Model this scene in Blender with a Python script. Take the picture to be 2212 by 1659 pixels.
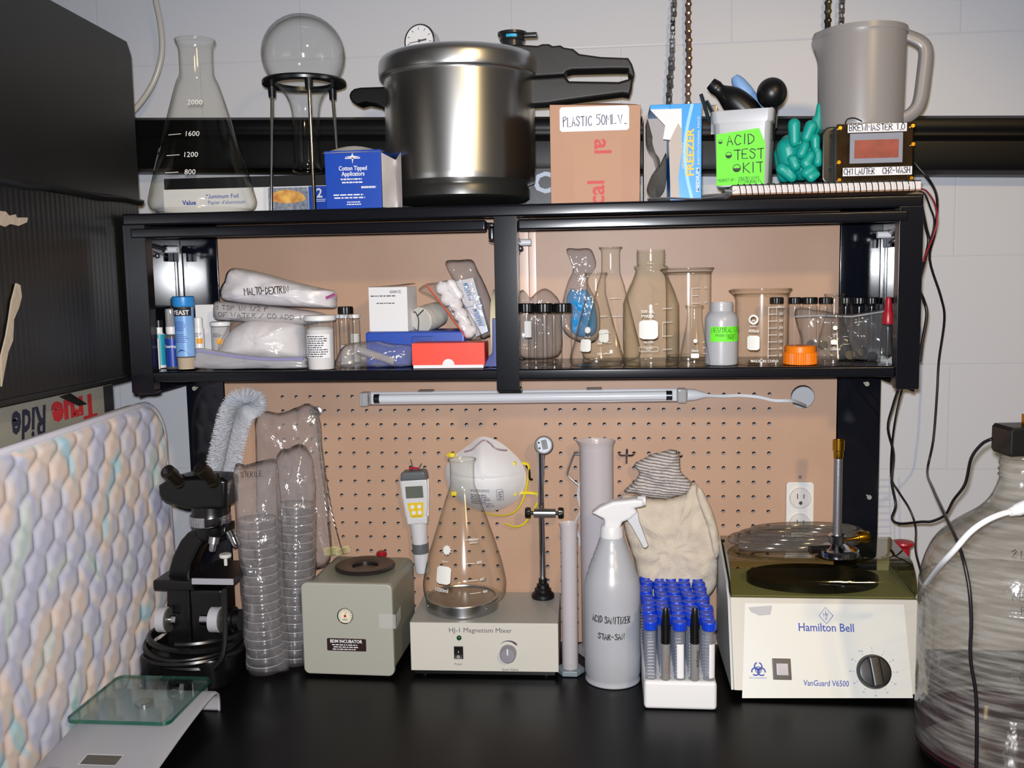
import bpy, bmesh, math, random
from mathutils import Vector, Matrix, noise
for _o in list(bpy.data.objects): bpy.data.objects.remove(_o)
SC = bpy.context.scene
COL = SC.collection
R = math.radians
PI = math.pi
# ---------------------------------------------------------------- camera
FPX = 2106.0149
YAW, PITCH, ROLL = 0.09890509, 0.10849456, -0.01768726
CAM = Vector((0.10858, -1.67669, 0.64577))
_cy, _sy, _cp, _sp = math.cos(YAW), math.sin(YAW), math.cos(PITCH), math.sin(PITCH)
CF = Vector((-_sy*_cp, _cy*_cp, -_sp))
_r0 = Vector((_cy, _sy, 0)); _u0 = _r0.cross(CF)
CR = math.cos(ROLL)*_r0 + math.sin(ROLL)*_u0
CU = -math.sin(ROLL)*_r0 + math.cos(ROLL)*_u0
_cd = bpy.data.cameras.new('camera'); _co = bpy.data.objects.new('camera', _cd); COL.objects.link(_co)
_cd.sensor_width = 36; _cd.lens = FPX/2212*36; _cd.clip_start = 0.02; _cd.clip_end = 50
_co.matrix_world = Matrix(((CR.x, CU.x, -CF.x, CAM.x), (CR.y, CU.y, -CF.y, CAM.y), (CR.z, CU.z, -CF.z, CAM.z), (0, 0, 0, 1)))
SC.camera = _co
# ---------------------------------------------------------------- light and exposure
SC.view_settings.view_transform = 'Standard'
SC.view_settings.look = 'None'
SC.view_settings.exposure = 0.0
SC.view_settings.gamma = 1.0
SC.view_settings.use_curve_mapping = False
try:
    SC.cycles.use_denoising = True
    SC.cycles.transparent_max_bounces = 40
    SC.cycles.max_bounces = 12
    SC.cycles.glossy_bounces = 6
    SC.cycles.caustics_reflective = False
    SC.cycles.caustics_refractive = False
    SC.cycles.sample_clamp_indirect = 4.0
except Exception:
    pass
_w = bpy.data.worlds.new('room_fill'); SC.world = _w; _w.use_nodes = True
_bg = _w.node_tree.nodes['Background']; _bg.inputs[0].default_value = (0.95, 0.92, 1.0, 1); _bg.inputs[1].default_value = 0.055
def add_light(name, kind, loc, energy, color, **kw):
    d = bpy.data.lights.new(name, kind); d.energy = energy; d.color = color
    for k, v in kw.items(): setattr(d, k, v)
    o = bpy.data.objects.new(name, d); COL.objects.link(o); o.location = loc
    return o
# the camera's own flash, a little above and left of the lens
FLASH = CAM + CU*0.027 - CR*0.008
_fl = add_light('camera_flash', 'SPOT', FLASH, 98.0, (0.93, 0.95, 1.0), spot_size=R(106), spot_blend=0.8, shadow_soft_size=0.012)
_fl.matrix_world = Matrix.Translation(FLASH) @ (_co.matrix_world.to_3x3() @ Matrix.Rotation(R(4), 3, 'X') @ Matrix.Rotation(R(-2.5), 3, 'Y')).to_4x4()
# the warm lamp of the room, high up behind the photographer's right shoulder
LAMP = Vector((1.25, -3.0, 1.75))
_lm = add_light('room_lamp', 'SPOT', LAMP, 112.0, (1.0, 0.71, 0.34), spot_size=R(55), spot_blend=0.3, shadow_soft_size=0.10)
_lm.rotation_euler = (Vector((0.25, -0.62, 0.0))-LAMP).to_track_quat('-Z', 'Y').to_euler()

# ---------------------------------------------------------------- helpers: pixels of the photograph to places
def pray(px, py): return CF + CR*((px-1106)/FPX) - CU*((py-829.5)/FPX)
def AY(px, py, Y):
    d = pray(px, py); return CAM + d*((Y-CAM.y)/d.y)
def AZ(px, py, Z):
    d = pray(px, py); return CAM + d*((Z-CAM.z)/d.z)
def AX(px, py, X):
    d = pray(px, py); return CAM + d*((X-CAM.x)/d.x)
def KM(P): return (Vector(P)-CAM).dot(CF)/FPX
def XAT(px, Y, z):
    v = CR - CF*((px-1106)/FPX)
    return CAM.x - ((Y-CAM.y)*v.y + (z-CAM.z)*v.z)/v.x
def ZAT(py, X, Y):
    v = CU + CF*((py-829.5)/FPX)
    return CAM.z - ((X-CAM.x)*v.x + (Y-CAM.y)*v.y)/v.z
def POS(px, Y, z): return Vector((XAT(px, Y, z), Y, z))
# ---------------------------------------------------------------- helpers: materials
def lin(c): return tuple(((v/255)/12.92 if v/255 <= .04045 else ((v/255+.055)/1.055)**2.4) for v in c)
MATS = {}
def _nt(name):
    m = bpy.data.materials.new(name); m.use_nodes = True; n = m.node_tree
    n.nodes.clear(); o = n.nodes.new('ShaderNodeOutputMaterial')
    return m, n, o
def PM(name, rgb, rough=.5, metal=0., spec=.5, bump=None, var=None, coat=0., trans=0., sss=0., aniso=0.):
    """principled material; rgb in 0-255; bump=(scale,strength,distance); var=(scale,rgb2,amount)"""
    if name in MATS: return MATS[name]
    m, n, o = _nt(name); b = n.nodes.new('ShaderNodeBsdfPrincipled'); n.links.new(b.outputs[0], o.inputs[0])
    I = b.inputs; I['Base Color'].default_value = (*lin(rgb), 1); I['Roughness'].default_value = rough; I['Metallic'].default_value = metal
    I['Specular IOR Level'].default_value = spec; I['Coat Weight'].default_value = coat; I['Transmission Weight'].default_value = trans
    if aniso: I['Anisotropic'].default_value = aniso
    if sss: I['Subsurface Weight'].default_value = sss; I['Subsurface Radius'].default_value = (.01, .01, .01)
    tc = n.nodes.new('ShaderNodeTexCoord')
    if var:
        t = n.nodes.new('ShaderNodeTexNoise'); t.inputs['Scale'].default_value = var[0]; t.inputs['Detail'].default_value = 5
        n.links.new(tc.outputs['Object'], t.inputs[0])
        r = n.nodes.new('ShaderNodeValToRGB'); r.color_ramp.elements[0].position = .5-.25/max(var[2], .01)*.5 if var[2] > 1 else .35; r.color_ramp.elements[1].position = .68
        n.links.new(t.outputs[0], r.inputs[0])
        r.color_ramp.elements[0].color = (*lin(rgb), 1); r.color_ramp.elements[1].color = (*lin(var[1]), 1)
        n.links.new(r.outputs[0], I['Base Color'])
    if bump:
        t = n.nodes.new('ShaderNodeTexNoise'); t.inputs['Scale'].default_value = bump[0]; t.inputs['Detail'].default_value = 4
        n.links.new(tc.outputs['Object'], t.inputs[0])
        q = n.nodes.new('ShaderNodeBump'); q.inputs['Strength'].default_value = bump[1]; q.inputs['Distance'].default_value = bump[2] if len(bump) > 2 else .002
        n.links.new(t.outputs[0], q.inputs['Height']); n.links.new(q.outputs[0], I['Normal'])
    MATS[name] = m; return m
def _schlick(n, gain, base=.04, normal=None):
    lw = n.nodes.new('ShaderNodeLayerWeight'); lw.inputs[0].default_value = .5
    if normal: n.links.new(normal, lw.inputs['Normal'])
    p = n.nodes.new('ShaderNodeMath'); p.operation = 'POWER'; n.links.new(lw.outputs['Facing'], p.inputs[0]); p.inputs[1].default_value = 4.0
    a = n.nodes.new('ShaderNodeMath'); a.operation = 'MULTIPLY_ADD'; n.links.new(p.outputs[0], a.inputs[0]); a.inputs[1].default_value = gain; a.inputs[2].default_value = base; a.use_clamp = True
    return lw, a
def GLASS(name, tint=(250, 250, 248), edge=(150, 160, 150), gain=.55, base=.06, rough=.02, haze=0., hazecol=(255, 255, 255), bump=None, power=4.0):
    """thin walled glass or film: see-through, tinted at grazing angles, with a Fresnel reflection; haze = share of diffuse"""
    if name in MATS: return MATS[name]
    m, n, o = _nt(name)
    nrm = None
    if bump:
        tc = n.nodes.new('ShaderNodeTexCoord'); t = n.nodes.new('ShaderNodeTexNoise'); t.inputs['Scale'].default_value = bump[0]; t.inputs['Detail'].default_value = 3
        n.links.new(tc.outputs['Object'], t.inputs[0]); q = n.nodes.new('ShaderNodeBump'); q.inputs['Strength'].default_value = bump[1]; q.inputs['Distance'].default_value = bump[2]
        n.links.new(t.outputs[0], q.inputs['Height']); nrm = q.outputs[0]
    lw, fac = _schlick(n, gain, base, nrm)
    p = n.nodes.new('ShaderNodeMath'); p.operation = 'POWER'; n.links.new(lw.outputs['Facing'], p.inputs[0]); p.inputs[1].default_value = power
    mx = n.nodes.new('ShaderNodeMix'); mx.data_type = 'RGBA'; n.links.new(p.outputs[0], mx.inputs[0])
    mx.inputs[6].default_value = (*lin(tint), 1); mx.inputs[7].default_value = (*lin(edge), 1)
    tr = n.nodes.new('ShaderNodeBsdfTransparent'); n.links.new(mx.outputs[2], tr.inputs[0])
    body = tr.outputs[0]
    if haze > 0:
        d = n.nodes.new('ShaderNodeBsdfDiffuse'); d.inputs[0].default_value = (*lin(hazecol), 1)
        if nrm: n.links.new(nrm, d.inputs['Normal'])
        tl = n.nodes.new('ShaderNodeBsdfTranslucent'); tl.inputs[0].default_value = (*lin(hazecol), 1)
        ms0 = n.nodes.new('ShaderNodeMixShader'); ms0.inputs[0].default_value = .15; n.links.new(d.outputs[0], ms0.inputs[1]); n.links.new(tl.outputs[0], ms0.inputs[2])
        ms = n.nodes.new('ShaderNodeMixShader'); ms.inputs[0].default_value = haze; n.links.new(body, ms.inputs[1]); n.links.new(ms0.outputs[0], ms.inputs[2]); body = ms.outputs[0]
    g = n.nodes.new('ShaderNodeBsdfGlossy'); g.inputs['Roughness'].default_value = rough
    if nrm: n.links.new(nrm, g.inputs['Normal'])
    ms = n.nodes.new('ShaderNodeMixShader'); n.links.new(fac.outputs[0], ms.inputs[0]); n.links.new(body, ms.inputs[1]); n.links.new(g.outputs[0], ms.inputs[2])
    n.links.new(ms.outputs[0], o.inputs[0]); MATS[name] = m; return m
# ---------------------------------------------------------------- helpers: meshes
def smooth_pts(pts, n=6, closed=False):
    """Catmull-Rom through points (tuples of any length)"""
    P = [Vector(p) for p in pts]; out = []; L = len(P)
    for i in range(L if closed else L-1):
        p0 = P[(i-1) % L] if (closed or i > 0) else P[0]*2-P[1]
        p1 = P[i]; p2 = P[(i+1) % L]
        p3 = P[(i+2) % L] if (closed or i+2 < L) else P[-1]*2-P[-2]
        for k in range(n):
            t = k/n; out.append(.5*((2*p1)+(p2-p0)*t+(2*p0-5*p1+4*p2-p3)*t*t+(3*p1-p0-3*p2+p3)*t**3))
    if not closed: out.append(P[-1].copy())
    return out
class MB:
    def __init__(s): s.bm = bmesh.new(); s.mi = 0
    def _f(s, vs):
        try:
            f = s.bm.faces.new(vs); f.material_index = s.mi; f.smooth = True; return f
        except ValueError: return None
    def box(s, x0, x1, y0, y1, z0, z1, bev=0., M=None, seg=2):
        b = s.bm; v = [b.verts.new((x, y, z)) for z in (z0, z1) for y in (y0, y1) for x in (x0, x1)]
        fs = [s._f([v[i] for i in q]) for q in ((0, 2, 3, 1), (4, 5, 7, 6), (0, 1, 5, 4), (2, 6, 7, 3), (0, 4, 6, 2), (1, 3, 7, 5))]
        es = list({e for f in fs for e in f.edges}); allv = v
        if bev > 0:
            r = bmesh.ops.bevel(b, geom=es, offset=bev, segments=seg, profile=.5, affect='EDGES')
            allv = list({x for f in r['faces'] for x in f.verts} | {x for x in v if x.is_valid})
            for f in r['faces']: f.material_index = s.mi; f.smooth = True
        if M is not None:
            for x in allv: x.co = M @ x.co
        return allv
    def prism(s, poly, t0, t1, plane='xz', bev=0., M=None, seg=2):
        """extrude a 2D polygon: plane 'xz' along y, 'yz' along x, 'xy' along z"""
        def mk(p, t):
            return {'xz': (p[0], t, p[1]), 'yz': (t, p[0], p[1]), 'xy': (p[0], p[1], t)}[plane]
        b = s.bm; A = [b.verts.new(mk(p, t0)) for p in poly]; B = [b.verts.new(mk(p, t1)) for p in poly]; L = len(poly)
        fs = [s._f(A), s._f(B[::-1])]+[s._f([A[i], B[i], B[(i+1) % L], A[(i+1) % L]]) for i in range(L)]
        fs = [f for f in fs if f]; bmesh.ops.recalc_face_normals(b, faces=fs); allv = A+B
        if bev > 0:
            es = list({e for f in fs[:2] for e in f.edges})
            r = bmesh.ops.bevel(b, geom=es, offset=bev, segments=seg, profile=.5, affect='EDGES')
            allv = list({x for f in r['faces'] for x in f.verts} | {x for x in allv if x.is_valid})
            for f in r['faces']: f.material_index = s.mi; f.smooth = True
        if M is not None:
            for x in allv: x.co = M @ x.co
        return allv
    def lathe(s, prof, seg=40, M=None, a0=0., a1=2*PI, sx=1., sy=1.):
        b = s.bm; full = abs(a1-a0-2*PI) < 1e-6; N = seg if full else seg+1; rings = []; vs = []
        for p in prof:
            r, z = p[0], p[1]
            if r < 1e-6: q = b.verts.new((0, 0, z)); rings.append([q]*N); vs.append(q); continue
            ring = [b.verts.new((r*math.sin(a0+(a1-a0)*i/seg)*sx, -r*math.cos(a0+(a1-a0)*i/seg)*sy, z)) for i in range(N)]
            rings.append(ring); vs += ring
        for A, B in zip(rings, rings[1:]):
            for i in range(seg):
                j = (i+1) % N
                q = [A[i], A[j], B[j], B[i]]; u = []
                for x in q:
                    if x not in u: u.append(x)
                if len(u) > 2: s._f(u)
        if M is not None:
            for x in vs: x.co = M @ x.co
        return vs
    def tube(s, pts, r, seg=8, closed=False, caps=True, M=None, flat=1.):
        P = [Vector(p) for p in pts]; L = len(P); b = s.bm; rings = []; N = None; vs = []
        for i, p in enumerate(P):
            a = P[(i+1) % L] if (closed or i+1 < L) else P[i]; c = P[i-1] if (closed or i > 0) else P[i]
            t = (a-c)
            if t.length < 1e-9: t = Vector((0, 0, 1))
            t.normalize()
            if N is None: N = t.orthogonal().normalized()
            else:
                N = N-t*N.dot(t)
                if N.length < 1e-6: N = t.orthogonal()
                N.normalize()
            B = t.cross(N); rr = r[i] if isinstance(r, (list, tuple)) else r
            ring = [b.verts.new(p+N*(rr*math.cos(2*PI*k/seg))+B*(rr*flat*math.sin(2*PI*k/seg))) for k in range(seg)]
            rings.append(ring); vs += ring
        for i in range(L if closed else L-1):
            A, B2 = rings[i], rings[(i+1) % L]
            for k in range(seg): s._f([A[k], A[(k+1) % seg], B2[(k+1) % seg], B2[k]])
        if caps and not closed: s._f(rings[0][::-1]); s._f(rings[-1])
        if M is not None:
            for x in vs: x.co = M @ x.co
        return vs
    def cyl(s, p0, p1, r0, r1=None, seg=24, caps=True):
        return s.tube([p0, p1], [r0, r0 if r1 is None else r1], seg, caps=caps)
    def ball(s, c, r, sx=1, sy=1, sz=1, seg=24, rings=14, M=None):
        T = Matrix.Translation(c) @ Matrix.Diagonal((sx, sy, sz, 1)).to_4x4()
        if M is not None: T = M @ T
        return s.lathe([(r*math.sin(PI*i/rings), -r*math.cos(PI*i/rings)) for i in range(rings+1)], seg, T)
    def grid(s, fn, nu, nv, wrapu=False):
        b = s.bm; V = [[b.verts.new(fn(i/nu, j/nv)) for j in range(nv+1)] for i in range(nu if wrapu else nu+1)]
        for i in range(nu):
            for j in range(nv):
                i2 = (i+1) % len(V); s._f([V[i][j], V[i2][j], V[i2][j+1], V[i][j+1]])
        return [x for r_ in V for x in r_]
    def poly(s, pts): return s._f([s.bm.verts.new(p) for p in pts])
    def build(s, name, mats, parent=None, loc=None, sharp=35, recalc=False, solid=0., sub=0):
        if recalc: bmesh.ops.recalc_face_normals(s.bm, faces=s.bm.faces[:])
        me = bpy.data.meshes.new(name); s.bm.to_mesh(me); s.bm.free()
        if not isinstance(mats, (list, tuple)): mats = [mats]
        for m in mats: me.materials.append(m)
        if sharp: me.set_sharp_from_angle(angle=R(sharp))
        o = bpy.data.objects.new(name, me); COL.objects.link(o)
        if parent: o.parent = parent
        if loc is not None: o.location = loc
        if solid:
            q = o.modifiers.new('thickness', 'SOLIDIFY'); q.thickness = solid; q.offset = 0
        if sharp and len(me.polygons) < 4000:
            q = o.modifiers.new('face_normals', 'WEIGHTED_NORMAL'); q.keep_sharp = True
        if sub:
            q = o.modifiers.new('smooth', 'SUBSURF'); q.levels = q.render_levels = sub
        return o
def tag(o, label=None, cat=None, group=None, kind=None):
    if label: o['label'] = label
    if cat: o['category'] = cat
    if group: o['group'] = group
    if kind: o['kind'] = kind
    return o
def thing(name, label, cat, loc=(0, 0, 0), rz=0., group=None, rot=None):
    o = bpy.data.objects.new(name, None); COL.objects.link(o); o.location = loc; o.rotation_euler = rot if rot else (0, 0, rz); o.empty_display_size = .02
    return tag(o, label, cat, group)
def copy_tree(o, parent=None):
    c = o.copy(); COL.objects.link(c); c.parent = parent
    for ch in list(o.children): copy_tree(ch, c)
    return c
def rrect(w, h, r, n=5, cx=0., cy=0.):
    out = []
    for qx, qy, a in ((1, 1, 0), (-1, 1, 90), (-1, -1, 180), (1, -1, 270)):
        for i in range(n+1):
            t = R(a+90*i/n); out.append((cx+qx*(w/2-r)+r*math.cos(t), cy+qy*(h/2-r)+r*math.sin(t)))
    return out
# flat and wrapped surfaces: a map takes (x, y, lift) to a local point
def flat_map(origin, right=(1, 0, 0), up=(0, 0, 1)):
    O = Vector(origin); r = Vector(right).normalized(); u = Vector(up).normalized(); nn = r.cross(u)
    return lambda x, y, h=0.: O + r*x + u*y + nn*h
def wrap_map(prof, a0=0., c=(0, 0)):
    """around a lathe whose profile is a list of (r,z); y is height, x is arc length from the front"""
    pr = sorted(prof, key=lambda p: p[1])
    def rad(z):
        if z <= pr[0][1]: return pr[0][0]
        for p, q in zip(pr, pr[1:]):
            if p[1] <= z <= q[1] and q[1] > p[1]:
                t = (z-p[1])/(q[1]-p[1]); return p[0]+(q[0]-p[0])*t
        return pr[-1][0]
    def f(x, y, h=0.):
        r = max(rad(y), 1e-4); a = a0+x/r
        return Vector((c[0]+(r+h)*math.sin(a), c[1]-(r+h)*math.cos(a), y))
    return f
LIFT = .0004
def patch(mb, mp, x0, x1, y0, y1, rad=0., lift=LIFT, n=8):
    """a printed patch with rounded corners following a map"""
    if rad <= 0:
        mb.grid(lambda u, v: mp(x0+(x1-x0)*u, y0+(y1-y0)*v, lift), n, max(2, n//2)); return
    w, h = x1-x0, y1-y0; cx, cy = (x0+x1)/2, (y0+y1)/2
    def f(u, v):
        y = -h/2+h*v; e = max(0, abs(y)-(h/2-rad)); hw = w/2-rad+math.sqrt(max(0, rad*rad-e*e))
        return mp(cx-hw+2*hw*u, cy+y, lift)
    mb.grid(f, n, 12)
def ribbon(mb, mp, pts, w, lift=LIFT):
    """a pen stroke through 2D points on a map"""
    P = [Vector((p[0], p[1])) for p in pts]
    Ls, Rs = [], []
    for i, p in enumerate(P):
        t = P[min(i+1, len(P)-1)]-P[max(i-1, 0)]
        if t.length < 1e-9: t = Vector((1, 0))
        t.normalize(); n_ = Vector((-t.y, t.x))*(w/2)
        e = t*(w/2)*(-1 if i == 0 else (1 if i == len(P)-1 else 0))
        a = p+n_+e; b = p-n_+e
        Ls.append(mb.bm.verts.new(mp(a.x, a.y, lift))); Rs.append(mb.bm.verts.new(mp(b.x, b.y, lift)))
    for i in range(len(P)-1): mb._f([Rs[i], Rs[i+1], Ls[i+1], Ls[i]])
def disc(mb, mp, cx, cy, r, lift=LIFT, r0=0., a0=0., a1=360., n=20):
    if r0 > 0:
        ribbon(mb, mp, [(cx+(r+r0)/2*math.cos(R(a0+(a1-a0)*i/n)), cy+(r+r0)/2*math.sin(R(a0+(a1-a0)*i/n))) for i in range(n+1)], r-r0, lift); return
    mb._f([mb.bm.verts.new(mp(cx+r*math.cos(R(a0+(a1-a0)*i/n)), cy+r*math.sin(R(a0+(a1-a0)*i/n)), lift)) for i in range(n if a1-a0 >= 360 else n+1)])
# lettering: printed (the built-in typeface) and written by hand (pen strokes)
_TXT = {}
def text(mb, mp, s, h, x=0., y=0., width=None, align='C', bold=0., lift=LIFT*1.5, shear=0., rot=0.):
    """printed words; h = cap height; (x,y) = middle/left of the base line"""
    key = (s, bold, shear)
    if key not in _TXT:
        cu = bpy.data.curves.new('t', 'FONT'); cu.body = s; cu.size = 1; cu.offset = bold; cu.shear = shear; cu.resolution_u = 2
        o = bpy.data.objects.new('t', cu); COL.objects.link(o)
        me = bpy.data.meshes.new_from_object(o)
        vs = [(v.co.x, v.co.y) for v in me.vertices]; fs = [tuple(p.vertices) for p in me.polygons]
        bpy.data.objects.remove(o); bpy.data.curves.remove(cu); bpy.data.meshes.remove(me); _TXT[key] = (vs, fs)
    vs, fs = _TXT[key]
    if not vs: return
    x0 = min(v[0] for v in vs); x1 = max(v[0] for v in vs); k = h/.73; kx = k if width is None else width/max(1e-6, x1-x0)
    off = {'C': (x0+x1)/2, 'L': x0, 'R': x1}[align]; c, sn = math.cos(rot), math.sin(rot)
    bv = []
    for v in vs:
        a, b = (v[0]-off)*kx, v[1]*k
        bv.append(mb.bm.verts.new(mp(x+a*c-b*sn, y+a*sn+b*c, lift)))
    for f in fs: mb._f([bv[i] for i in f])
HAND = {'A': '00 16 30|12 22', 'B': '00 06 26 35 23 03|23 31 20 00', 'C': '35 26 16 04 02 10 20 31', 'D': '00 06 16 34 32 10 00', 'E': '36 06 00 30|03 23', 'F': '36 06 00|03 23',
        'G': '35 26 16 04 02 10 20 31 33 23', 'H': '06 00|36 30|03 33', 'I': '16 10', 'J': '26 21 10 01', 'K': '06 00|36 03 30', 'L': '06 00 30', 'M': '00 06 23 46 40', 'N': '00 06 30 36',
        'O': '16 04 02 10 20 32 34 26 16', 'P': '00 06 26 35 24 03', 'Q': '16 04 02 10 20 32 34 26 16|22 30', 'R': '00 06 26 35 24 03|13 30', 'S': '35 26 16 05 14 23 32 20 10 01', 'T': '06 36|26 20',
        'U': '06 02 10 20 32 36', 'V': '06 20 36', 'W': '06 10 24 30 46', 'X': '06 30|36 00', 'Y': '06 23 36|23 20', 'Z': '06 36 00 30', '0': '16 04 02 10 20 32 34 26 16', '1': '15 26 20', '2': '05 16 26 35 00 30',
        '5': '36 06 04 24 32 20 00', '.': '10 20', ',': '11 00', '-': '03 23', ':': '11 12|14 15', ' ': '', '/': '00 36'}
def hand(mb, mp, s, h, x=0., y=0., w=None, pen=None, width=None, align='L', rnd=None, lift=LIFT*1.5, rot=0.):
    """capitals written with a marker"""
    rnd = rnd or random.Random(sum(ord(c)*(i+1) for i, c in enumerate(s))); adv = {'M': 5.2, 'W': 5.2, ' ': 2.4, 'I': 3.0, '.': 2.4, ',': 2, '1': 3.2, ':': 2.4}
    tot = sum(adv.get(c, 4.1) for c in s.upper()); kx = (width/tot) if width else h/6*.95; ky = h/6; pen = pen or h*.13
    cx = {'L': 0, 'C': -tot*kx/2, 'R': -tot*kx}[align]; cr, sr = math.cos(rot), math.sin(rot)
    for ch in s.upper():
        dy = rnd.uniform(-.35, .35)
        for st in HAND.get(ch, '').split('|'):
            pts = []
            for q in st.split():
                a = cx+(int(q[0])+rnd.uniform(-.18, .18))*kx; b = (int(q[1])+dy+rnd.uniform(-.25, .25))*ky
                pts.append((x+a*cr-b*sr, y+a*sr+b*cr))
            if len(pts) > 1: ribbon(mb, mp, pts, pen, lift)
        cx += adv.get(ch, 4.1)*kx
def lines_of_print(mb, mp, x0, x1, y0, y1, n, fill=.8, seed=1, lift=LIFT*1.5):
    """print too small to read: rows of short dashes"""
    rnd = random.Random(seed); dy = (y1-y0)/n
    for i in range(n):
        x = x0+(x1-x0)*rnd.uniform(0, .06); y = y1-dy*(i+.5); end = x1-(x1-x0)*rnd.uniform(0, .3)
        while x < end:
            L = min((x1-x0)*rnd.uniform(.04, .16), end-x)
            mb._f([mb.bm.verts.new(mp(*q, lift)) for q in ((x, y-dy*.22), (x+L, y-dy*.22), (x+L, y+dy*.22), (x, y+dy*.22))])
            x += L+(x1-x0)*.025
# a thing turned on a lathe, measured on the photograph: profile of (half width in px, row in px)
def pxprof(prof, px, Y, z0):
    P = POS(px, Y, z0+.05); k = KM(P); X = P.x
    return Vector((X, Y, z0)), [(hw*k, ZAT(py, X, Y)-z0) for hw, py in prof], k
# ================================================================ materials
BLACK = PM('black_enamel', (18, 19, 25), .19, spec=.32, bump=(420, .03, .0003))
BLACKG = PM('black_gloss_sheet', (14, 16, 24), .11, spec=.6, bump=(700, .05, .0002))
BENCH = PM('black_bench_laminate', (5, 5, 6), .36, spec=.2, bump=(900, .08, .0004), var=(6, (9, 9, 10), 1))
HARDB = PM('brown_hardboard', (180, 146, 123), .42, spec=.3, bump=(700, .05, .0004), var=(9, (187, 153, 130), 1))
BPLAS = PM('black_plastic', (13, 13, 14), .32, bump=(300, .05, .0005))
BRUB = PM('black_rubber', (11, 11, 12), .38)
BMATT = PM('matt_black_plastic', (24, 23, 24), .5, bump=(800, .12, .0005))
CHROME = PM('chrome', (200, 200, 205), .12, 1.)
STEEL = PM('polished_steel', (232, 230, 226), .25, 1.)
BRUSH = PM('brushed_steel', (178, 178, 180), .32, 1.)
ALU = PM('dull_aluminium', (170, 170, 170), .38, 1.)
BRASS = PM('brass', (200, 150, 45), .25, 1.)
WHITE = PM('white_plastic', (226, 226, 228), .35)
WHITEM = PM('white_card', (226, 226, 228), .6)
OFFW = PM('off_white_enamel', (196, 192, 182), .4, bump=(900, .05, .0003))
CREAM = PM('cream_enamel', (204, 200, 190), .35)
GREY = PM('grey_plastic', (150, 150, 152), .4)
DGREY = PM('dark_grey_plastic', (86, 88, 90), .45)
INK = PM('black_ink', (22, 22, 26), .6)
INKG = PM('grey_ink', (88, 82, 92), .6)
BLUEINK = PM('blue_ink', (62, 80, 168), .6)
ETCH = PM('white_enamel_print', (232, 232, 228), .6)
PAPER = PM('white_paper', (232, 231, 234), .7, bump=(40, .05, .001))
CARD = PM('brown_corrugated_card', (178, 137, 112), .7, var=(5, (188, 147, 122), 1), bump=(60, .08, .001))
REDINK = PM('red_ink', (196, 70, 72), .6)
CLEAR = GLASS('clear_glass', (254, 254, 252), (120, 120, 104), base=.03, rough=.13, power=5)
CLEARB = GLASS('clear_bluish_glass', (253, 254, 254), (140, 146, 148), gain=.6, base=.045, rough=.1, power=5)
CLEARP = GLASS('clear_plastic', (246, 246, 246), (170, 172, 176), gain=.4, base=.05, rough=.08, haze=.06)
FILM = GLASS('clear_film', (248, 246, 245), (215, 213, 213), gain=.6, base=.07, rough=.12, haze=.13, hazecol=(240, 238, 242), bump=(34, .8, .005))
FILMT = GLASS('thin_clear_film', (251, 250, 249), (225, 222, 222), gain=.4, base=.045, rough=.12, haze=.07, hazecol=(225, 222, 224), bump=(34, .6, .004))
FILMW = GLASS('cloudy_film', (225, 224, 226), (190, 190, 195), gain=.4, base=.05, rough=.18, haze=.45, hazecol=(226, 225, 230), bump=(30, .6, .004))
FROST = GLASS('frosted_polythene', (240, 240, 242), (200, 200, 204), gain=.3, base=.05, rough=.3, haze=.72, hazecol=(212, 214, 220), power=1.5)
FROSTC = GLASS('milky_polypropylene', (248, 246, 247), (225, 222, 226), gain=.3, base=.04, rough=.25, haze=.33, hazecol=(250, 247, 252), power=1.5)
GREENP = PM('neon_green_paper', (112, 240, 48), .6)
BLUE = PM('royal_blue_card', (18, 68, 172), .35)
# ================================================================ the room
def wall_material():
    m, n, o = _nt('painted_block_wall'); b = n.nodes.new('ShaderNodeBsdfPrincipled'); n.links.new(b.outputs[0], o.inputs[0])
    b.inputs['Roughness'].default_value = .38; b.inputs['Specular IOR Level'].default_value = .35
    tc = n.nodes.new('ShaderNodeTexCoord'); mp = n.nodes.new('ShaderNodeMapping'); n.links.new(tc.outputs['Object'], mp.inputs[0])
    mp.inputs['Rotation'].default_value = (R(-90), 0, 0)
    br = n.nodes.new('ShaderNodeTexBrick'); n.links.new(mp.outputs[0], br.inputs[0])
    br.inputs['Scale'].default_value = 1; br.inputs['Brick Width'].default_value = .405; br.inputs['Row Height'].default_value = .199
    br.inputs['Mortar Size'].default_value = .0028; br.inputs['Mortar Smooth'].default_value = 1.; br.offset = .5
    br.inputs['Color1'].default_value = br.inputs['Color2'].default_value = (*lin((203, 204, 210)), 1); br.inputs['Mortar'].default_value = (*lin((196, 197, 204)), 1)
    n.links.new(br.outputs[0], b.inputs['Base Color'])
    t = n.nodes.new('ShaderNodeTexNoise'); t.inputs['Scale'].default_value = 260; t.inputs['Detail'].default_value = 3; n.links.new(tc.outputs['Object'], t.inputs[0])
    q = n.nodes.new('ShaderNodeBump'); q.inputs['Strength'].default_value = .12; q.inputs['Distance'].default_value = .001; n.links.new(t.outputs[0], q.inputs['Height'])
    q2 = n.nodes.new('ShaderNodeBump'); q2.inputs['Strength'].default_value = .3; q2.inputs['Distance'].default_value = .0012; q2.invert = True
    n.links.new(br.outputs['Fac'], q2.inputs['Height']); n.links.new(q.outputs[0], q2.inputs['Normal']); n.links.new(q2.outputs[0], b.inputs['Normal'])
    return m
WALLY = .20
mb = MB(); mb.box(-2.4, 2.4, 0, .12, -.95-.0735, 1.9-.0735)
tag(mb.build('wall_back', wall_material(), loc=(.135-.2025, WALLY, .0735)), kind='structure')
mb = MB(); mb.box(-2.4, 2.4, -3.6, WALLY+.12, -1.0, -.95)
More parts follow.
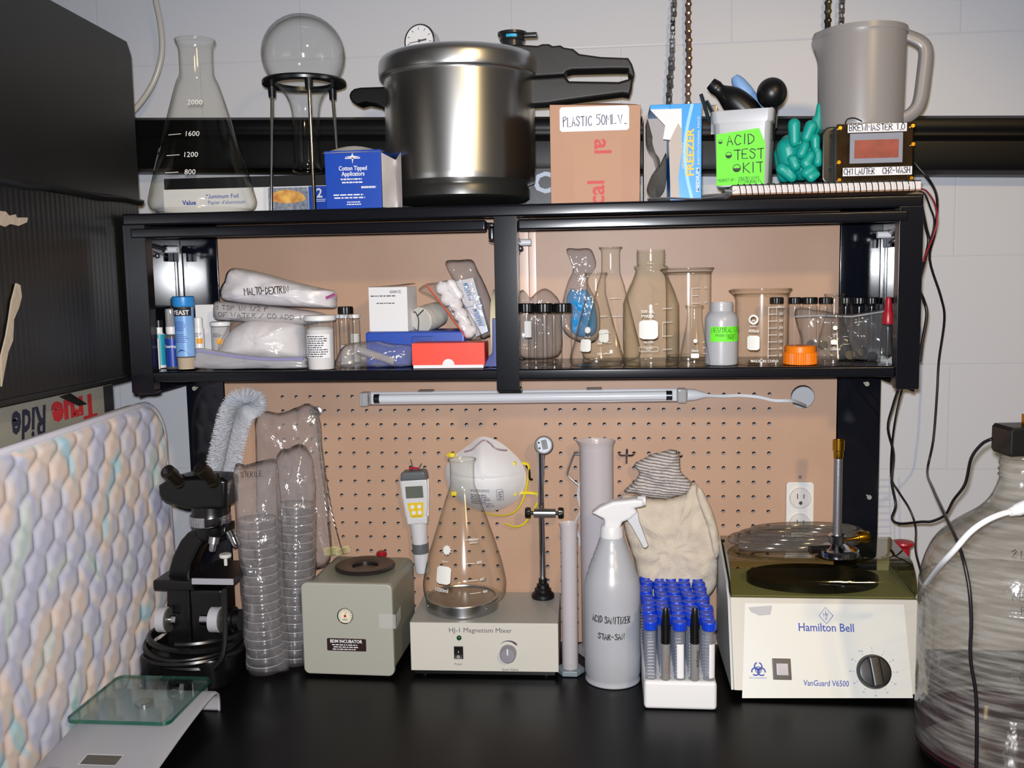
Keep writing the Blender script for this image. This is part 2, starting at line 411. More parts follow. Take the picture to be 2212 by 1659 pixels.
tag(mb.build('floor', PM('grey_concrete', (120, 118, 114), .6, var=(3, (100, 98, 95), 1))), kind='structure')
ROOMP = PM('room_paint', (236, 235, 233), .7)
for nm, q in (('wall_left', (-2.5, -2.4, -3.6, WALLY+.12, -.95, 1.9)), ('wall_right', (2.4, 2.5, -3.6, WALLY+.12, -.95, 1.9)), ('wall_front', (-2.5, 2.5, -3.7, -3.6, -.95, 1.9)), ('ceiling', (-2.5, 2.5, -3.7, WALLY+.12, 1.9, 2.0))):
    mb = MB(); mb.box(*q); tag(mb.build(nm, ROOMP), kind='structure')
# the black rail along the wall
rl = thing('wall_rail', 'thick black horizontal pipe rail on the white block wall behind the top shelf', 'pipe rail', (0, WALLY, .888))
P0 = Vector((-1.1, 0, 0)); mb = MB()
prof = [(0, -.052), (-.05, -.052), (-.062, -.045), (-.066, -.03), (-.066, .004), (-.06, .012), (-.0585, .018), (-.06, .024), (-.063, .032), (-.06, .044), (-.05, .05), (0, .05)]
mb.prism(prof, -1.3, 1.3, 'yz'); mb.build('rail', PM('black_pipe', (6, 6, 7), .38, spec=.22, bump=(5, .1, .001)), rl)
rl.rotation_euler = (0, R(1.75), 0)
# ================================================================ the workbench with its wall cabinet
wb0 = thing('workbench', 'black-topped workbench along the white block wall, carrying the instruments', 'workbench', (0, 0, 0))
wb = thing('tool_cabinet', 'glossy black open cabinet with a brown pegboard back, standing on the workbench', 'cabinet', (0, 0, 0))
XL, XR = -.6466, .5637; YF = -.2; ZT = .756; ZS = .507
mb = MB(); mb.box(-.6478, .82, -.62, .004, -.035, -.0006, .004); mb.build('work_surface', BENCH, wb0)
for sx in (-.60, .74):
    mb = MB(); mb.box(sx-.03, sx+.03, -.5, -.02, -.95, -.035, .003); mb.build('leg_frame', BLACK, wb0)
for x0, x1 in ((XL, -.577), (.494, XR)):
    mb = MB(); mb.box(x0, x1, .0045, .03, 0, ZT-.006, .0015); mb.box(x0, x1, .0, .006, 0, ZT-.006, .0006); o = mb.build('upright', BLACKG, wb)
for zz, xx in ((.4585, -.63), (.4585, .54), (.265, .548)):
    mb = MB(); mb.cyl((xx, -.004, zz), (xx, 0, zz), .004, seg=12); mb.build('bolt', PM('zinc_bolt', (205, 200, 185), .3, .6), wb)
def pegboard():
    """one sheet, three millimetres thick, with two fields of real round holes on a one-inch pitch"""
    mb = MB(); b = mb.bm; s = .0254; r = .0033; T = .0032; zr0 = .4418; nrow = 17; ncol = 16; z_top = .749; X0, X1 = -.577, .494
    zs1 = zr0+s/2; zs0 = zs1-nrow*s; front = {}
    def vt(x, z):
        k = (round(x*1e5), round(z*1e5))
        if k not in front: front[k] = b.verts.new((x, 0, z))
        return front[k]
    ang = [PI/4+i*PI/4 for i in range(8)]; edges = []
    for hx in ((-15.4855-3)*s, 0.):
        edges += [hx-s/2, hx+(ncol-.5)*s]
        for i in range(ncol):
            for j in range(nrow):
                cx, cz = hx+i*s, zr0-j*s
                O = [vt(cx+dx*s/2, cz+dz*s/2) for dx, dz in ((1, 1), (0, 1), (-1, 1), (-1, 0), (-1, -1), (0, -1), (1, -1), (1, 0))]
                n1 = [b.verts.new((cx+r*math.cos(a), 0, cz+r*math.sin(a))) for a in ang]
                n2 = [b.verts.new((cx+r*math.cos(a), T, cz+r*math.sin(a))) for a in ang]
                for k in range(8):
                    l = (k+1) % 8; mb._f([O[k], O[l], n1[l], n1[k]]); mb._f([n1[k], n1[l], n2[l], n2[k]])
    e = [X0]+edges+[X1]
    for i in range(0, 4, 2): mb.poly([(e[i], 0, zs0), (e[i+1], 0, zs0), (e[i+1], 0, zs1), (e[i], 0, zs1)])
    xm = e[4]; h = AY(1734, 857, 0); q = .0245; R0 = .0198
    mb.poly([(X0, 0, zs1), (xm, 0, zs1), (xm, 0, z_top), (X0, 0, z_top)])
    mb.poly([(X0, 0, 0), (xm, 0, 0), (xm, 0, zs0), (X0, 0, zs0)])
    mb.poly([(xm, 0, 0), (X1, 0, 0), (X1, 0, h.z-q), (xm, 0, h.z-q)]); mb.poly([(xm, 0, h.z+q), (X1, 0, h.z+q), (X1, 0, z_top), (xm, 0, z_top)])
    mb.poly([(xm, 0, h.z-q), (h.x-q, 0, h.z-q), (h.x-q, 0, h.z+q), (xm, 0, h.z+q)]); mb.poly([(h.x+q, 0, h.z-q), (X1, 0, h.z-q), (X1, 0, h.z+q), (h.x+q, 0, h.z+q)])
    N_ = 40; cs = [(math.cos(2*PI*i/N_), math.sin(2*PI*i/N_)) for i in range(N_)]
    A = [b.verts.new((h.x+q*c/max(abs(c), abs(s_)), 0, h.z+q*s_/max(abs(c), abs(s_)))) for c, s_ in cs]
    B = [b.verts.new((h.x+R0*c, 0, h.z+R0*s_)) for c, s_ in cs]; B2 = [b.verts.new((h.x+R0*c, T, h.z+R0*s_)) for c, s_ in cs]
    for i in range(N_):
        j = (i+1) % N_; mb._f([A[i], A[j], B[j], B[i]]); mb._f([B[i], B[j], B2[j], B2[i]])
    mb.box(X0, X0+.002, 0, T, 0, z_top); mb.box(X1-.002, X1, 0, T, 0, z_top)
    return mb.build('pegboard', HARDB, wb, sharp=40)
pegboard()
# cabinet carcass
mb = MB(); mb.box(XL, XR, YF+.002, .135, .752, ZT-.0006, .0008); mb.box(XL, XR, YF, YF+.018, .737, ZT-.0004, .0035, seg=3); mb.build('top_shelf', BLACK, wb)
mb = MB(); mb.box(XL+.002, XR-.002, YF+.006, -.001, .503, ZS-.0008, .0008); mb.box(XL+.034, XR-.033, YF+.004, YF+.018, .4902, ZS-.0004, .003, seg=3); mb.build('cabinet_shelf', BLACK, wb)
for sx, x0, x1 in ((1, XL, XL+.0025), (-1, XR-.0025, XR)):
    mb = MB(); mb.box(x0, x1, YF+.02, -.001, .466, .752, .0006)
    mb.box(x0 if sx > 0 else x1-.006, x0+.006 if sx > 0 else x1, -.02, -.002, .52, .70, .001)
    mb.build('side_panel', BLACKG, wb)
for x0, x1 in ((XL, XL+.0365), (-.0617, -.0262), (XR-.0335, XR)):
    mb = MB(); mb.box(x0, x1, YF, YF+.0022, .474, .7385, .0008); mb.box(x0, x0+.002, YF+.001, YF+.022, .478, .7385); mb.box(x1-.002, x1, YF+.001, YF+.022, .478, .7385)
    mb.box(x0+.002, x1+.002 if x0 < 0 else x1, YF+.001, YF+.022, .472, .4775, .001)
    mb.build('front_post', BLACK, wb)
mb = MB(); mb.box(-.045, -.043, YF+.02, -.002, .507, .752); mb.build('divider_panel', BLACKG, wb)
TANG = PM('glossy_tan_strip', (206, 170, 146), .25, spec=.5)
mb = MB(); mb.box(-.0425, -.0245, -.012, -.001, .508, .749, .001); mb.box(-.0245, -.012, -.0035, -.001, .508, .749, .0008); mb.build('centre_batten', TANG, wb)
# flip-up doors, folded back under the top shelf, each with its hinge arms
def cab_door(x0, x1):
    mb = MB(); mb.box(x0, x1, YF-.001, YF+.014, .7168, .7335, .0032, seg=3); mb.box(x0+.006, x1-.006, YF+.01, -.02, .7315, .7335)
    d = mb.build('door', BLACK, wb)
    return d
def hinge(d, x, s):
    mb = MB()
    mb.box(min(x, x+s*.012), max(x, x+s*.012), YF+.03, YF+.062, .706, .716, .001)
    mb.tube([(x+s*.004, YF+.035, .712), (x+s*.006, YF+.09, .709), (x+s*.008, -.055, .703)], .0022, 6, flat=2.)
    mb.box(min(x, x+s*.003), max(x, x+s*.003), YF+.03, -.06, .698, .706)
    mb.cyl((x+s*.003, -.12, .692), (x+s*.016, -.12, .692), .0022, seg=10); mb.ball((x+s*.013, -.12, .692), .0045, seg=12, rings=8)
    mb.tube([(x+s*.01, -.13, .70), (x+s*.013, -.1, .694), (x+s*.011, -.08, .690)], .001, 5)
    h = mb.build('hinge_arm', PM('zinc_arm', (150, 148, 150), .3, .9), d)
    mb = MB(); mb.cyl((x+s*.006, -.07, .703), (x+s*.026, -.07, .703), .0055, seg=14); mb.build('roller', WHITE, h)
    mb = MB()
    for yy in (-.048, -.026): mb.box(min(x+s*.001, x+s*.004), max(x+s*.001, x+s*.004), yy-.008, yy+.007, .684, .712, .001)
    mb.build('hinge_tab', PM('dark_blue_steel', (48, 52, 66), .4), h)
d1 = cab_door(-.634, -.0735); d2 = cab_door(-.0255, .5425)
hinge(d1, XL+.004, 1); hinge(d2, XR-.004, -1); hinge(d2, -.0415, 1)
mb = MB(); mb.box(-.0705, -.0625, YF+.004, YF+.02, .7035, .722, .002); mb.box(-.0735, -.0625, YF+.004, YF+.018, .722, .7295, .002); mb.tube([(-.071, YF+.01, .702), (-.064, YF+.01, .6995), (-.05, YF+.012, .699)], .0008, 5); mb.build('door_stop', BLACK, d1)
# duplex outlet set in the right pegboard
ou = thing('wall_outlet', 'white duplex power outlet with slotted round sockets set in the brown pegboard', 'outlet', AY(1727, 1100, -.0015))
PLASG = PM('outlet_plastic', (214, 210, 204), .4)
mb = MB(); w = .0235*2*.98; mb.prism(rrect(.046, .096, .006), -.004, .001, 'xz', .0012); mb.build('face_plate', PM('outlet_frame', (222, 220, 216), .4), ou)
for sz in (.021, -.024):
    mb = MB(); mb.lathe([(0, .0055), (.0165, .0055), (.0178, .0045), (.0178, 0)], 28, Matrix.Translation((0, -.004, sz)) @ Matrix.Rotation(R(90), 4, 'X')); so = mb.build('socket', PLASG, ou)
    mb = MB(); mb.box(-.006, -.0045, -.0099, -.009, sz-.001, sz+.008); mb.box(.0045, .006, -.0099, -.009, sz, sz+.007); mb.prism([(-.003+.003*math.cos(a)+.003, sz-.008+.0032*math.sin(a)) for a in [i*PI/6 for i in range(12)]], -.0099, -.009, 'xz'); mb.build('slot', PM('dark_slot', (70, 58, 62), .6), so)
mb = MB(); mb.cyl((.0, -.002, .056), (.0, .0, .056), .003, seg=14); mb.build('screw', BRUSH, ou)
# ================================================================ things on top of the cabinet
def pxpoly(pts, Y): return [(p.x, p.z) for p in (AY(a, b, Y) for a, b in pts)]
def rel(poly, o): return [(a-o.x, b-o.z) for a, b in poly]
def vessel(name, label, cat, px, Y, z0, prof, glass, part='body', group=None, seg=48, n=5, extra=None):
    """a see-through vessel turned from a measured profile, its rim a thick bead"""
    o, pr, k = pxprof(prof, px, Y, z0)
    t = thing(name, label, cat, o, group=group)
    pr = [tuple(p) for p in smooth_pts(pr, n)]
    pr = [(max(0., r), max(0.0002, z)) for r, z in pr]
    mb = MB(); mb.lathe([(0, .0022), (pr[0][0]*.9, .0016)]+pr, seg)
    r, z = pr[-1]; mb.tube([(r*math.sin(2*PI*i/seg), -r*math.cos(2*PI*i/seg), z) for i in range(seg)], .0012, 6, closed=True)
    mb.build(part, glass, t, sharp=0)
    return t, pr, k
# ---- conical flask, two litres
t, pr, k = vessel('conical_flask', 'tallest empty conical flask, with white volume marks, at the left end of the top shelf', 'flask', 437, -.105, ZT,
    [(100, 456), (108, 452), (113, 440), (111, 424), (96, 366), (70, 271), (47, 190), (38, 168), (35, 155), (35, 118), (36, 104), (41, 92), (41, 88)], CLEAR)
mp = wrap_map(pr, 0)
def zr(py, Y=-.105, px=437): return ZAT(py, XAT(px, Y, .85), Y)-ZT
for s, py, b in (('2000', 231, .2), ('1600', 300, 1), ('1200', 345, 1), ('800', 382, .6)):
    y = zr(py)-.004; mb = MB(); text(mb, mp, s, .0085, .013, y, align='C')
    if b > .5: ribbon(mb, mp, [(-.030, y+.004), (-.006, y+.004)], .0011)
    mb.build('volume_mark', ETCH, t)
mp2 = wrap_map(pr, R(-62)); mb = MB(); patch(mb, mp2, -.012, .013, zr(372), zr(338)); text(mb, mp2, '2000ml', .009, 0, zr(333)); mb.build('marking_patch', ETCH, t)
# ---- aluminium foil box at the back, and the long black box behind it
p0, p1 = AY(352, 410, -.016), AY(708, 410, -.016)
fb = thing('foil_box', 'long white and blue foil carton with a picture of food, behind the big conical flask', 'foil carton', (p0.x, -.016, ZT)); w = p1.x-p0.x; h = p0.z-ZT
mb = MB(); mb.box(0, w, 0, .05, 0, h, .0008); mb.build('carton', WHITEM, fb)
mp = flat_map((0, 0, 0)); mb = MB(); kx = w/356
patch(mb, mp, kx*(667-352), w, .001, h-.001); mb.build('blue_panel', BLUE, fb)
mb = MB(); text(mb, mp, '2', .016, kx*(690-352), h-.020, bold=.02); lines_of_print(mb, mp, kx*(676-352), kx*(704-352), h-.028, h-.022, 2, seed=4); mb.build('lettering', WHITEM, fb)
mb = MB(); text(mb, mp, 'Aluminum Foil', .0075, kx*(480-352), h-.017, bold=.01); text(mb, mp, "Papier d'aluminium", .0065, kx*(490-352), h-.027); text(mb, mp, 'Value', .008, kx*(408-352), h-.027, bold=.03); mb.build('lettering', BLUEINK, fb)
mb = MB(); patch(mb, mp, kx*(580-352), kx*(666-352), .001, h-.002); mb.build('picture', PM('speckled_print', (150, 155, 165), .6, var=(160, (95, 105, 125), 1)), fb)
mb = MB(); cx, cy = kx*(622-352), h-.0165
mb._f([mb.bm.verts.new(mp(cx+x*kx, cy+y*kx*.9, .0008)) for x, y in [(-40, -6), (-34, 6), (-20, 12), (-4, 15), (10, 13), (24, 9), (34, 2), (40, -7), (30, -13), (12, -16), (-10, -16), (-30, -12)]])
mb.build('picture', PM('golden_food_print', (238, 190, 96), .6, var=(70, (190, 110, 50), 1)), fb)
p0, p1 = AY(352, 380, .06), AY(1210, 380, .06)
bb = thing('black_box', 'long low black carton with big white letters lying along the back of the top shelf', 'carton', (p0.x, .056, ZT)); w = p1.x-p0.x; h = AY(600, 379, .06).z-ZT
mb = MB(); mb.box(0, w, .006, .07, 0, h, .001); mb.build('carton', PM('black_print_card', (13, 14, 20), .4), bb)
mb = MB(); c = AY(1168, 398, .06); text(mb, flat_map((0, .006, 0)), 'Cl', .036, c.x-p0.x+.009, h-.042, bold=.03); mb.build('lettering', PM('pale_print', (205, 215, 230), .6), bb)
# ---- round flask upside down in a tripod stand
Y = -.075; o, pr, k = pxprof([(0, 32)]+[(88*math.sin(R(a)), 119-88*math.cos(R(a))) for a in range(12, 138, 9)]+[(52, 192), (41, 205), (33, 224), (29, 245), (28, 270), (28, 350), (29, 360), (33, 366), (33, 371), (28, 373)], 666, Y, ZT)
rf = thing('round_flask', 'round-bottomed glass flask standing upside down in the black tripod ring', 'flask', o)
mb = MB(); mb.lathe(pr, 56); mb.build('bulb_and_neck', GLASS('flask_glass', (252, 253, 253), (105, 110, 108), gain=.7, base=.05, rough=.07), rf, sharp=0)
mb = MB(); q = [(r*.72, pr[0][1]-.019-(pr[0][1]-z)*.73) for r, z in pr[:14]]
zr_ = ZAT(180, o.x, Y); kk = k
ts = thing('tripod_stand', 'black ring tripod with three thin chrome legs holding the upturned round flask', 'tripod', (o.x, Y, ZT))
mb = MB(); zr0 = zr_-ZT; mb.lathe([(63*k, zr0-.003), (88*k, zr0-.003), (89*k, zr0+.001), (87*k, zr0+.004), (63*k, zr0+.004), (63*k, zr0-.003)], 56); mb.build('ring', BPLAS, ts)
for a in (24, 144, 264):
    s_, c_ = math.sin(R(a)), -math.cos(R(a)); top = Vector((75*k*s_, 75*k*c_, zr0-.003)); bot = Vector((89*k*s_, 89*k*c_, 0.))
    mb = MB(); mb.cyl(top+Vector((0, 0, -.012)), bot, .0028, seg=12); l = mb.build('leg', CHROME, ts)
    mb = MB(); mb.cyl(top, top+Vector((0, 0, -.016)), .0068, .0058, seg=16); mb.build('leg_socket', BPLAS, l)
# ---- blue box of cotton swabs, its side flap open
Y = -.188; P0 = AY(703, 440, Y); a = pxpoly([(706, 446), (825, 442), (822, 322), (700, 327)], Y); o = Vector((P0.x, Y, ZT))
sb = thing('swab_box', 'blue cotton swab box with white print, side flap open, before the tripod', 'swab box', o); a = rel(a, o); a[0] = (a[0][0], 0); a[1] = (a[1][0], 0)
mb = MB(); mb.prism(a, 0, .055, 'xz', .0006); mb.build('carton', BLUE, sb)
zt = a[2][1]; x0, x1 = a[3][0], a[2][0]
mb = MB(); mb.grid(lambda u, v: (x0-.002+(x1-x0+.004)*u, -.002+.02*v, zt-.004+.012*v*(math.sin(PI*min(1, u*1.1))*.7+.3)), 8, 3); mb.build('top_flap', PM('grey_card_inside', (196, 190, 188), .7), sb, solid=.0006)
mb = MB(); k = KM(o)
def fl(u, v):
    xs = [x1+.0005, x1+22*k, x1+42*k]; ys = [.001, .034, .006]
    i = 0 if u < .5 else 1; f_ = (u-.5*i)*2
    return (xs[i]+(xs[i+1]-xs[i])*f_, ys[i]+(ys[i+1]-ys[i])*f_, .001+(zt-.006-(.008 if i == 0 else 0)*f_-(.008*(1-f_) if i else 0))*v)
mb.grid(fl, 8, 6); mb.build('side_flap', PM('white_card_inside', (205, 200, 198), .7, var=(20, (185, 178, 176), 1)), sb, solid=.0006)
mb = MB(); mp = flat_map((0, 0, 0)); cx = (x0+x1)/2; text(mb, mp, 'Cotton Tipped', .0068, cx, zt*.655, width=.044, bold=.02); text(mb, mp, 'Applicators', .0068, cx, zt*.56, width=.036, bold=.02)
lines_of_print(mb, mp, cx-.02, cx+.02, zt*.42, zt*.53, 2, seed=3); lines_of_print(mb, mp, cx+.012, cx+.036, zt*.32, zt*.4, 1, seed=7); lines_of_print(mb, mp, cx-.034, cx+.03, zt*.16, zt*.26, 2, seed=5); lines_of_print(mb, mp, cx-.012, cx+.018, zt*.05, zt*.13, 2, seed=6)
for q in ([(0, .006), (.0015, .0012), (.012, 0), (.0015, -.0012), (0, -.011), (-.0015, -.0012), (-.012, 0), (-.0015, .0012)],): mb._f([mb.bm.verts.new(mp(cx+x, zt*.885+z, LIFT)) for x, z in q])
ribbon(mb, mp, [(cx-.011, zt*.86), (cx+.011, zt*.86)], .0016); mb.build('lettering', WHITEM, sb)
# ---- pressure cooker
Y = -.078; o, pr, k = pxprof([(138, 437), (146, 431), (147, 414), (143, 404), (150, 400), (158, 398), (160, 384), (160, 190), (160, 176), (168, 174), (171, 166), (171, 146), (168, 136), (160, 128), (130, 121), (80, 116), (0, 113)], 997, Y, ZT)
pc = thing('pressure_cooker', 'large polished steel pressure cooker with black handles and a dial gauge on its lid', 'pressure cooker', o)
pr = [(r, max(0.0004, z)) for r, z in pr]
mb = MB(); mb.lathe([(0, 0)]+pr[:4], 64); mb.build('base', PM('dark_steel_base', (80, 80, 78), .35, .8), pc)
mb = MB(); mb.lathe(pr[3:9], 72); mb.build('pot', STEEL, pc, sharp=30)
mb = MB(); mb.lathe([tuple(q) for q in smooth_pts(pr[8:], 4)], 72); mb.build('lid', PM('satin_steel_lid', (225, 224, 222), .3, 1.), pc, sharp=50)
c2 = lambda pts: [(500+x/3.687, y/3.687) for x, y in pts]
c3 = lambda pts: [(1000+x/3.687, y/3.687) for x, y in pts]
mb = MB(); mb.prism(rel(pxpoly(c2([(960, 775), (972, 745), (1000, 722), (1050, 712), (1230, 706), (1300, 690), (1310, 930), (1270, 915), (1180, 850), (1090, 832), (1030, 848), (985, 830), (965, 800)]), Y), o), -.02, .02, 'xz', .004, seg=3); mb.build('side_handle', BPLAS, pc)
up = [(215, 440), (250, 402), (320, 382), (440, 376), (600, 386), (640, 372), (690, 372), (720, 388), (780, 382), (810, 400), (880, 410), (930, 450), (1100, 474), (1315, 482), (1345, 530), (1365, 600), (1355, 640), (1318, 610), (1312, 572), (1200, 572), (870, 580), (830, 592), (815, 618), (560, 634), (440, 560), (330, 500)]
lo = [(540, 640), (815, 622), (850, 662), (1240, 668), (1300, 650), (1352, 640), (1345, 720), (1325, 772), (1270, 764), (1100, 786), (800, 826), (680, 845), (560, 852), (440, 874), (450, 760), (490, 680)]
mb = MB(); mb.prism(rel(pxpoly(c3(up), Y), o), -.022, .022, 'xz', .004, seg=3); hd = mb.build('lid_handle', BMATT, pc)
mb = MB(); mb.prism(rel(pxpoly(c3(lo), Y), o), -.02, .02, 'xz', .005, seg=3); mb.build('pot_handle', BMATT, pc)
v = [AY(1000+x/3.687, y/3.687, Y)-o for x, y in ((395, 385), (395, 335), (395, 330), (410, 272), (410, 262))]
mb = MB(); mb.lathe([(24*k, v[0].z-.004), (24*k, v[1].z), (27*k, v[1].z+.002), (26*k, v[3].z-.004), (31*k, v[3].z-.002), (31*k, v[3].z+.002), (20*k, v[4].z+.001), (0, v[4].z+.002)], 32, Matrix.Translation((v[0].x, 0, 0))); va = mb.build('steam_valve', PM('dark_valve', (40, 40, 42), .3), hd)
mb = MB(); mpv = wrap_map([(28*k, v[1].z), (28*k, v[4].z)], 0, (v[0].x, 0)); patch(mb, mpv, -.008, .009, v[3].z-.0085, v[3].z-.004, lift=.0006); mb.build('blue_band', PM('cyan_plastic', (40, 170, 215), .4), va)
mb = MB(); mb.box(v[0].x+.018, v[0].x+.04, -.006, .006, v[3].z-.006, v[3].z+.001, .002); mb.build('valve_lever', PM('dark_valve', (40, 40, 42), .3), va)
# its gauge
g = AY(909, 90, Y-.03); gm = Matrix.Translation(g-o) @ Matrix.Rotation(R(-14), 4, 'Z') @ Matrix.Rotation(R(90), 4, 'X')
mb = MB(); mb.lathe([(0, -.022), (.021, -.022), (.024, -.018), (.0245, 0), (.0262, .001), (.0262, .005), (.0238, .0062)], 40, gm); ga = mb.build('pressure_gauge', CHROME, pc)
mb = MB(); mb.cyl((g.x-o.x+.004, .004, g.z-o.z-.02), (g.x-o.x+.006, .012, pr[-2][1]-.003), .006, seg=14); mb.build('gauge_stem', BRASS, ga)
mb = MB(); mb.lathe([(0, .0052), (.0240, .0052)], 40, gm); mb.build('dial_face', WHITE, ga)
mpg = lambda x, y, h=0.: gm @ Vector((x, y, .0054+h)); mb = MB()
for i in range(9):
    a_ = R(225-i*33); ribbon(mb, mpg, [(.0175*math.cos(a_), .0175*math.sin(a_)), (.0205*math.cos(a_), .0205*math.sin(a_))], .001)
ribbon(mb, mpg, [(-.017, -.002), (.002, 0)], .0012); ribbon(mb, mpg, [(0, 0), (.011, .0012)], .0028); disc(mb, mpg, 0, 0, .0026, lift=.0008)
lines_of_print(mb, mpg, -.012, .010, -.012, -.005, 3, seed=9); mb.build('dial_marks', INKG, ga)
# ---- cardboard box with a hand-written label
Y = -.186; a = pxpoly([(1190, 428), (1382, 426), (1384, 226), (1300, 219), (1187, 226)], Y); o = Vector((a[0][0], Y, ZT)); a = rel(a, o); a[0] = (0, 0); a[1] = (a[1][0], 0)
cb = thing('cardboard_box', 'brown cardboard box with a white hand-written label, beside the pressure cooker', 'cardboard box', o); k = KM(o)
mb = MB(); mb.prism([a[0], a[1], a[2], (a[4][0], a[4][1])], 0, .13, 'xz', .0015); mb.build('carton', CARD, cb)
mb = MB(); X = a[1][0]; zt = a[2][1]; mb.grid(lambda u, v: (X*(.02+.96*u), .001+.1*v, zt-.0005+.004*math.sin(PI*u)), 8, 2); mb.build('top_flap', CARD, cb, solid=.002)
mp = flat_map((0, 0, 0)); mb = MB(); patch(mb, mp, X*.26, X*.80, .002, zt*.66); mb.build('packing_tape', PM('brown_tape', (184, 143, 117), .55, spec=.2), cb)
mb = MB(); patch(mb, mp, X*.11, X*.885, zt*.745, zt*1.0, rad=.003); lb = mb.build('paper_label', PAPER, cb)
mb = MB(); hand(mb, mp, 'PLASTIC', .0135, X*.15, zt*.80, width=.044, pen=.0012); hand(mb, mp, '50ML', .0135, X*.525, zt*.815, width=.030, pen=.0012); hand(mb, mp, 'V.', .0125, X*.76, zt*.805, width=.013, pen=.0012); mb.build('handwriting', PM('violet_ink', (62, 56, 100), .6), lb)
mb = MB(); text(mb, mp, 'al', .026, X*.50, zt*.66, rot=R(-90), bold=.02, align='L'); mb.build('lettering', REDINK, cb); mb = MB(); text(mb, mp, 'cal', .026, X*.60, zt*-.03, rot=R(90), bold=.02, align='L'); mb.build('lettering', REDINK, cb)
# ---- opened blue freezer bag carton with the roll of bags inside
Y = -.184; k = KM((.23, Y, .8)); o = Vector((AY(1393, 400, Y).x, Y, ZT)); W = 121*k; H = ZAT(227, o.x, Y)-ZT; xa = 54*k
fz = thing('freezer_bag_box', 'torn open bright blue freezer bag carton showing its folded grey bags', 'bag carton', o)
SKY = PM('bright_blue_card', (28, 150, 226), .35)
mb = MB(); mb.box(xa, W, 0, .09, 0, H, .0006); mb.box(.008, xa, .0, .09, H-.007, H, .0006); mb.build('carton', SKY, fz)
GRC = PM('grey_torn_card', (190, 178, 170), .8)
mb = MB(); mb.box(.0, xa, .085, .09, 0, H); mb.box(.0, .0015, .03, .09, 0, H*.9); mb.box(0, xa, .01, .09, 0, .001); mb.build('inside_walls', GRC, fz)
mb = MB(); mb.prism([(.008, H-.007), (xa+.017, H-.007), (xa+.017, H*.62), (xa*.72, H*.64), (.03, H*.78)], -.001, -.0002, 'xz'); mb.build('torn_flap', WHITEM, fz)
mb = MB(); mb.prism([(xa+.001, .004), (xa+.014, .001), (xa+.012, H*.25), (xa+.017, H*.5), (xa+.017, H*.74), (xa+.012, H*.8), (xa+.006, H*.72), (xa-.002, H*.6)], -.0022, -.0012, 'xz'); mb.build('torn_layer', GRC, fz)
mb = MB(); mpz = flat_map((0, 0, 0)); ribbon(mb, mpz, [(xa+.032-.004*math.sin(PI*i/12)*2.6, H*(.02+.96*i/12)) for i in range(13)], .0045); mb.build('white_swoosh', PM('pale_blue_print', (150, 205, 240), .5), fz)
mb = MB(); text(mb, mpz, 'FREEZER', .0105, W-.0115, H*.5, width=H*.49, rot=R(90), bold=.03); text(mb, mpz, 'HEAVY DUTY', .0036, W-.0255, H*.47, width=H*.27, rot=R(90)); mb.build('lettering', PM('yellow_print', (236, 190, 40), .5), fz)
mb = MB(); text(mb, mpz, 'MEDIUM', .0052, W-.003, H*.21, width=H*.25, rot=R(90), bold=.02); text(mb, mpz, 'INSTITUTIONAL PACK', .003, W-.003, H*.62, width=H*.5, rot=R(90)); mb.build('lettering', WHITEM, fz)
br_ = thing('bag_roll', 'wad of folded grey plastic bags inside the blue freezer bag carton', 'bag roll', o+Vector((xa*.5, .02, .001)))
mb = MB(); rnd = random.Random(4)
for i in range(16):
    d = i*.0011; pts = smooth_pts([(-.014+d*.4, 0, H*.86-d*1.5), (-.012+d*.3, 0, H*.6), (.004-d*.2, 0, H*.42), (-.009+d*.8, 0, H*.25), (-.012+d*.9, 0, .018+d*.2), (-.002, 0, .004+d*.9), (.010-d*.7, 0, .016+d*.3), (.014-d*.8, 0, H*.3-d), (.013-d*.5, 0, H*.5-d)], 5)
    A = [mb.bm.verts.new((p.x, -.008+rnd.uniform(-.001, .001), p.z)) for p in pts]; B = [mb.bm.verts.new((p.x, .06, p.z)) for p in pts]
    for j in range(len(pts)-1): mb._f([A[j], A[j+1], B[j+1], B[j]])
mb.build('folded_bags', PM('grey_polythene', (206, 206, 208), .3), br_, solid=.0010)
# ---- white papers and envelopes along the front edge
def sheet(label, pts, z, Y0, Y1, mat=None, name='envelope'):
    """a loose sheet: pts are four plan corners (px at the front row), lying at height z"""
    o = Vector((sum(XAT(p, Y0, z) for p in pts[:2])/2, (Y0+Y1)/2, z)); mb = MB()
    x0, x1 = XAT(pts[0], Y0, z)-o.x, XAT(pts[1], Y0, z)-o.x; xb0, xb1 = XAT(pts[2], Y1, z)-o.x, XAT(pts[3], Y1, z)-o.x
    def f(u, v):
        return (x0+(x1-x0)*u+((xb0+(xb1-xb0)*u)-(x0+(x1-x0)*u))*v, Y0-o.y+(Y1-Y0)*v, .0008+.0012*math.sin(7*u+3*v)+.0012)
    mb.grid(f, 12, 4); return tag(mb.build(name, mat or PAPER, loc=o, solid=.0009), label, name.replace('_', ' '))
sheet('white envelope on the front edge of the top shelf below the blue bag carton', (1398, 1562, 1402, 1570), ZT, -.206, -.1)
sheet('second white envelope, sliding out under the green-labelled tub', (1520, 1740, 1500, 1740), ZT+.0045, -.196, -.07)
sheet('crumpled torn paper scrap at the left end of the spiral notebook', (1564, 1590, 1566, 1592), ZT+.009, -.204, -.185, name='paper_scrap')
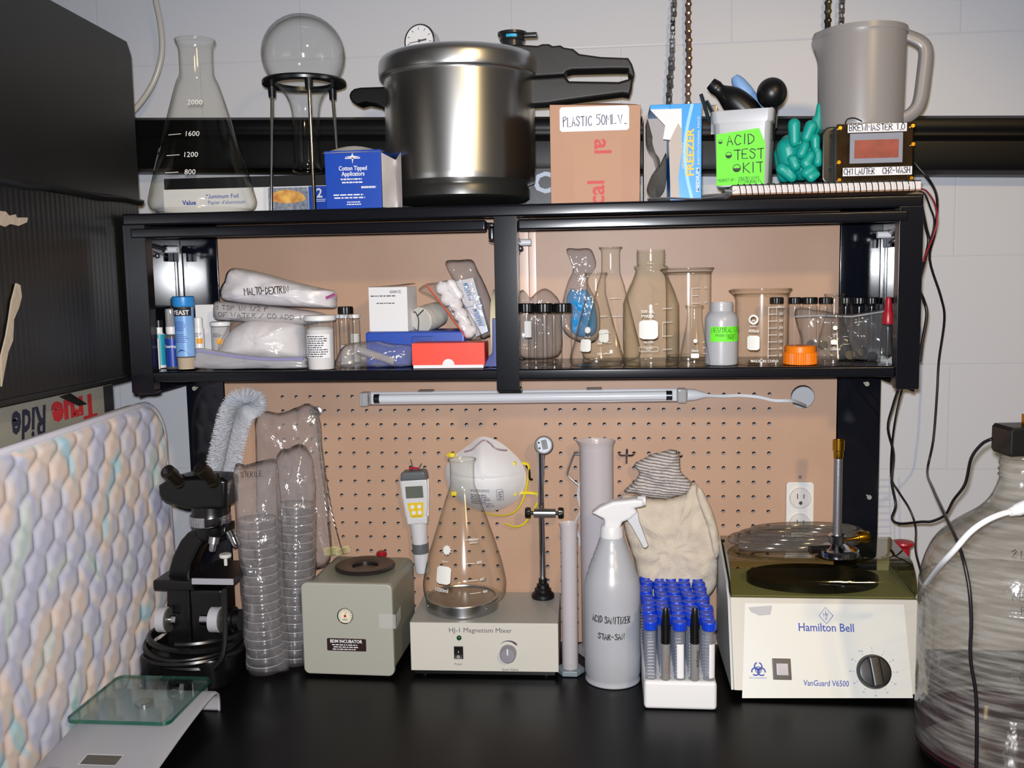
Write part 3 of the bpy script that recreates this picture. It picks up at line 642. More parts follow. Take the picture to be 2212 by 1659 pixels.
# ---- spiral notebook
o = Vector((XAT(1582, -.2, ZT), -.203, ZT+.0045)); W = XAT(1990, -.2, ZT)-o.x; T = .0155
nb = thing('spiral_notebook', 'wire-bound notebook lying flat, its coil along the front edge of the top shelf', 'notebook', o)
mb = MB(); mb.box(0, W, .004, .17, .002, T-.002, .001); pg = mb.build('page_block', PM('page_edges', (222, 214, 210), .8, bump=(300, .3, .001)), nb)
mb = MB(); mb.box(0, W, .003, .172, .0, .0018, .0005); mb.build('back_cover', PM('brown_board', (165, 125, 95), .6), nb)
mb = MB(); mb.box(0, W, .003, .172, T-.002, T-.0005, .0005); mb.build('front_cover', PM('dark_cover', (40, 40, 44), .5), nb)
n = 30
for half in range(1):
    mb = MB(); pts = []
    for i in range(n*10):
        a_ = 2*PI*i/10; pts.append((.006+(W-.012)*i/(n*10), .005+.0075*math.cos(a_)*1.0, T/2+(.0082)*math.sin(a_)))
    mb.tube(pts, .0007, 5); mb.build('wire_coil', PM('dark_wire', (60, 58, 62), .3, .8), nb)
# ---- tub with the green label
Y = -.16; P0 = AY(1618, 395, Y); zb = ZT+.0206; k = KM((P0.x, Y, .8))
tb = thing('storage_tub', 'frosted plastic tub with a bright green hand-lettered label on the top shelf', 'tub', (P0.x, Y+.05, zb), R(-13))
H = ZAT(236, P0.x, Y)-zb; wt, wbm = 63*k*1.04, 53*k*1.04; D = .05
mb = MB(); rings = []
for z, w_, d_ in ((.0005, wbm-.001, D*.84), (.001, wbm, D*.86), (H*.83, wt-.0035, D*.99), (H*.85, wt, D*1.02), (H, wt+.001, D*1.03), (H+.0005, wt-.001, D*1.01), (H*.85, wt-.003, D*.98)):
    rings.append([mb.bm.verts.new((x, y, z)) for x, y in rrect(2*w_, 2*d_, .010, 4)])
for A, B in zip(rings, rings[1:]):
    for i in range(len(A)): mb._f([A[i], A[(i+1) % len(A)], B[(i+1) % len(A)], B[i]])
mb._f(rings[0][::-1]); mb.build('tub', FROST, tb, sharp=60)
mb = MB()
sl = (wt-wbm)/H*.45
mpt = lambda x, y, h=0.: Vector((x, -(D*.86+(D*.13)*y/(H*.83))-.0006-h, y))
pts = [(-wbm*.98, .003), (wbm*.86, .003), (wbm*.9, H*.55), (wbm*.66, H*.75), (-wbm*.98, H*.70)]
mb._f([mb.bm.verts.new(mpt(*p)) for p in pts]); lb = mb.build('paper_label', GREENP, tb)
mb = MB(); hand(mb, mpt, 'ACID', .014, -wbm*.55, H*.555, width=.042, pen=.0016); hand(mb, mpt, 'TEST', .014, -wbm*.28, H*.36, width=.045, pen=.0016); hand(mb, mpt, 'KIT', .014, wbm*.08, H*.185, width=.03, pen=.0016)
hand(mb, mpt, 'PRODUCT OF:', .0042, -wbm*.92, H*.075, width=.026, pen=.0005); hand(mb, mpt, 'COUNTRY WIVES', .0042, -wbm*.12, H*.088, width=.031, pen=.0005); hand(mb, mpt, 'PITTSBURGH, PA.', .0042, -wbm*.12, H*.045, width=.036, pen=.0005)
for x, y, r in ((-wbm*.82, H*.6, .0032), (-wbm*.5, H*.42, .0048), (-wbm*.19, H*.245, .006)):
    disc(mb, mpt, x, y, r, r0=r*.82, lift=.0006); disc(mb, mpt, x, y, r*.95, a0=180, a1=360, lift=.0006)
mb.build('handwriting', PM('green_black_ink', (22, 44, 18), .6), lb)
mb = MB(); mb.box(-wbm*.8, wbm*.8, -D*.7, D*.7, .002, H*.84, .004); tag(mb.build('cotton_wad', PM('beige_wad', (205, 190, 178), .9, bump=(40, .5, .004)), loc=(P0.x, Y+.05, zb+.0005), parent=None), 'pale wad of packing filling the green-labelled tub', 'packing').rotation_euler = (0, 0, R(-13))
# things sticking out of the tub
c = AY(1667, 201, Y+.03); mb = MB(); mb.ball((0, 0, 0), 32*KM(c), sz=1.02, seg=36, rings=20); mb.lathe([(.009, -.022), (.007, -.034), (.0055, -.065), (.0055, -.07)], 20)
tag(mb.build('pipette_bulb', BRUB, loc=c), 'round black rubber pipette bulb rising from the green-labelled tub', 'rubber bulb')
p = [AY(x, y, Y+.045) for x, y in ((1535, 180), (1546, 189), (1556, 197), (1580, 213), (1606, 236), (1628, 262))]; c = p[-1].copy(); kb_ = KM(c)
pp = smooth_pts([(*(q-c), r*kb_) for q, r in zip(p, (13, 15.5, 15, 27, 31, 30))], 5); mb = MB(); mb.tube([Vector(q[:3]) for q in pp], [q[3] for q in pp], 24)
tag(mb.build('dust_blower', BRUB, loc=c), 'black rubber nozzle-shaped bulb leaning left out of the green-labelled tub', 'rubber bulb')
p = [AY(x, y, Y+.07) for x, y in ((1586, 165), (1596, 180), (1618, 210), (1642, 250))]; c = p[-1].copy()
mb = MB(); mb.tube([q-c for q in smooth_pts(p, 4)], [.005, .0072, .0085, .0095, .0105, .0112, .0118, .012, .012, .0122, .0122, .0122, .0122], 14)
tag(mb.build('rolled_glove', PM('pale_blue_nitrile', (128, 168, 222), .5, bump=(60, .3, .002)), loc=c), 'rolled pale blue rubber glove standing in the green-labelled tub', 'glove')
p0, p1 = AY(1514, 203, Y+.02), AY(1532, 262, Y+.03); mb = MB(); mb.tube([p0-p1, Vector((0, 0, 0))], .0028, 8); mb.box(.002, .012, -.002, .001, -.02, .024, .001); mb.tube([p0-p1+Vector((.008, 0, -.01)), Vector((.012, 0, 0))], .002, 8, flat=2.)
tag(mb.build('metal_tongs', PM('bright_tongs', (190, 188, 186), .2, 1.), loc=p1), 'shiny metal tongs upright in the left corner of the green-labelled tub', 'tongs')
# ---- teal gloves
g4 = lambda x, y, Y: AY(1400+x/5.027, 130+y/5.027, Y)
TEAL = PM('teal_rubber', (14, 158, 146), .42, bump=(30, .15, .002))
def glove(name, label, parts, o, dx=0):
    mb = MB()
    for (xa, ya, xb, yb, r0, r1, Y) in parts:
        A, B = g4(xa+dx, ya, Y), g4(xb+dx, yb, Y); k = KM(A)/5.027; n = 8
        pts = [A+(B-A)*i/n-o for i in range(n+1)]; rr = [(r0+(r1-r0)*i/n)*k for i in range(n+1)]
        mb.tube(pts, rr, 14); mb.ball(pts[0], rr[0], seg=14, rings=8); mb.ball(pts[-1], rr[-1], seg=14, rings=8)
    ob = mb.build(name, TEAL, loc=o, sharp=0); m = ob.modifiers.new('fuse', 'REMESH'); m.mode = 'VOXEL'; m.voxel_size = .0017; m.use_smooth_shade = True
    m = ob.modifiers.new('soften', 'SMOOTH'); m.iterations = 6
    return tag(ob, label, 'glove', 'teal rubber gloves')
o = g4(1640, 1330, -.13)
glove('rubber_glove', 'teal rubber glove crumpled fingers-forward beside the green-labelled tub', [(1590, 890, 1585, 700, 58, 70, -.15), (1720, 840, 1770, 720, 62, 72, -.14), (1665, 1015, 1700, 930, 62, 55, -.16), (1460, 1020, 1480, 1250, 95, 80, -.11), (1520, 900, 1540, 1100, 90, 90, -.11), (1650, 900, 1650, 1200, 100, 110, -.1), (1450, 1180, 1560, 1270, 65, 60, -.14), (1560, 1070, 1600, 1150, 50, 60, -.15), (1520, 960, 1560, 1190, 130, 120, -.122), (1640, 900, 1660, 1180, 120, 130, -.118)], o)
o2 = g4(1800, 1330, -.11)
glove('rubber_glove', 'second teal rubber glove, its rolled cuff standing up against the white jug', [(1845, 945, 1840, 850, 50, 56, -.14), (1740, 1115, 1790, 1040, 68, 60, -.155), (1870, 1110, 1870, 1010, 56, 50, -.14), (1745, 1225, 1800, 1190, 62, 60, -.16), (1800, 1275, 1860, 1240, 55, 40, -.16), (1790, 900, 1800, 1250, 75, 80, -.1), (1870, 720, 1885, 500, 50, 30, -.1), (1905, 640, 1880, 480, 35, 22, -.1), (1830, 760, 1850, 640, 60, 40, -.1), (1820, 960, 1830, 1200, 95, 100, -.11), (1760, 1000, 1790, 1180, 80, 80, -.125), (1870, 760, 1890, 640, 66, 60, -.09)], o2, -28)
# ---- controller box with the red display
Y = -.172; ZN = ZT+.0205; a = pxpoly([(1806, 393), (1974, 390), (1970, 263), (1799, 266)], Y); o = Vector((a[0][0], Y, ZN)); a = rel(a, o); a[0] = (0, 0); a[1] = (a[1][0], 0); W, H = a[1][0], a[2][1]
ct = thing('controller_box', 'home-made controller box with a red display and hand-written strips, under the white jug', 'controller', o)
mb = MB(); mb.prism(rrect(W+.02, H, .012, 4, W/2-.006, H/2), .022, .12, 'xz', .003); mb.build('case', PM('black_case', (12, 14, 14), .3), ct)
SMOKE = GLASS('smoky_acrylic', (214, 204, 188), (90, 80, 60), gain=.7, base=.09, rough=.04, bump=(12, .15, .002))
mb = MB(); mb.box(0, W, 0, .003, 0, H, .0008); pl = mb.build('front_panel', SMOKE, ct)
mb = MB(); mb.box(.001, W-.001, .006, .02, .001, H-.001, .001); mb.build('inner_board', PM('olive_board', (128, 116, 98), .5, var=(50, (84, 74, 60), 1)), ct)
for x, z in ((.004, .004), (W-.004, .004), (.004, H-.006), (W-.004, H-.006), (.003, H*.35), (W-.003, H*.62)):
    mb = MB(); mb.cyl((x, -.003, z), (x, .004, z), .0028, seg=10); mb.build('corner_screw', BRASS, ct)
mb = MB(); mb.cyl((.008, -.0015, .016), (W-.006, -.0015, .0175), .0042, seg=14); mb.build('clear_rod', GLASS('amber_rod', (200, 185, 150), (90, 75, 40), gain=.9, base=.2), ct)
mb = MB(); mp = flat_map((0, -.0006, 0)); x0, x1, z0, z1 = W*.165, W*.845, H*.32, H*.83
mb.prism([(x0, z0), (x1, z0), (x1, z1), (x0, z1)], -.0022, -.0004, 'xz', .0006); ds = mb.build('display_bezel', PM('blue_grey_bezel', (132, 136, 150), .5), ct)
mb = MB(); xi0, xi1, zi0, zi1 = W*.225, W*.79, H*.405, H*.715; mb.box(xi0, xi1, -.0028, -.002, zi0, zi1); mb.build('display_window', PM('red_display', (150, 62, 54), .3, var=(90, (130, 50, 46), 1)), ds)
mb = MB(); patch(mb, mp, W*.135, W*.89, H*.845, H*.985, lift=.001); s1 = mb.build('label_strip', PAPER, ct); mb = MB(); hand(mb, mp, 'BREWMASTER 1.0', .0085, W*.155, H*.875, width=W*.72, pen=.0012, lift=.0016); mb.build('handwriting', PM('violet_black_ink', (44, 36, 56), .6), s1)
mb = MB(); mp = flat_map((0, -.0062, 0)); patch(mb, mp, W*.07, W*.955, H*.105, H*.245, lift=.001); s2 = mb.build('label_strip', PAPER, ct); mb = MB(); hand(mb, mp, 'CH1 LAUTER', .0085, W*.085, H*.13, width=W*.40, pen=.0012, lift=.0016); hand(mb, mp, 'CH2-WASH', .0085, W*.58, H*.135, width=W*.355, pen=.0012, lift=.0016); mb.build('handwriting', PM('violet_black_ink', (44, 36, 56), .6), s2)
p = [AY(1826, 268, Y+.02), AY(1830, 258, Y+.02), AY(1845, 255, Y+.015), AY(1862, 262, Y+.01)]; mb = MB(); mb.tube([q-o for q in smooth_pts(p, 4)], .001, 6); mb.build('wire', BPLAS, ct)
# ---- white jug on the controller box
Y = -.095; zj = ZN+H+.0005; P0 = AY(1860, 160, Y); k = KM(P0); top = ZAT(68, P0.x, Y)-zj
jg = thing('plastic_jug', 'translucent white plastic measuring jug with spout and handle on the controller box', 'jug', (P0.x, Y, zj))
JUG = PM('translucent_white_plastic', (146, 141, 140), .35, trans=.0, sss=.0, bump=(200, .05, .0005))
pr = [(84, 0), (87, .004), (88, .02), (90, top*.6), (91, top*.93), (93, top*.94), (93, top)]; pr = [(r*k, z) for r, z in pr]
def spout(x, y, z):
    a_ = math.atan2(y, x); d_ = abs(math.atan2(math.sin(a_-PI), math.cos(a_-PI))); f_ = max(0., 1-d_/.38); hz = max(0., min(1, (z-top*.68)/(top*.2))); hz = hz if z < top*.9 else max(.0, 1-(z-top*.9)/(top*.1)*.6)
    q = 1+.17*f_*f_*hz; return x*q, y*q, z
mb = MB(); prs = [tuple(q) for q in smooth_pts([pr[0], pr[1], pr[2], pr[3]], 6)]+[tuple(q) for q in smooth_pts([pr[3], (90.5*k, top*.8), pr[4], pr[5], pr[6]], 4)][1:]
vs = mb.lathe([(0, .001)]+[(r, max(.0005, z)) for r, z in prs]+[(r-.0016, z) for r, z in prs[::-1] if z > .006], 64)
for v in vs: v.co = spout(*v.co)
mb.build('body', JUG, jg, sharp=50)
hp = [AY(x, y, Y)-Vector((P0.x, Y, zj)) for x, y in ((1944, 72), (1962, 78), (1990, 92), (2000, 112), (1996, 160), (1988, 215), (1975, 240), (1950, 256), (1926, 262))]
mb = MB(); hp = smooth_pts(hp, 4); mb.tube(hp, [.0095+.0035*math.sin(PI*i/(len(hp)-1)) for i in range(len(hp))], 12, flat=.8); mb.build('handle', JUG, jg)
# ---- chains
PIN = PM('highlit_chain_pin', (226, 224, 224), .25, .7)  # the highlights on the pin ends are put into this pale colour
def chain(label, px, Y, ztop, zbot, rot0, twist, mat, lean=0.):
    p = .0159; n = int((ztop-zbot)/p); o = Vector((XAT(px, Y, .95), Y, zbot)); mb = MB()
    for i in range(n):
        z = (i+.5)*p; a_ = rot0+twist*math.sin(i*.35+px); M = Matrix.Translation((lean*z+.0008*math.sin(i*.8), 0, z)) @ Matrix.Rotation(a_, 4, 'Z')
        w_ = .0036 if i % 2 else .0024
        pl_ = [(.0056*math.cos(t), p/2+.0056*math.sin(t)) for t in [R(-48+276*j/8) for j in range(9)]]; pl_ = [(x, z_) for x, z_ in pl_]+[(-x, -z_) for x, z_ in pl_]
        for s_ in (-1, 1): mb.prism(pl_, s_*w_-.0006, s_*w_+.0006, 'xz', M=M)
        mb.mi = 1; mb.tube([M @ Vector((0, -.0048, p/2)), M @ Vector((0, .0048, p/2))], .0018, 8); mb.mi = 0
        mb.tube([M @ Vector((0, -.0024, -p/2)), M @ Vector((0, .0024, -p/2))], .0046, 8)
    return tag(mb.build('chain', [mat, PIN], loc=o), label, 'chain')
RUST = PM('rusty_chain', (84, 62, 56), .45, .6, var=(60, (44, 34, 32), 1)); CHN = PM('worn_steel_chain', (150, 146, 146), .35, .6, var=(40, (60, 57, 58), 1)); OLV = PM('oily_chain', (78, 74, 60), .4, .8, var=(60, (36, 34, 30), 1))
chain('brown roller chain seen face on, hanging above the blue bag carton', 1487, .185, 1.3, .88, .1, .1, RUST)
chain('thin twisted grey roller chain hanging left of the brown chain', 1441, .185, 1.3, .88, R(80), .5, CHN, lean=.05)
chain('olive roller chain seen face on, hanging behind the white jug', 1786, .185, 1.3, 1.0, .25, .15, OLV)
chain('grey roller chain seen edge on, hanging behind the white jug', 1815, .185, 1.3, 1.0, R(78), .3, CHN)
# ---- clear hose at the top left
p = [AY(x, y, .13) for x, y in ((328, -60), (336, 0), (346, 50), (350, 105), (342, 150), (325, 190), (296, 231), (255, 270), (215, 290))]; o = p[-1].copy(); mb = MB(); mb.tube([q-o for q in smooth_pts(p, 6)], .0055, 12)
tag(mb.build('plastic_hose', PM('milky_hose', (186, 182, 172), .3), loc=o), 'milky plastic hose curving down the wall behind the black panel', 'hose')
# ---- black corrugated panel on the left
XP = -.6565; ZB = .500
bp = thing('black_panel_box', 'large scuffed black corrugated plastic panel box filling the upper left corner', 'panel box', (XP, -.6, ZB))
BCOR = PM('black_corrugated', (15, 15, 15), .36, bump=(8, .12, .004), var=(4, (23, 23, 22), 1))
zc = .778-ZB; zt = 1.032-ZB
mb = MB(); mb.prism([(.475, zc+.004), (.475, zt-.02), (.462, zt-.0), (-.8, zt+.035), (-.8, zc-.004)], -.30, .006, 'yz', .004); mb.build('upper_panel', BCOR, bp)
mb = MB(); b = mb.bm
mb.grid(lambda u, v: (.0035+.00022*math.cos(u*1.27/.006*PI), .47-1.27*u, .004+(zc-.008)*v), 420, 2)
mb.box(-.28, .0022, -.8, .47, .002, zc-.002); mb.box(-.28, .006, -.8, .47, -.004, .004, .001); mb.build('lower_panel', BCOR, bp, sharp=0)
mb = MB(); mb.tube([Vector((.008+.002*math.sin(i), .475-1.27*i/20, zc+.002*math.sin(i*2.1))) for i in range(21)], .006, 8, flat=.5); mb.build('fold_lip', BCOR, bp)
TORN = PM('torn_tan_card', (176, 160, 140), .9, bump=(60, .6, .003))
def tear(pts, n=0):
    q = [AX(x, y, XP+.0075) for x, y in pts]; q = [((v.y+.6), v.z-ZB) for v in q]; mb = MB(); mb.prism(q, .0055, .0078, 'yz'); mb.build('torn_patch', TORN, bp)
tear([(-6, 455), (12, 457), (20, 466), (34, 463), (36, 470), (60, 470), (58, 480), (40, 488), (22, 484), (10, 490), (-6, 484)])
tear([(36, 612), (44, 616), (47, 640), (42, 662), (30, 690), (28, 735), (18, 760), (10, 800), (4, 835), (3, 770), (14, 725), (20, 690), (26, 650)])
# ---- carton with upside-down lettering below it
XC = -.70
p = [AX(x, y, XC) for x, y in ((243, 846), (243, 905), (-40, 890), (-40, 990))]
rc = thing('lettered_carton', 'grey-green carton with upside-down red and black lettering, left edge below the black panel', 'carton', (XC, p[0].y, .30))
mb = MB(); mb.box(-.25, 0, -.85, 0, 0, .186, .002); mb.build('carton', PM('grey_green_card', (150, 146, 132), .6, var=(6, (130, 126, 116), 1)), rc)
mpc = lambda x, y, h=0.: Vector((h+.0003, -x, y)) # x runs towards the camera
zz = lambda px, py: (lambda v: (p[0].y-v.y, v.z-.30))(AX(px, py, XC))
mb = MB(); patch(mb, mpc, .0, .03, .005, .184); mb.build('dark_edge', PM('dark_spine', (40, 40, 44), .6), rc)
a, b_ = zz(208, 872), zz(112, 915); yb = (zz(160, 888)[1])
mb = MB(); f = lambda x, y, h=0.: mpc(x, y, h)
c0_ = (a[0]+b_[0])/2; text(mb, (lambda x, y, h=0.: mpc(2*c0_-x, y, h)), 'True', .040, (a[0]+b_[0])/2, yb+.018, width=b_[0]-a[0], rot=PI, bold=.05); mb.build('lettering', PM('dull_red_print', (178, 40, 46), .6), rc)
mb = MB(); q = [zz(125, 857), zz(150, 849), zz(187, 873), zz(168, 877)]; mb._f([mb.bm.verts.new(mpc(x, y, .0012)) for x, y in q]); mb.build('black_swoosh', BPLAS, rc)
a, b_ = zz(98, 880), zz(25, 925); mb = MB(); c1_ = (a[0]+b_[0])/2; text(mb, (lambda x, y, h=0.: mpc(2*c1_-x, y, h)), 'Ride', .045, (a[0]+b_[0])/2, yb+.018, width=b_[0]-a[0], rot=PI, bold=.03, shear=.2); mb.build('lettering', PM('blue_black_print', (36, 38, 58), .6), rc)
# ---- quilted mattress
XM = -.658
mt = thing('quilted_mattress', 'pastel quilted cot mattress standing on edge beside the bench on the left', 'mattress', (XM, -.4, -.3)); mt.rotation_euler = (.028, 0, 0)
def quilt_material():
    m, n, o = _nt('pastel_quilt'); b = n.nodes.new('ShaderNodeBsdfPrincipled'); n.links.new(b.outputs[0], o.inputs[0]); b.inputs['Roughness'].default_value = .75
    tc = n.nodes.new('ShaderNodeTexCoord'); mpn = n.nodes.new('ShaderNodeMapping'); n.links.new(tc.outputs['Object'], mpn.inputs[0]); mpn.inputs['Scale'].default_value = (1, 1, .5)
    t = n.nodes.new('ShaderNodeTexNoise'); t.inputs['Scale'].default_value = 9; t.inputs['Detail'].default_value = 1.5; t.inputs['Distortion'].default_value = 1.2; n.links.new(mpn.outputs[0], t.inputs[0])
    r = n.nodes.new('ShaderNodeValToRGB'); n.links.new(t.outputs[0], r.inputs[0]); e = r.color_ramp.elements
    cols = [(.28, (164, 204, 206)), (.36, (208, 214, 212)), (.43, (192, 194, 218)), (.50, (208, 205, 214)), (.56, (230, 208, 194)), (.61, (216, 211, 204)), (.67, (176, 208, 222)), (.76, (190, 214, 204))]
    e[0].position = cols[0][0]; e[0].color = (*lin(cols[0][1]), 1); e[1].position = cols[-1][0]; e[1].color = (*lin(cols[-1][1]), 1)
    for ps, c in cols[1:-1]:
        q = e.new(ps); q.color = (*lin(c), 1)
    n.links.new(r.outputs[0], b.inputs['Base Color'])
    t2 = n.nodes.new('ShaderNodeTexNoise'); t2.inputs['Scale'].default_value = 900; n.links.new(tc.outputs['Object'], t2.inputs[0]); q = n.nodes.new('ShaderNodeBump'); q.inputs['Strength'].default_value = .2; q.inputs['Distance'].default_value = .0008
    n.links.new(t2.outputs[0], q.inputs['Height']); n.links.new(q.outputs[0], b.inputs['Normal']); return m
QM = quilt_material(); PY, PZ = .050, .054
def hexd(y, z):
    best = 9, 9
    r0 = math.floor(z/(PZ*.75)); d = []
    for r_ in (r0-1, r0, r0+1, r0+2):
        off = .5*PY if r_ % 2 else 0; c0 = math.floor((y-off)/PY)
        for c_ in (c0, c0+1): d.append(math.hypot((y-off-c_*PY)/PY, (z-r_*PZ*.75)/(PZ*.86)))
    d.sort(); return min(1, (d[1]-d[0])*2.2)
Yf, Yn, Z1 = .365, -.45, .737; RC = .075
def outline(y, z):
    """distance inside the mattress outline"""
    dy, dz = Yf-y, Z1-z
    if dy < RC and dz < RC: return RC-math.hypot(RC-dy, RC-dz)
    return min(dy, dz)
mb = MB(); b = mb.bm
def qf(u, v):
    y = Yn+(Yf-Yn)*u; z = .05+(Z1-.05)*v; d = outline(y, z)
    if d < 0:
        cy_, cz_ = Yf-RC, Z1-RC; l = math.hypot(y-cy_, z-cz_); y = cy_+(y-cy_)*RC/l; z = cz_+(z-cz_)*RC/l; d = 0
    e = min(1., d/.012); h = hexd(y, z); return (-.012+.009*math.sqrt(e)+.0042*e*h**.6 if h > 0 else -.012+.009*math.sqrt(e), y, z)
mb.grid(qf, 230, 200); mb.build('quilted_cover', QM, mt, sharp=0)
mb = MB(); q = [(Yn, Z1), (Yf-RC, Z1)]+[(Yf-RC+RC*math.sin(R(a_)), Z1-RC+RC*math.cos(R(a_))) for a_ in range(10, 90, 10)]+[(Yf, Z1-RC), (Yf, .05)]
mb.tube([(-.010, y, z) for y, z in q], .0055, 10); mb.build('piping', PM('pale_piping', (196, 194, 204), .6), mt, sharp=0)
mb = MB(); mb.prism([(Yn, .05)]+q[:1]+q[1:]+[], -.034, -.012, 'yz'); mb.build('mattress_core', PM('pale_side', (186, 184, 188), .8), mt)
# ---- cables on the right
def cable(name, label, pts, r, mat, Ys=None, cat='cable', seg=7, n=5):
    P = [AY(q[0], q[1], q[2]) for q in pts]; o = P[-1].copy(); mb = MB(); mb.tube([q-o for q in smooth_pts(P, n)], r, seg); return tag(mb.build(name, mat, loc=o, sharp=0), label, cat)
CBL = PM('black_cable', (24, 20, 26), .4); CRED = PM('red_wire', (150, 34, 44), .45)
cable('power_cable', 'long black cable running down the right wall and across the glass carboy', [(1958, 300, -.05), (1975, 350, -.04), (2008, 390, -.04), (2024, 430, -.0), (2020, 500, .05), (2008, 560, .08), (2032, 640, .1), (2040, 690, .12), (2028, 780, .14), (2024, 850, .14), (2016, 950, .14), (2003, 1018, .12), (2015, 1055, -.12), (2040, 1110, -.34), (2072, 1180, -.475), (2092, 1260, -.505), (2098, 1340, -.512), (2096, 1420, -.513), (2108, 1500, -.514), (2110, 1600, -.516), (2108, 1690, -.516)], .0022, CBL)
cable('adapter_cable', 'black cable looping from behind the cabinet post to the black power adapter', [(1940, 842, -.16), (1928, 880, -.1), (1918, 925, 0), (1930, 980, .02), (1926, 1040, .02), (1935, 1090, .02), (1927, 1120, 0), (1945, 1131, -.05), (1990, 1127, -.12), (2014, 1126, -.15), (2042, 1112, -.17), (2060, 1080, -.24), (2085, 1045, -.3), (2098, 990, -.34), (2120, 960, -.37), (2142, 948, -.385)], .0022, CBL)
cable('thin_cable', 'thin black cable hanging from the cabinet post down past the centrifuge', [(1948, 842, -.16), (1935, 900, -.03), (1927, 960, .02), (1925, 1030, .05), (1940, 1060, .05), (1965, 1100, .05), (1978, 1140, .03), (1978, 1190, -.05), (1990, 1240, -.1), (1996, 1300, -.15), (1993, 1400, -.16), (2000, 1500, -.18)], .0018, CBL)
cable('red_wire', 'thin red wire curving over the right end of the top shelf', [(1985, 408, -.19), (2000, 412, -.17), (2017, 435, -.14), (2024, 465, -.13), (2022, 490, -.13), (2012, 520, -.13), (2001, 545, -.14), (1994, 565, -.15)], .0014, CRED, cat='wire')
cable('black_wire', 'thin black wire curving over the right end of the top shelf under the red one', [(1985, 412, -.19), (1998, 420, -.17), (2010, 450, -.15), (2018, 475, -.14), (2014, 505, -.135), (2004, 530, -.13), (2000, 550, -.14), (1994, 575, -.15)], .0014, CBL, cat='wire')
cable('cable_bundle', 'black cable bundle tucked behind the right cabinet post', [(1992, 450, -.17), (2000, 490, -.14), (2006, 520, -.13), (1998, 560, -.14), (1990, 590, -.16), (1985, 620, -.16), (1996, 650, -.14), (2002, 680, -.14), (1992, 740, -.15), (1986, 780, -.16)], .0024, CBL)
# ================================================================ things inside the cabinet
def bottle(name, label, cat, px, Y, z0, prof, mat, parts=(), group=None, seg=32, n=0, lpart='body'):
    """turned container; parts = (part name, profile in px, material)"""
    o, pr, k = pxprof(prof, px, Y, z0); t = thing(name, label, cat, o, group=group)
    if n: pr = [tuple(q) for q in smooth_pts(pr, n)]
    pr = [(max(0, r), max(.0003, z)) for r, z in pr]
    mb = MB(); mb.lathe([(0, pr[0][1])]+pr, seg); mb.build(lpart, mat, t, sharp=40)
    for nm, pf, m in parts:
        q = [(hw*k, max(.0004, ZAT(py, o.x, Y)-z0)) for hw, py in pf]; mb = MB(); mb.lathe(q, seg); mb.build(nm, m, t, sharp=40)
    return t, pr, k
def zrow(t, py): return ZAT(py, t.location.x, t.location.y)-t.location.z
def pillow(name, outline, Y, thick, mat, o=None, parent=None, wr=.002, rings=9, seed=0, n=5, flatback=False, ws=60, zmin=None):
    """a bag: a measured outline, blown up front and back, with creases"""
    if o is None: o = Vector((0, 0, 0))
    P = [AY(x, y, Y)-o for x, y in outline]; P = smooth_pts(P, n, True) if n > 1 else P
    c = sum(P, Vector())/len(P); mb = MB(); sv = Vector((seed*7.1, seed*3.3, seed))
    for s_ in (-1, 1):
        prev = None
        for i in range(rings+1):
            t = i/rings; f = math.sqrt(max(0, 1-t*t))
            if i == 0: ring = [mb.bm.verts.new((c.x, c.y+s_*thick*(1 if s_ < 0 or not flatback else .2)+wr*noise.noise(c*ws+sv), c.z))]
            else:
                ring = []
                for p in P:
                    q = c+(p-c)*t; w_ = wr*noise.noise(q*ws+sv)*2*(1-.3*t)+wr*.6*noise.noise(q*ws*2.7+sv)
                    ring.append(mb.bm.verts.new((q.x, q.y+s_*thick*f*(1 if s_ < 0 or not flatback else .2)+w_, q.z)))
            if prev:
                L = len(ring)
                for j in range(L):
                    a = [prev[j % len(prev)], prev[(j+1) % len(prev)], ring[(j+1) % L], ring[j]]; u = []
                    for v in a:
                        if v not in u: u.append(v)
                    mb._f(u if s_ < 0 else u[::-1])
            prev = ring
    bmesh.ops.remove_doubles(mb.bm, verts=mb.bm.verts[:], dist=.00002)
    lo = (ZS if o.z > .495 else 0.)+.0012-o.z
    for v in mb.bm.verts:
        if v.co.z < lo: v.co.z = lo+.0004*noise.noise(v.co*90)
        if v.co.y+o.y > -.0025: v.co.y = -.0025-o.y
    return mb.build(name, mat, parent, loc=o if parent is None else None, sharp=0)
cc = lambda pts, ox, oy: [(ox+x/3.687, oy+y/3.687) for x, y in pts]
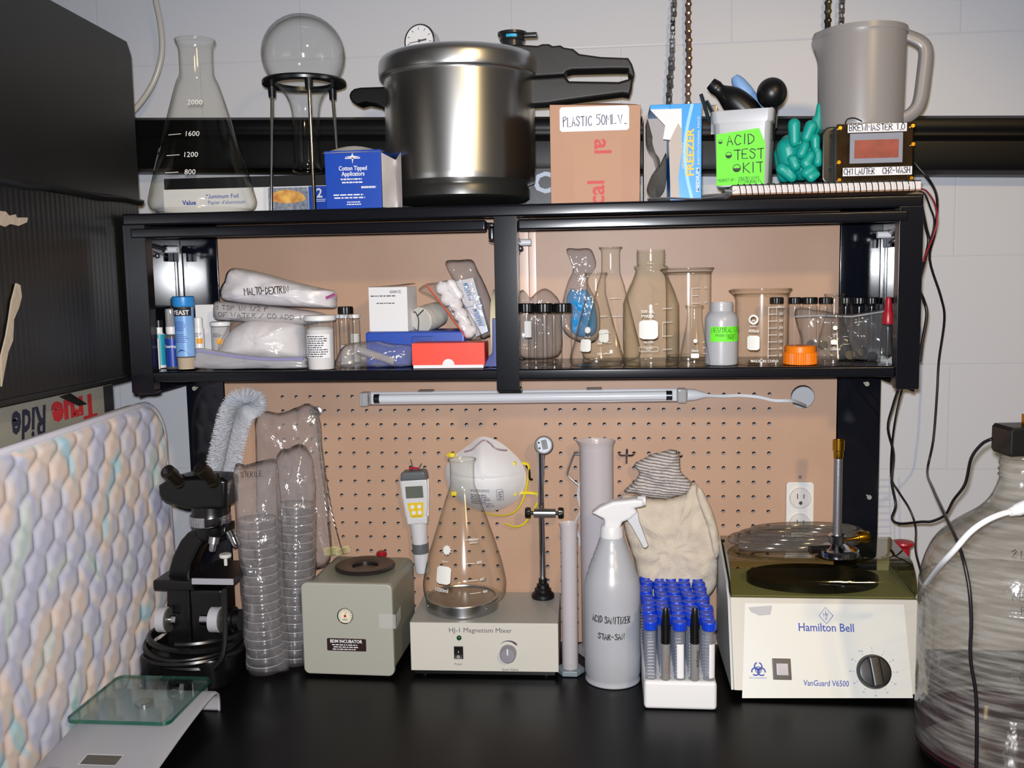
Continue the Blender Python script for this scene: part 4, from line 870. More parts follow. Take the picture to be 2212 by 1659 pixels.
# ---- left bay: small bottles
t, pr, k = bottle('graduated_tube', 'narrow white graduated tube, leftmost small container in the cabinet', 'tube', 337, -.165, ZS, [(6, 797), (6.5, 790), (6.5, 733), (5, 731), (0, 731)], WHITE)
mb = MB(); mp = wrap_map(pr, R(10)); [ribbon(mb, mp, [(.0, zrow(t, 745+i*8)), (.0025, zrow(t, 745+i*8))], .0006) for i in range(6)]; mb.build('scale_marks', INKG, t)
TEALP = PM('teal_label', (32, 150, 170), .4)
bottle('cleaner_bottle', 'small bottle with a teal label and black screw cap in the cabinet corner', 'bottle', 344, -.125, ZS, [(13, 794), (14, 788), (14, 728), (12, 722), (8, 719), (8, 706)], WHITE,
       [('label', [(14.4, 788), (14.4, 722.5), (14, 722)], TEALP), ('cap', [(8.6, 707), (8.8, 692), (0, 690)], BPLAS)])
t, pr, k = bottle('spray_bottle', 'small clear spray bottle with a dark blue label beside the yeast tube', 'bottle', 371, -.155, ZS, [(13, 797), (14, 793), (14, 726), (11, 722), (8, 720)], CLEARP,
       [('label', [(14.3, 791), (14.3, 732), (14.2, 731)], PM('dark_blue_label', (22, 58, 150), .4)), ('collar', [(10, 722), (11.5, 718), (11.5, 706), (9, 704), (0, 704)], WHITE), ('clear_cap', [(11, 706), (11, 670), (9.5, 667), (0, 666)], GLASS('grey_clear_cap', (205, 205, 212), (130, 130, 140), haze=.25))])
mb = MB(); text(mb, wrap_map([(14.3*k, 0), (14.3*k, .1)], 0), 'Cleaning', .0045, .0, zrow(t, 750), bold=.02, lift=.0006); mb.build('lettering', WHITEM, t)
t, pr, k = bottle('yeast_tube', 'light blue labelled yeast tube with a blue cap', 'tube', 400, -.17, ZS, [(17, 797), (19, 792), (19.5, 770), (20, 664), (20, 656)], CLEARP,
       [('yeast', [(18, 796), (18.5, 772), (0, 771)], PM('tan_granules', (196, 176, 150), .9, bump=(300, .6, .002))), ('label', [(20.3, 769), (20.4, 664), (20.2, 663)], PM('light_blue_label', (104, 156, 214), .4, var=(18, (150, 186, 226), 1))), ('cap', [(21, 662), (23.5, 659), (23.5, 642), (21, 640), (0, 640)], PM('cap_blue', (42, 132, 204), .35))])
mp = wrap_map([(20.4*k, 0), (20.4*k, .12)], 0); mb = MB(); patch(mb, mp, -.0185, .0185, zrow(t, 682), zrow(t, 663), lift=.0005); mb.build('black_band', INK, t)
mb = MB(); text(mb, mp, 'YEAST', .0072, .001, zrow(t, 679), width=.026, bold=.02, lift=.001); mb.build('lettering', WHITEM, t)
mb = MB(); lines_of_print(mb, mp, -.012, .012, zrow(t, 715), zrow(t, 693), 6, seed=2); lines_of_print(mb, mp, -.012, .012, zrow(t, 740), zrow(t, 720), 5, seed=8)
mb._f([mb.bm.verts.new(mp(x, zrow(t, 765)+y, .0008)) for x, y in [(-.014, 0), (-.006, .005), (-.001, .009), (.004, .007), (.008, .004), (.014, 0)]]); mb.build('small_print', BLUEINK, t)
def carton(name, label, x0, x1, y0, Yf, depth, z0, mat, cat='box', rz=0., bev=.0006):
    P = AY((x0+x1)/2, y0, Yf); w = XAT(x1, Yf, P.z)-XAT(x0, Yf, P.z); h = ZAT(y0, P.x, Yf)-z0
    t = thing(name, label, cat, (P.x, Yf, z0), rz); mb = MB(); mb.box(-w/2, w/2, 0, depth, 0, h, bev); mb.build('carton', mat, t); return t, w, h
carton('white_carton', 'plain white carton standing behind the yeast tube', 421, 466, 658, -.05, .04, ZS, WHITEM)
carton('white_carton', 'small white carton half hidden behind the small spray bottle', 336, 362, 687, -.06, .03, ZS, WHITEM)
for px, lab, y0, hw, cap in ((430, 'white pill bottle with an orange square, between yeast tube and powder bag', 686, 11, 8.5), (477, 'white-lidded pill vial with an orange square, left of the powder bag', 694, 20, 21)):
    Yv = -.11; t, pr, k = bottle('pill_bottle', lab, 'bottle', px, Yv, ZS, [(hw, 786), (hw, 712 if cap < 10 else 706), (hw*.8, 705)], WHITE if cap < 10 else GLASS('cloudy_vial', (235, 235, 235), (190, 190, 195), haze=.4),
        [('cap', [(cap, y0+20 if cap < 10 else y0+10), (cap*1.05, y0+18 if cap < 10 else y0+8), (cap*1.05, y0+2), (cap*.9, y0), (0, y0)], WHITE)])
    mb = MB(); mp = wrap_map(pr, 0); patch(mb, mp, -.001, .009, zrow(t, 742), zrow(t, 730)); mb.build('orange_square', PM('orange_print', (226, 158, 40), .5), t)
    mb = MB(); lines_of_print(mb, mp, -.008, .008, zrow(t, 728), zrow(t, 718), 3, seed=px); mb.build('small_print', INKG, t)
# labelled powder container
POW = PM('white_powder', (232, 230, 230), .9, bump=(200, .2, .001))
t, pr, k = bottle('powder_vial', 'white-lidded clear vial half full of powder with a printed label', 'vial', 692, -.17, ZS, [(28, 797), (29, 790), (30, 700), (30, 692)], CLEARP,
    [('powder', [(27.5, 796), (28.3, 780), (29, 712), (22, 706), (0, 704)], POW), ('lid', [(32, 693), (34.5, 691), (34.5, 684), (32, 681), (0, 681)], WHITE)])
mp = wrap_map([(29.8*k, 0), (30.3*k, .1)], 0); mb = MB(); patch(mb, mp, -.021, .021, zrow(t, 771), zrow(t, 721), lift=.0006); lb = mb.build('paper_label', PAPER, t); mb = MB(); lines_of_print(mb, mp, -.018, .018, zrow(t, 770), zrow(t, 723), 10, seed=11, lift=.0012); mb.build('small_print', INK, lb)
# vials with black and white caps behind the bag
def cap_vial(label, px, Y, ycap, ybot, hw, capmat, group=None, z0=ZS, caph=16, fill=None, ribs=True):
    t, pr, k = bottle('glass_vial', label, 'vial', px, Y, z0, [(hw*.9, ybot), (hw, ybot-4), (hw, ycap+caph+8), (hw*.86, ycap+caph+2), (hw*.86, ycap+caph-2)], CLEARB, (), group=group)
    mb = MB(); r = hw*1.04*k; zt, zb = zrow(t, ycap), zrow(t, ycap+caph)
    prf = [(r*.98, zb), (r, zb+.001), (r, zt-.0012), (r*.92, zt), (0, zt)]
    vs = mb.lathe(prf, 48)
    for v in vs:
        d = math.hypot(v.co.x, v.co.y)
        if ribs and d > r*.97:
            a = math.atan2(v.co.y, v.co.x); q = 1+.018*math.cos(24*a); v.co.x *= q; v.co.y *= q
    mb.build('screw_cap', capmat, t, sharp=30)
    if fill:
        mb = MB(); z1 = zrow(t, fill); mb.lathe([(0, .002), (hw*.88*k, .002), (hw*.9*k, .006), (hw*.9*k, z1), (0, z1)], 24); mb.build('contents', PM('pale_contents', (208, 204, 200), .7), t)
    return t
cap_vial('black-capped clear vial standing right of the powder vial', 748, -.10, 662, 786, 15.5, BPLAS, fill=745)
cap_vial('white-capped vial just behind the black-capped vial, to its left', 739, -.055, 679, 775, 14, WHITE, ribs=False, caph=8)
cap_vial('white-capped vial behind the black-capped vial, to its right', 766, -.06, 679, 775, 12, WHITE, ribs=False, caph=8, fill=720)
# bags of powder
b3 = thing('powder_bag', 'big clear zip bag bulging with white powder at the bottom of the bag pile', 'powder bag', AY(565, 790, -.12))
o = Vector(b3.location)
pillow('powder', [(475, 775), (478, 750), (500, 715), (530, 694), (560, 688), (620, 690), (655, 702), (662, 740), (660, 775), (560, 782)], -.10, .05, PM('white_powder_in_bag', (226, 224, 228), .5, bump=(90, .3, .002)), o, b3, wr=.003, seed=2)
pillow('bag_film', [(468, 788), (472, 752), (490, 712), (515, 680), (560, 672), (640, 676), (668, 700), (668, 775), (660, 792), (560, 794)], -.10, .056, FILMT, o, b3, wr=.004, seed=3)
ob = pillow('zip_edge', [(417, 795), (414, 770), (425, 752), (470, 757), (560, 770), (655, 772), (665, 785), (655, 796), (560, 797)], -.168, .009, FILMW, o, b3, wr=.003, seed=5)
mb = MB(); p = [AY(x, y, -.181)-o for x, y in ((424, 757), (470, 764), (520, 771), (580, 776), (655, 775))]; mb.tube(smooth_pts(p, 4), .0022, 6); mb.build('zip_strip', PM('lilac_zip', (150, 146, 190), .4), b3)
b2 = thing('folded_bag', 'folded clear bag with faint black writing, in the middle of the bag pile', 'bag', AY(580, 690, -.12)); o = Vector(b2.location)
pillow('bag_film', [(462, 688), (460, 664), (466, 650), (520, 654), (620, 664), (696, 676), (702, 690), (660, 702), (600, 704), (520, 694), (480, 692)], -.10, .034, PM('cloudy_bag', (186, 182, 184), .3, bump=(30, .5, .004)), o, b2, wr=.003, seed=7)
mb = MB(); mp = lambda x, y, h=0.: Vector((x, AY(580, 690, -.137).y-o.y-h, y))
hand(mb, mp, '1 TSP IN 1/2 P', .0072, -.082, .018, width=.09, pen=.0008, rot=-.05); hand(mb, mp, 'OF WATER / CO ADD 1', .0072, -.078, .0065, width=.14, pen=.0008, rot=-.05); mb.build('handwriting', INK, b2)
b1 = thing('labelled_powder_bag', 'white powder bag with bold hand-written name, topmost of the bag pile', 'powder bag', AY(600, 660, -.12)); o = Vector(b1.location)
pillow('bag_film', cc([(828, 800), (838, 740), (870, 670), (905, 600), (985, 588), (1180, 625), (1450, 700), (1640, 745), (1752, 775), (1757, 850), (1752, 900), (1690, 908), (1560, 902), (1250, 885), (960, 860), (850, 835)], 250, 420), -.105, .035, PM('white_bag', (214, 210, 214), .28, bump=(40, .35, .003)), o, b1, wr=.004, seed=9)
mb = MB(); mp = lambda x, y, h=0.: Vector((x, -.049+.02*(x-.0)**2*20-h, y)); p = AY(540, 636, -.145)-o; hand(mb, mp, 'MALTO-DEXTRIN', .0105, p.x, p.z, width=.073, pen=.0013, rot=.03); mb.build('handwriting', INK, b1)
mb = MB(); p = [AY(x, y, -.12)-o for x, y in ((710, 642), (724, 636))]; mb.tube([AY(704, 644, -.125)-o, AY(724, 636, -.12)-o], .0035, 6, flat=.4); mb.build('zip_strip', PM('magenta_zip', (170, 84, 140), .4), b1)
# blue case, white box, stopper
t, w, h = carton('plastic_case', 'flat blue plastic case lying under the small white carton', 788, 1003, 716, -.125, .09, ZS, PM('blue_case_plastic', (32, 72, 170), .35), 'case', bev=.004)
mb = MB(); mb.box(-w*.03, w*.19, -.0035, .001, h-.026, h-.008, .001); mb.build('latch', PM('blue_case_plastic_dark', (26, 60, 150), .4), t); zc_ = ZS+h
t, w, h = carton('labelled_carton', 'white carton printed with a number, standing on the blue case', 794, 880, 620, -.115, .05, zc_, WHITEM, rz=R(-6))
mb = MB(); mp = flat_map((0, 0, 0)); text(mb, mp, '60640-02', .0052, w*.2, h*.86, width=.019, bold=.01); lines_of_print(mb, mp, -w*.47, w*.36, h*.77, h*.83, 1, seed=12); lines_of_print(mb, mp, -w*.3, w*.3, h*.61, h*.66, 1, fill=.3, seed=14); mb.build('lettering', INKG, t)
mb = MB(); mb.grid(lambda u, v: (-w/2+w*u, .001+.045*v, h+.001+.004*u*u), 4, 4); mb.build('lid_flap', WHITEM, t, solid=.0006)
A, B = AY(908, 692, -.10), AY(952, 676, -.05); o = AY(925, 716, -.07); mb = MB(); k = KM(A); d = (B-A)
s_ = thing('stopper_bottle', 'small round white bottle with a wire bail lying on the blue case', 'bottle', (o.x, o.y, zc_)); o = Vector(s_.location)
mb.tube([A-o, A+d*.04-o, A+d*.5-o, A+d*.85-o, B-o], [24*k, 28*k, 29*k, 27*k, 18*k], 28); mb.build('body', PM('grey_white_plastic', (196, 194, 186), .4), s_, sharp=40)
mb = MB(); p = [AY(x, y, -.128)-o for x, y in ((893, 675), (897, 674), (904, 690), (903, 712), (901, 714))]; mb.tube(smooth_pts(p, 4), .0008, 6); mb.tube([AY(902, 682, -.128)-o, AY(915, 669, -.128)-o], .0008, 6); mb.build('wire_bail', PM('dark_steel_wire', (70, 70, 72), .3, .9), s_)
# cotton ball bag
cbg = thing('cotton_ball_bag', 'clear zip bag of white cotton balls with an orange seal line', 'bag', AY(975, 740, -.11)); o = Vector(cbg.location)
pillow('bag_film', cc([(752, 762), (815, 712), (905, 700), (1000, 690), (1060, 790), (1170, 960), (1260, 1130), (1210, 1160), (1130, 1150), (1040, 1010), (930, 880), (830, 790)], 700, 420), -.12, .016, FILMT, o, cbg, wr=.002, seed=12)
COT = PM('cotton', (238, 236, 240), .95, bump=(90, .5, .004))
for x, y, r in [(945, 745, 58), (1010, 730, 55), (985, 830, 60), (1060, 800, 50), (1050, 880, 55), (1090, 960, 58), (1120, 1030, 55), (1150, 1095, 50), (1035, 770, 50), (1180, 1080, 38)]:
    c = AY(700+x/3.687, 420+y/3.687, -.115)-o; mb = MB(); vs = mb.ball((0, 0, 0), 1, seg=14, rings=9)
    for v in vs: v.co = c+v.co*(r/3.687*KM(c+o))*(1+.12*noise.noise(v.co*2+c*40))*Vector((1, 1, .95)).x
    mb.build('cotton_ball', COT, cbg, sharp=0)
mb = MB(); p = [AY(700+x/3.687, 420+y/3.687, -.137)-o for x, y in ((815, 720), (900, 825), (990, 945), (1070, 1055), (1132, 1142))]; mb.tube(p, .0011, 6); mb.build('zip_strip', PM('orange_zip', (220, 92, 60), .4), cbg)
# parafilm bag
pbg = thing('film_roll_bag', 'clear zip bag holding a white printed roll carton, leaning on the cabinet centre post', 'bag', AY(1030, 760, -.10)); o = Vector(pbg.location)
pillow('bag_film', cc([(965, 540), (1080, 522), (1180, 522), (1222, 600), (1300, 760), (1340, 900), (1338, 1100), (1300, 1140), (1250, 1145), (1180, 1040), (1100, 880), (1030, 690)], 700, 420), -.085, .02, FILM, o, pbg, wr=.002, seed=15)
q = [AY(700+x/3.687, 420+y/3.687, -.095)-o for x, y in ((1045, 692), (1192, 662), (1312, 1090), (1215, 1135))]
ux = (q[1]-q[0]); uy = (q[0]-q[3]); mb = MB(); mb.prism([(v.x, v.z) for v in q[::-1]], -.098-o.y-.002, -.072-o.y, 'xz', .0015); rc_ = mb.build('roll_carton', PM('white_printed_card', (214, 216, 224), .3), pbg)
mb = MB(); mp = lambda x, y, h=0.: q[3]+ux.normalized()*x+uy.normalized()*y+Vector((0, -.0076-h, 0))
for yy in (.33, .80): mb = MB(); text(mb, mp, 'PARAFILM', .0085, ux.length*.62, uy.length*yy*.98, rot=R(90), width=uy.length*.30, bold=.02); mb.build('lettering', PM('blue_print', (70, 120, 170), .5), rc_)
mb = MB(); ribbon(mb, mp, [(ux.length*.02, uy.length*.53), (ux.length*.98, uy.length*.53)], .001); mb.build('seam_line', PM('blue_print', (70, 120, 170), .5), rc_)
# tape roll and blue clamp behind the centre post
c = AY(1077, 692, -.07); mb = MB(); Mt = Matrix.Rotation(R(90), 4, 'Y') @ Matrix.Identity(4); rr = 78*KM(c)
mb.lathe([(rr*.6, -.009), (rr, -.009), (rr, .009), (rr*.6, .009), (rr*.6, -.009)], 44, Mt); c.z = ZS+rr+.0004
tag(mb.build('tape_roll', PM('masking_tape', (222, 208, 170), .6), loc=(c.x+.002, c.y, c.z)), 'cream masking tape roll on edge, mostly hidden by the cabinet centre post', 'tape roll')
c = AY(1068, 794, -.15); c.z = ZS; mb = MB(); mb.prism([(-.014, 0), (.006, 0), (.006, .074), (-.001, .076), (-.002, .022), (-.008, .016), (-.014, .004)], -.008, .008, 'xz', .001)
tag(mb.build('clamp', PM('blue_clamp', (28, 50, 130), .35), loc=c), 'dark blue plastic clamp standing beside the cabinet centre post, behind the red box', 'clamp')
# red slide box
P = AY(969, 796, -.178); w = XAT(1047, -.178, .51)-XAT(891, -.178, .51); h = ZAT(741, P.x, -.178)-ZS
t = thing('slide_box', 'bright red-orange flat box on a white base with a thumb notch', 'box', (P.x, -.178, ZS))
ORR = PM('orange_red_card', (232, 62, 36), .5); mb = MB(); zb_ = h*.135
n_ = [(-w/2, zb_), (-.0095, zb_)]+[(.0095*math.cos(a), zb_+.0095*math.sin(a)) for a in [PI-PI*i/14 for i in range(1, 14)]]+[(.0095, zb_), (w/2, zb_), (w/2, h), (-w/2, h)]
mb.prism(n_, -.0006, .0004, 'xz'); mb.box(-w/2, w/2, .0004, .048, zb_*.8, h, .0006); mb.build('lid', ORR, t, sharp=30)
mb = MB(); mb.box(-w/2+.002, w/2-.002, -.0001, .0003, .003, h*.5); mb.box(-w/2+.001, w/2-.002, .0, .047, 0, h*.11, .0008); mb.build('base', WHITEM, t)
# crumpled clear bag beside it
b4 = thing('crumpled_bag', 'crumpled clear bag of ribbed plastic pieces left of the red box', 'bag', AY(800, 796, -.155)); o = Vector(b4.location)
pillow('bag_film', cc([(90, 1380), (100, 1290), (150, 1210), (240, 1180), (420, 1165), (560, 1190), (690, 1200), (715, 1260), (690, 1390), (550, 1392), (300, 1392)], 700, 420), -.14, .022, FILM, o, b4, wr=.006, seed=21, ws=45)
mb = MB(); A, B = AY(772, 755, -.14)-o, AY(852, 781, -.14)-o
mb.tube([A+(B-A)*i/40 for i in range(41)], [.0055+.0011*(i % 2) for i in range(41)], 12); mb.build('ribbed_tube', PM('grey_ribbed', (176, 172, 176), .4), b4, sharp=20)
# ---- right bay
for px, Y, hw, lab in ((1138, -.165, 17, 'black-capped glass vial next to the cabinet centre post'), (1176, -.168, 18.5, 'black-capped glass vial in the middle of the front vials'), (1216, -.165, 18.5, 'black-capped glass vial just left of the small conical flask'), (1157, -.118, 17, 'black-capped glass vial in the second row, left one'), (1197, -.118, 17, 'black-capped glass vial in the second row, right one')):
    t = cap_vial(lab, px, Y, 655 if Y < -.15 else 657, 793 if Y < -.15 else 787, hw, BPLAS, 'black-capped vials', caph=19)
    if px == 1138:
        mb = MB(); mp = wrap_map([(hw*KM(t.location), 0), (hw*KM(t.location), .1)], R(12)); patch(mb, mp, -.005, .006, zrow(t, 728), zrow(t, 693)); mb.build('frosted_patch', PM('frosted_print', (196, 198, 200), .6), t)
o = AY(1165, 655, -.04); o.z = ZS
b5 = thing('crumpled_bag', 'crumpled clear bag showing above the black-capped vials', 'bag', o)
pillow('bag_film', [(1112, 690), (1118, 640), (1130, 626), (1146, 642), (1160, 630), (1178, 623), (1196, 634), (1210, 655), (1214, 700), (1206, 770), (1120, 770)], -.05, .02, FILM, o, b5, wr=.005, seed=24)
b6 = thing('gel_pack_bag', 'tall clear bag with a bright blue gel pack behind the small conical flask', 'bag', POS(1252, -.012, ZS)); o = Vector(b6.location)
pillow('bag_film', cc([(528, 440), (620, 432), (716, 432), (755, 500), (762, 580), (700, 700), (790, 900), (780, 1150), (640, 1180), (500, 1080), (500, 860), (540, 700), (580, 590)], 1080, 420), -.013, .009, FILM, o, b6, wr=.002, seed=27)
pillow('gel_pack', cc([(528, 840), (570, 750), (620, 770), (690, 760), (760, 900), (770, 1080), (700, 1140), (600, 1120), (560, 1050), (570, 930)], 1080, 420), -.013, .007, PM('blue_gel', (40, 146, 214), .3, bump=(40, .4, .003)), o, b6, wr=.003, seed=28)
def marks(t, pr, a0, items, mat=None, name='volume_marks'):
    """items: (kind, x, row, ...) on the glass"""
    mp = wrap_map(pr, a0); mb = MB()
    for it in items:
        kd, x, py = it[:3]; y = zrow(t, py)
        if kd == 'line': ribbon(mb, mp, [(x+it[3]*i/4, y) for i in range(5)], .0007)
        elif kd == 'text': text(mb, mp, it[3], it[4], x, y, bold=.01)
        elif kd == 'patch': patch(mb, mp, x-it[3]/2, x+it[3]/2, y-it[4]/2, y+it[4]/2, rad=min(it[3], it[4])*.2)
        elif kd == 'gear':
            r = it[3]; mb._f([mb.bm.verts.new(mp(x+r*(1 if i % 2 else .72)*math.cos(2*PI*i/20), y+r*(1 if i % 2 else .72)*math.sin(2*PI*i/20), LIFT)) for i in range(20)])
        elif kd == 'vline': ribbon(mb, mp, [(x, y+(zrow(t, it[3])-y)*i/6) for i in range(7)], .0007)
        elif kd == 'ring': disc(mb, mp, x, y, it[3], r0=it[3]*.62, a0=it[4], a1=it[5])
        elif kd == 'box':
            w_, h_ = it[3]/2, it[4]/2; q = rrect(it[3], it[4], h_*.5, 3, x, y); ribbon(mb, mp, q+[q[0]], .0005)
    return mb.build(name, mat or ETCH, t)
t, pr, k = vessel('conical_flask', 'tall narrow-necked conical flask behind the screw-thread bottle and small flask', 'flask', 1320, -.062, ZS, [(58, 774), (62, 768), (62, 750), (50, 700), (30, 620), (22, 594), (20, 580), (20, 545), (23, 538), (24, 535)], CLEAR)
marks(t, pr, 0, [('line', -.002, 644, .018), ('line', .0, 682, .02), ('patch', -.012, 722, .016, .02)])
t, pr, k = vessel('conical_flask', 'conical flask with gear mark and 50 to 150 scale, before the blue gel pack', 'flask', 1288, -.13, ZS, [(52, 789), (57, 784), (58, 774), (52, 750), (38, 700), (25, 650), (21, 632), (20.5, 620), (20.5, 600), (23, 594), (23.5, 590)], CLEAR)
marks(t, pr, R(-8), [('gear', -.009, 711, .0058), ('text', -.009, 727, 'GG-17', .0026), ('patch', -.012, 743, .018, .019), ('text', .011, 719, '50', .0038), ('line', .016, 717, .012), ('text', .011, 741, '100', .0038), ('line', .017, 737, .012), ('text', .011, 763, '150', .0038), ('line', .017, 760, .012), ('line', .01, 682, .012)])
# screw-thread reagent bottle
o, pr, k = pxprof([(52, 791), (58, 787), (60, 778), (60, 668), (58, 650), (50, 628), (40, 606), (34, 590), (33, 582), (36, 579), (36, 575), (30, 573), (29, 568), (31, 565), (29, 561), (31, 557), (29, 553), (31, 549), (29, 545), (30, 541), (30, 539)], 1406, -.135, ZS)
t = thing('reagent_bottle', 'screw-necked glass reagent bottle without a cap, tallest in the right bay', 'bottle', o)
pr = [(r, max(.0004, z)) for r, z in pr]; mb = MB(); b_ = [(q[0], max(.0004, q[1])) for q in smooth_pts(pr[:10], 4)]; mb.lathe([(0, .003)]+b_+pr[10:], 56); mb.build('body', GLASS('thick_glass', (253, 254, 250), (140, 148, 118), base=.045, gain=.7, rough=.11, power=4), t, sharp=0)
marks(t, pr[2:5], R(-6), [('text', -.002, 674, '500 mL', .005), ('text', -.002, 684, 'PYREX', .0048), ('patch', -.001, 709, .029, .029), ('text', -.001, 737, 'No.1395', .003), ('box', -.001, 750, .029, .007), ('text', -.001, 749, 'Trade Mark', .0021), ('text', -.001, 753, 'PYREX', .0018), ('line', .021, 665, .018), ('line', .021, 694, .018), ('line', .021, 723, .018), ('line', .021, 751, .018), ('vline', .021, 724, 694)])
# beakers
def beaker(label, px, Y, hw, ytop, ybot, items, lip=1):
    o, pr, k = pxprof([(hw*.9, ybot), (hw*.98, ybot-4), (hw, ybot-10), (hw, ytop+22), (hw*1.01, ytop+12), (hw*1.07, ytop+4), (hw*1.1, ytop)], px, Y, ZS); t = thing('glass_beaker', label, 'beaker', o)
    pr = [tuple(q) for q in smooth_pts(pr, 5)]; pr = [(r, max(.0004, z)) for r, z in pr]; mb = MB(); vs = mb.lathe([(0, .002)]+pr, 56); zt = pr[-1][1]
    rim = [Vector((pr[-1][0]*math.sin(2*PI*i/56), -pr[-1][0]*math.cos(2*PI*i/56), zt)) for i in range(56)]; vs += mb.tube(rim, .0013, 6, closed=True)
    for v in vs:
        a = math.atan2(v.co.y, v.co.x); d = abs(math.atan2(math.sin(a-PI), math.cos(a-PI))); f_ = max(0, 1-d/.35)**2*max(0, (v.co.z-zt*.86)/(zt*.14)); v.co.x *= 1+.12*f_; v.co.z -= .002*f_
    mb.build('body', CLEAR, t, sharp=0); marks(t, pr[6:], R(4), items); return t
beaker('big clear beaker behind the reagent bottle and the white green-labelled bottle', 1487, -.05, 48, 580, 772, [('vline', .0, 705, 622), ('line', 0, 622, .014), ('line', 0, 638, .01), ('line', 0, 654, .014), ('text', .026, 624, '800', .004), ('text', .026, 655, '600', .004)])
beaker('clear 400 ml beaker with white scale and square patch, right of the green-labelled bottle', 1645, -.14, 56, 625, 790, [('vline', .001, 770, 662)]+[('line', .001, 662+i*14.6, .014) for i in range(8)]+[('text', .022, 664.5+i*14.6, str(400-50*i)+('ml' if i == 0 else ''), .0042) for i in range(8)]
    +[('ring', -.021, 688, .0075, 100, 260), ('ring', -.021, 688, .0075, -80, 80), ('ring', -.021, 693, .003, 0, 360), ('text', -.021, 703, 'BOMEX', .0022), ('text', -.021, 715, '400ml', .0048), ('patch', -.021, 737, .019, .022), ('text', -.003, 778, 'MADE IN CHINA', .0042)])
t, pr, k = vessel('conical_flask', 'smallest conical flask, marked 50 ml, before the big beaker', 'flask', 1500, -.165, ZS, [(31, 789), (33, 785), (33, 778), (29, 756), (20, 712), (16.5, 690), (16, 680), (16, 668), (18, 663), (18.5, 661)], CLEAR)
marks(t, pr, 0, [('gear', 0, 735, .0035), ('text', -.001, 758, '50ml', .0038), ('patch', -.001, 766, .012, .007), ('line', .011, 738, .006), ('line', .012, 750, .006), ('line', .013, 762, .006)])
t, pr, k = bottle('plastic_bottle', 'uncapped white plastic bottle with a bright green hand-written label', 'bottle', 1558, -.15, ZS, [(33, 788), (35, 784), (35.5, 700), (35, 686), (30, 677), (25, 673), (24, 670), (25, 667), (24, 664), (25, 661), (24.5, 655), (24, 653), (22, 653), (21, 668)], FROST)
mp = wrap_map([(35.6*k, 0), (35.6*k, .1)], 0); mb = MB(); patch(mb, mp, -.020, .031, zrow(t, 736), zrow(t, 704), lift=.0006, n=14); lb = mb.build('paper_label', GREENP, t)
mb = MB(); hand(mb, mp, 'NEUTRALIZER', .0072, -.0175, zrow(t, 716), width=.052, pen=.0007, lift=.0012); hand(mb, mp, 'POISON: CONTACT', .0035, -.011, zrow(t, 725), width=.032, pen=.0005, lift=.0012); hand(mb, mp, 'NURSE 1', .0035, .006, zrow(t, 731), width=.016, pen=.0005, lift=.0012); mb.build('handwriting', PM('green_black_ink', (22, 44, 18), .6), lb)
for i, (px, w_) in enumerate(((1677, 14), (1716, 13), (1748, 16), (1783, 14), (1826, 14), (1855, 17), (1882, 13))):
    cap_vial(['black-capped vial seen through the 400 ml beaker', 'black-capped vial showing just right of the 400 ml beaker rim', 'black-capped vial behind the orange cap', 'black-capped vial directly left of the right-hand conical flask neck', 'black-capped vial directly right of the right-hand conical flask neck', 'widest black-capped vial in the back row of the right bay', 'rightmost black-capped vial in the back row of the right bay'][i], px, -.05 if i < 4 else -.06, 642, 772, w_, BPLAS, 'black-capped vials at the back of the right bay', caph=14)
b7 = thing('zip_bag', 'clear zip bag of small black parts behind the right-hand conical flask', 'bag', POS(1825, -.09, ZS)); o = Vector(b7.location)
pillow('bag_film', [(1718, 668), (1770, 670), (1830, 678), (1900, 668), (1922, 664), (1925, 700), (1920, 778), (1830, 782), (1740, 782), (1728, 730)], -.10, .018, FILMT, o, b7, wr=.006, seed=31, ws=40)
mb = MB(); mb.tube([AY(x, y, -.119)-o for x, y in ((1718, 684), (1770, 682), (1840, 684), (1915, 672))], .0014, 6); mb.build('zip_strip', FILMW, b7)
for x, y, r in ((1752, 742, 8), (1778, 745, 9), (1850, 742, 12), (1862, 760, 11), (1835, 768, 10), (1885, 770, 10)):
    c = AY(x, y, -.098)-o; mb = MB(); mb.lathe([(0, -.004), (r*KM(c+o), -.004), (r*KM(c+o), .004), (0, .004)], 16, Matrix.Translation(c) @ Matrix.Rotation(R(70+x % 30), 4, 'X')); mb.build('black_stopper', BRUB, b7)
t = thing('screw_cap', 'bright orange ribbed screw cap lying on the cabinet shelf', 'cap', POS(1728, -.155, ZS)); k = KM(t.location); h = zrow(t, 746); mb = MB()
vs = mb.lathe([(34*k, .0003), (34.5*k, .001), (34.5*k, h*.62), (33.2*k, h*.66), (33.2*k, h*.94), (31*k, h), (0, h)], 144)
for v in vs:
    d = math.hypot(v.co.x, v.co.y)
    if d > 34.2*k: a = math.atan2(v.co.y, v.co.x); q = 1+.016*math.cos(48*a); v.co.x *= q; v.co.y *= q
mb.build('cap', PM('orange_plastic', (240, 124, 12), .35), t, sharp=25)
t, pr, k = vessel('conical_flask', 'conical flask marked 100 ml between the orange cap and the right side of the cabinet', 'flask', 1801, -.155, ZS, [(40, 791), (43, 786), (43, 776), (37, 752), (25, 706), (18.5, 682), (17.5, 672), (17.5, 645), (20, 639), (20.5, 636)], CLEARB)
marks(t, pr, R(-6), [('gear', 0, 707, .004), ('patch', -.002, 737, .009, .007), ('text', 0, 754, '100ml', .0042), ('line', .012, 726, .012), ('line', .013, 742, .012), ('text', 0, 722, 'GG17', .0022)])
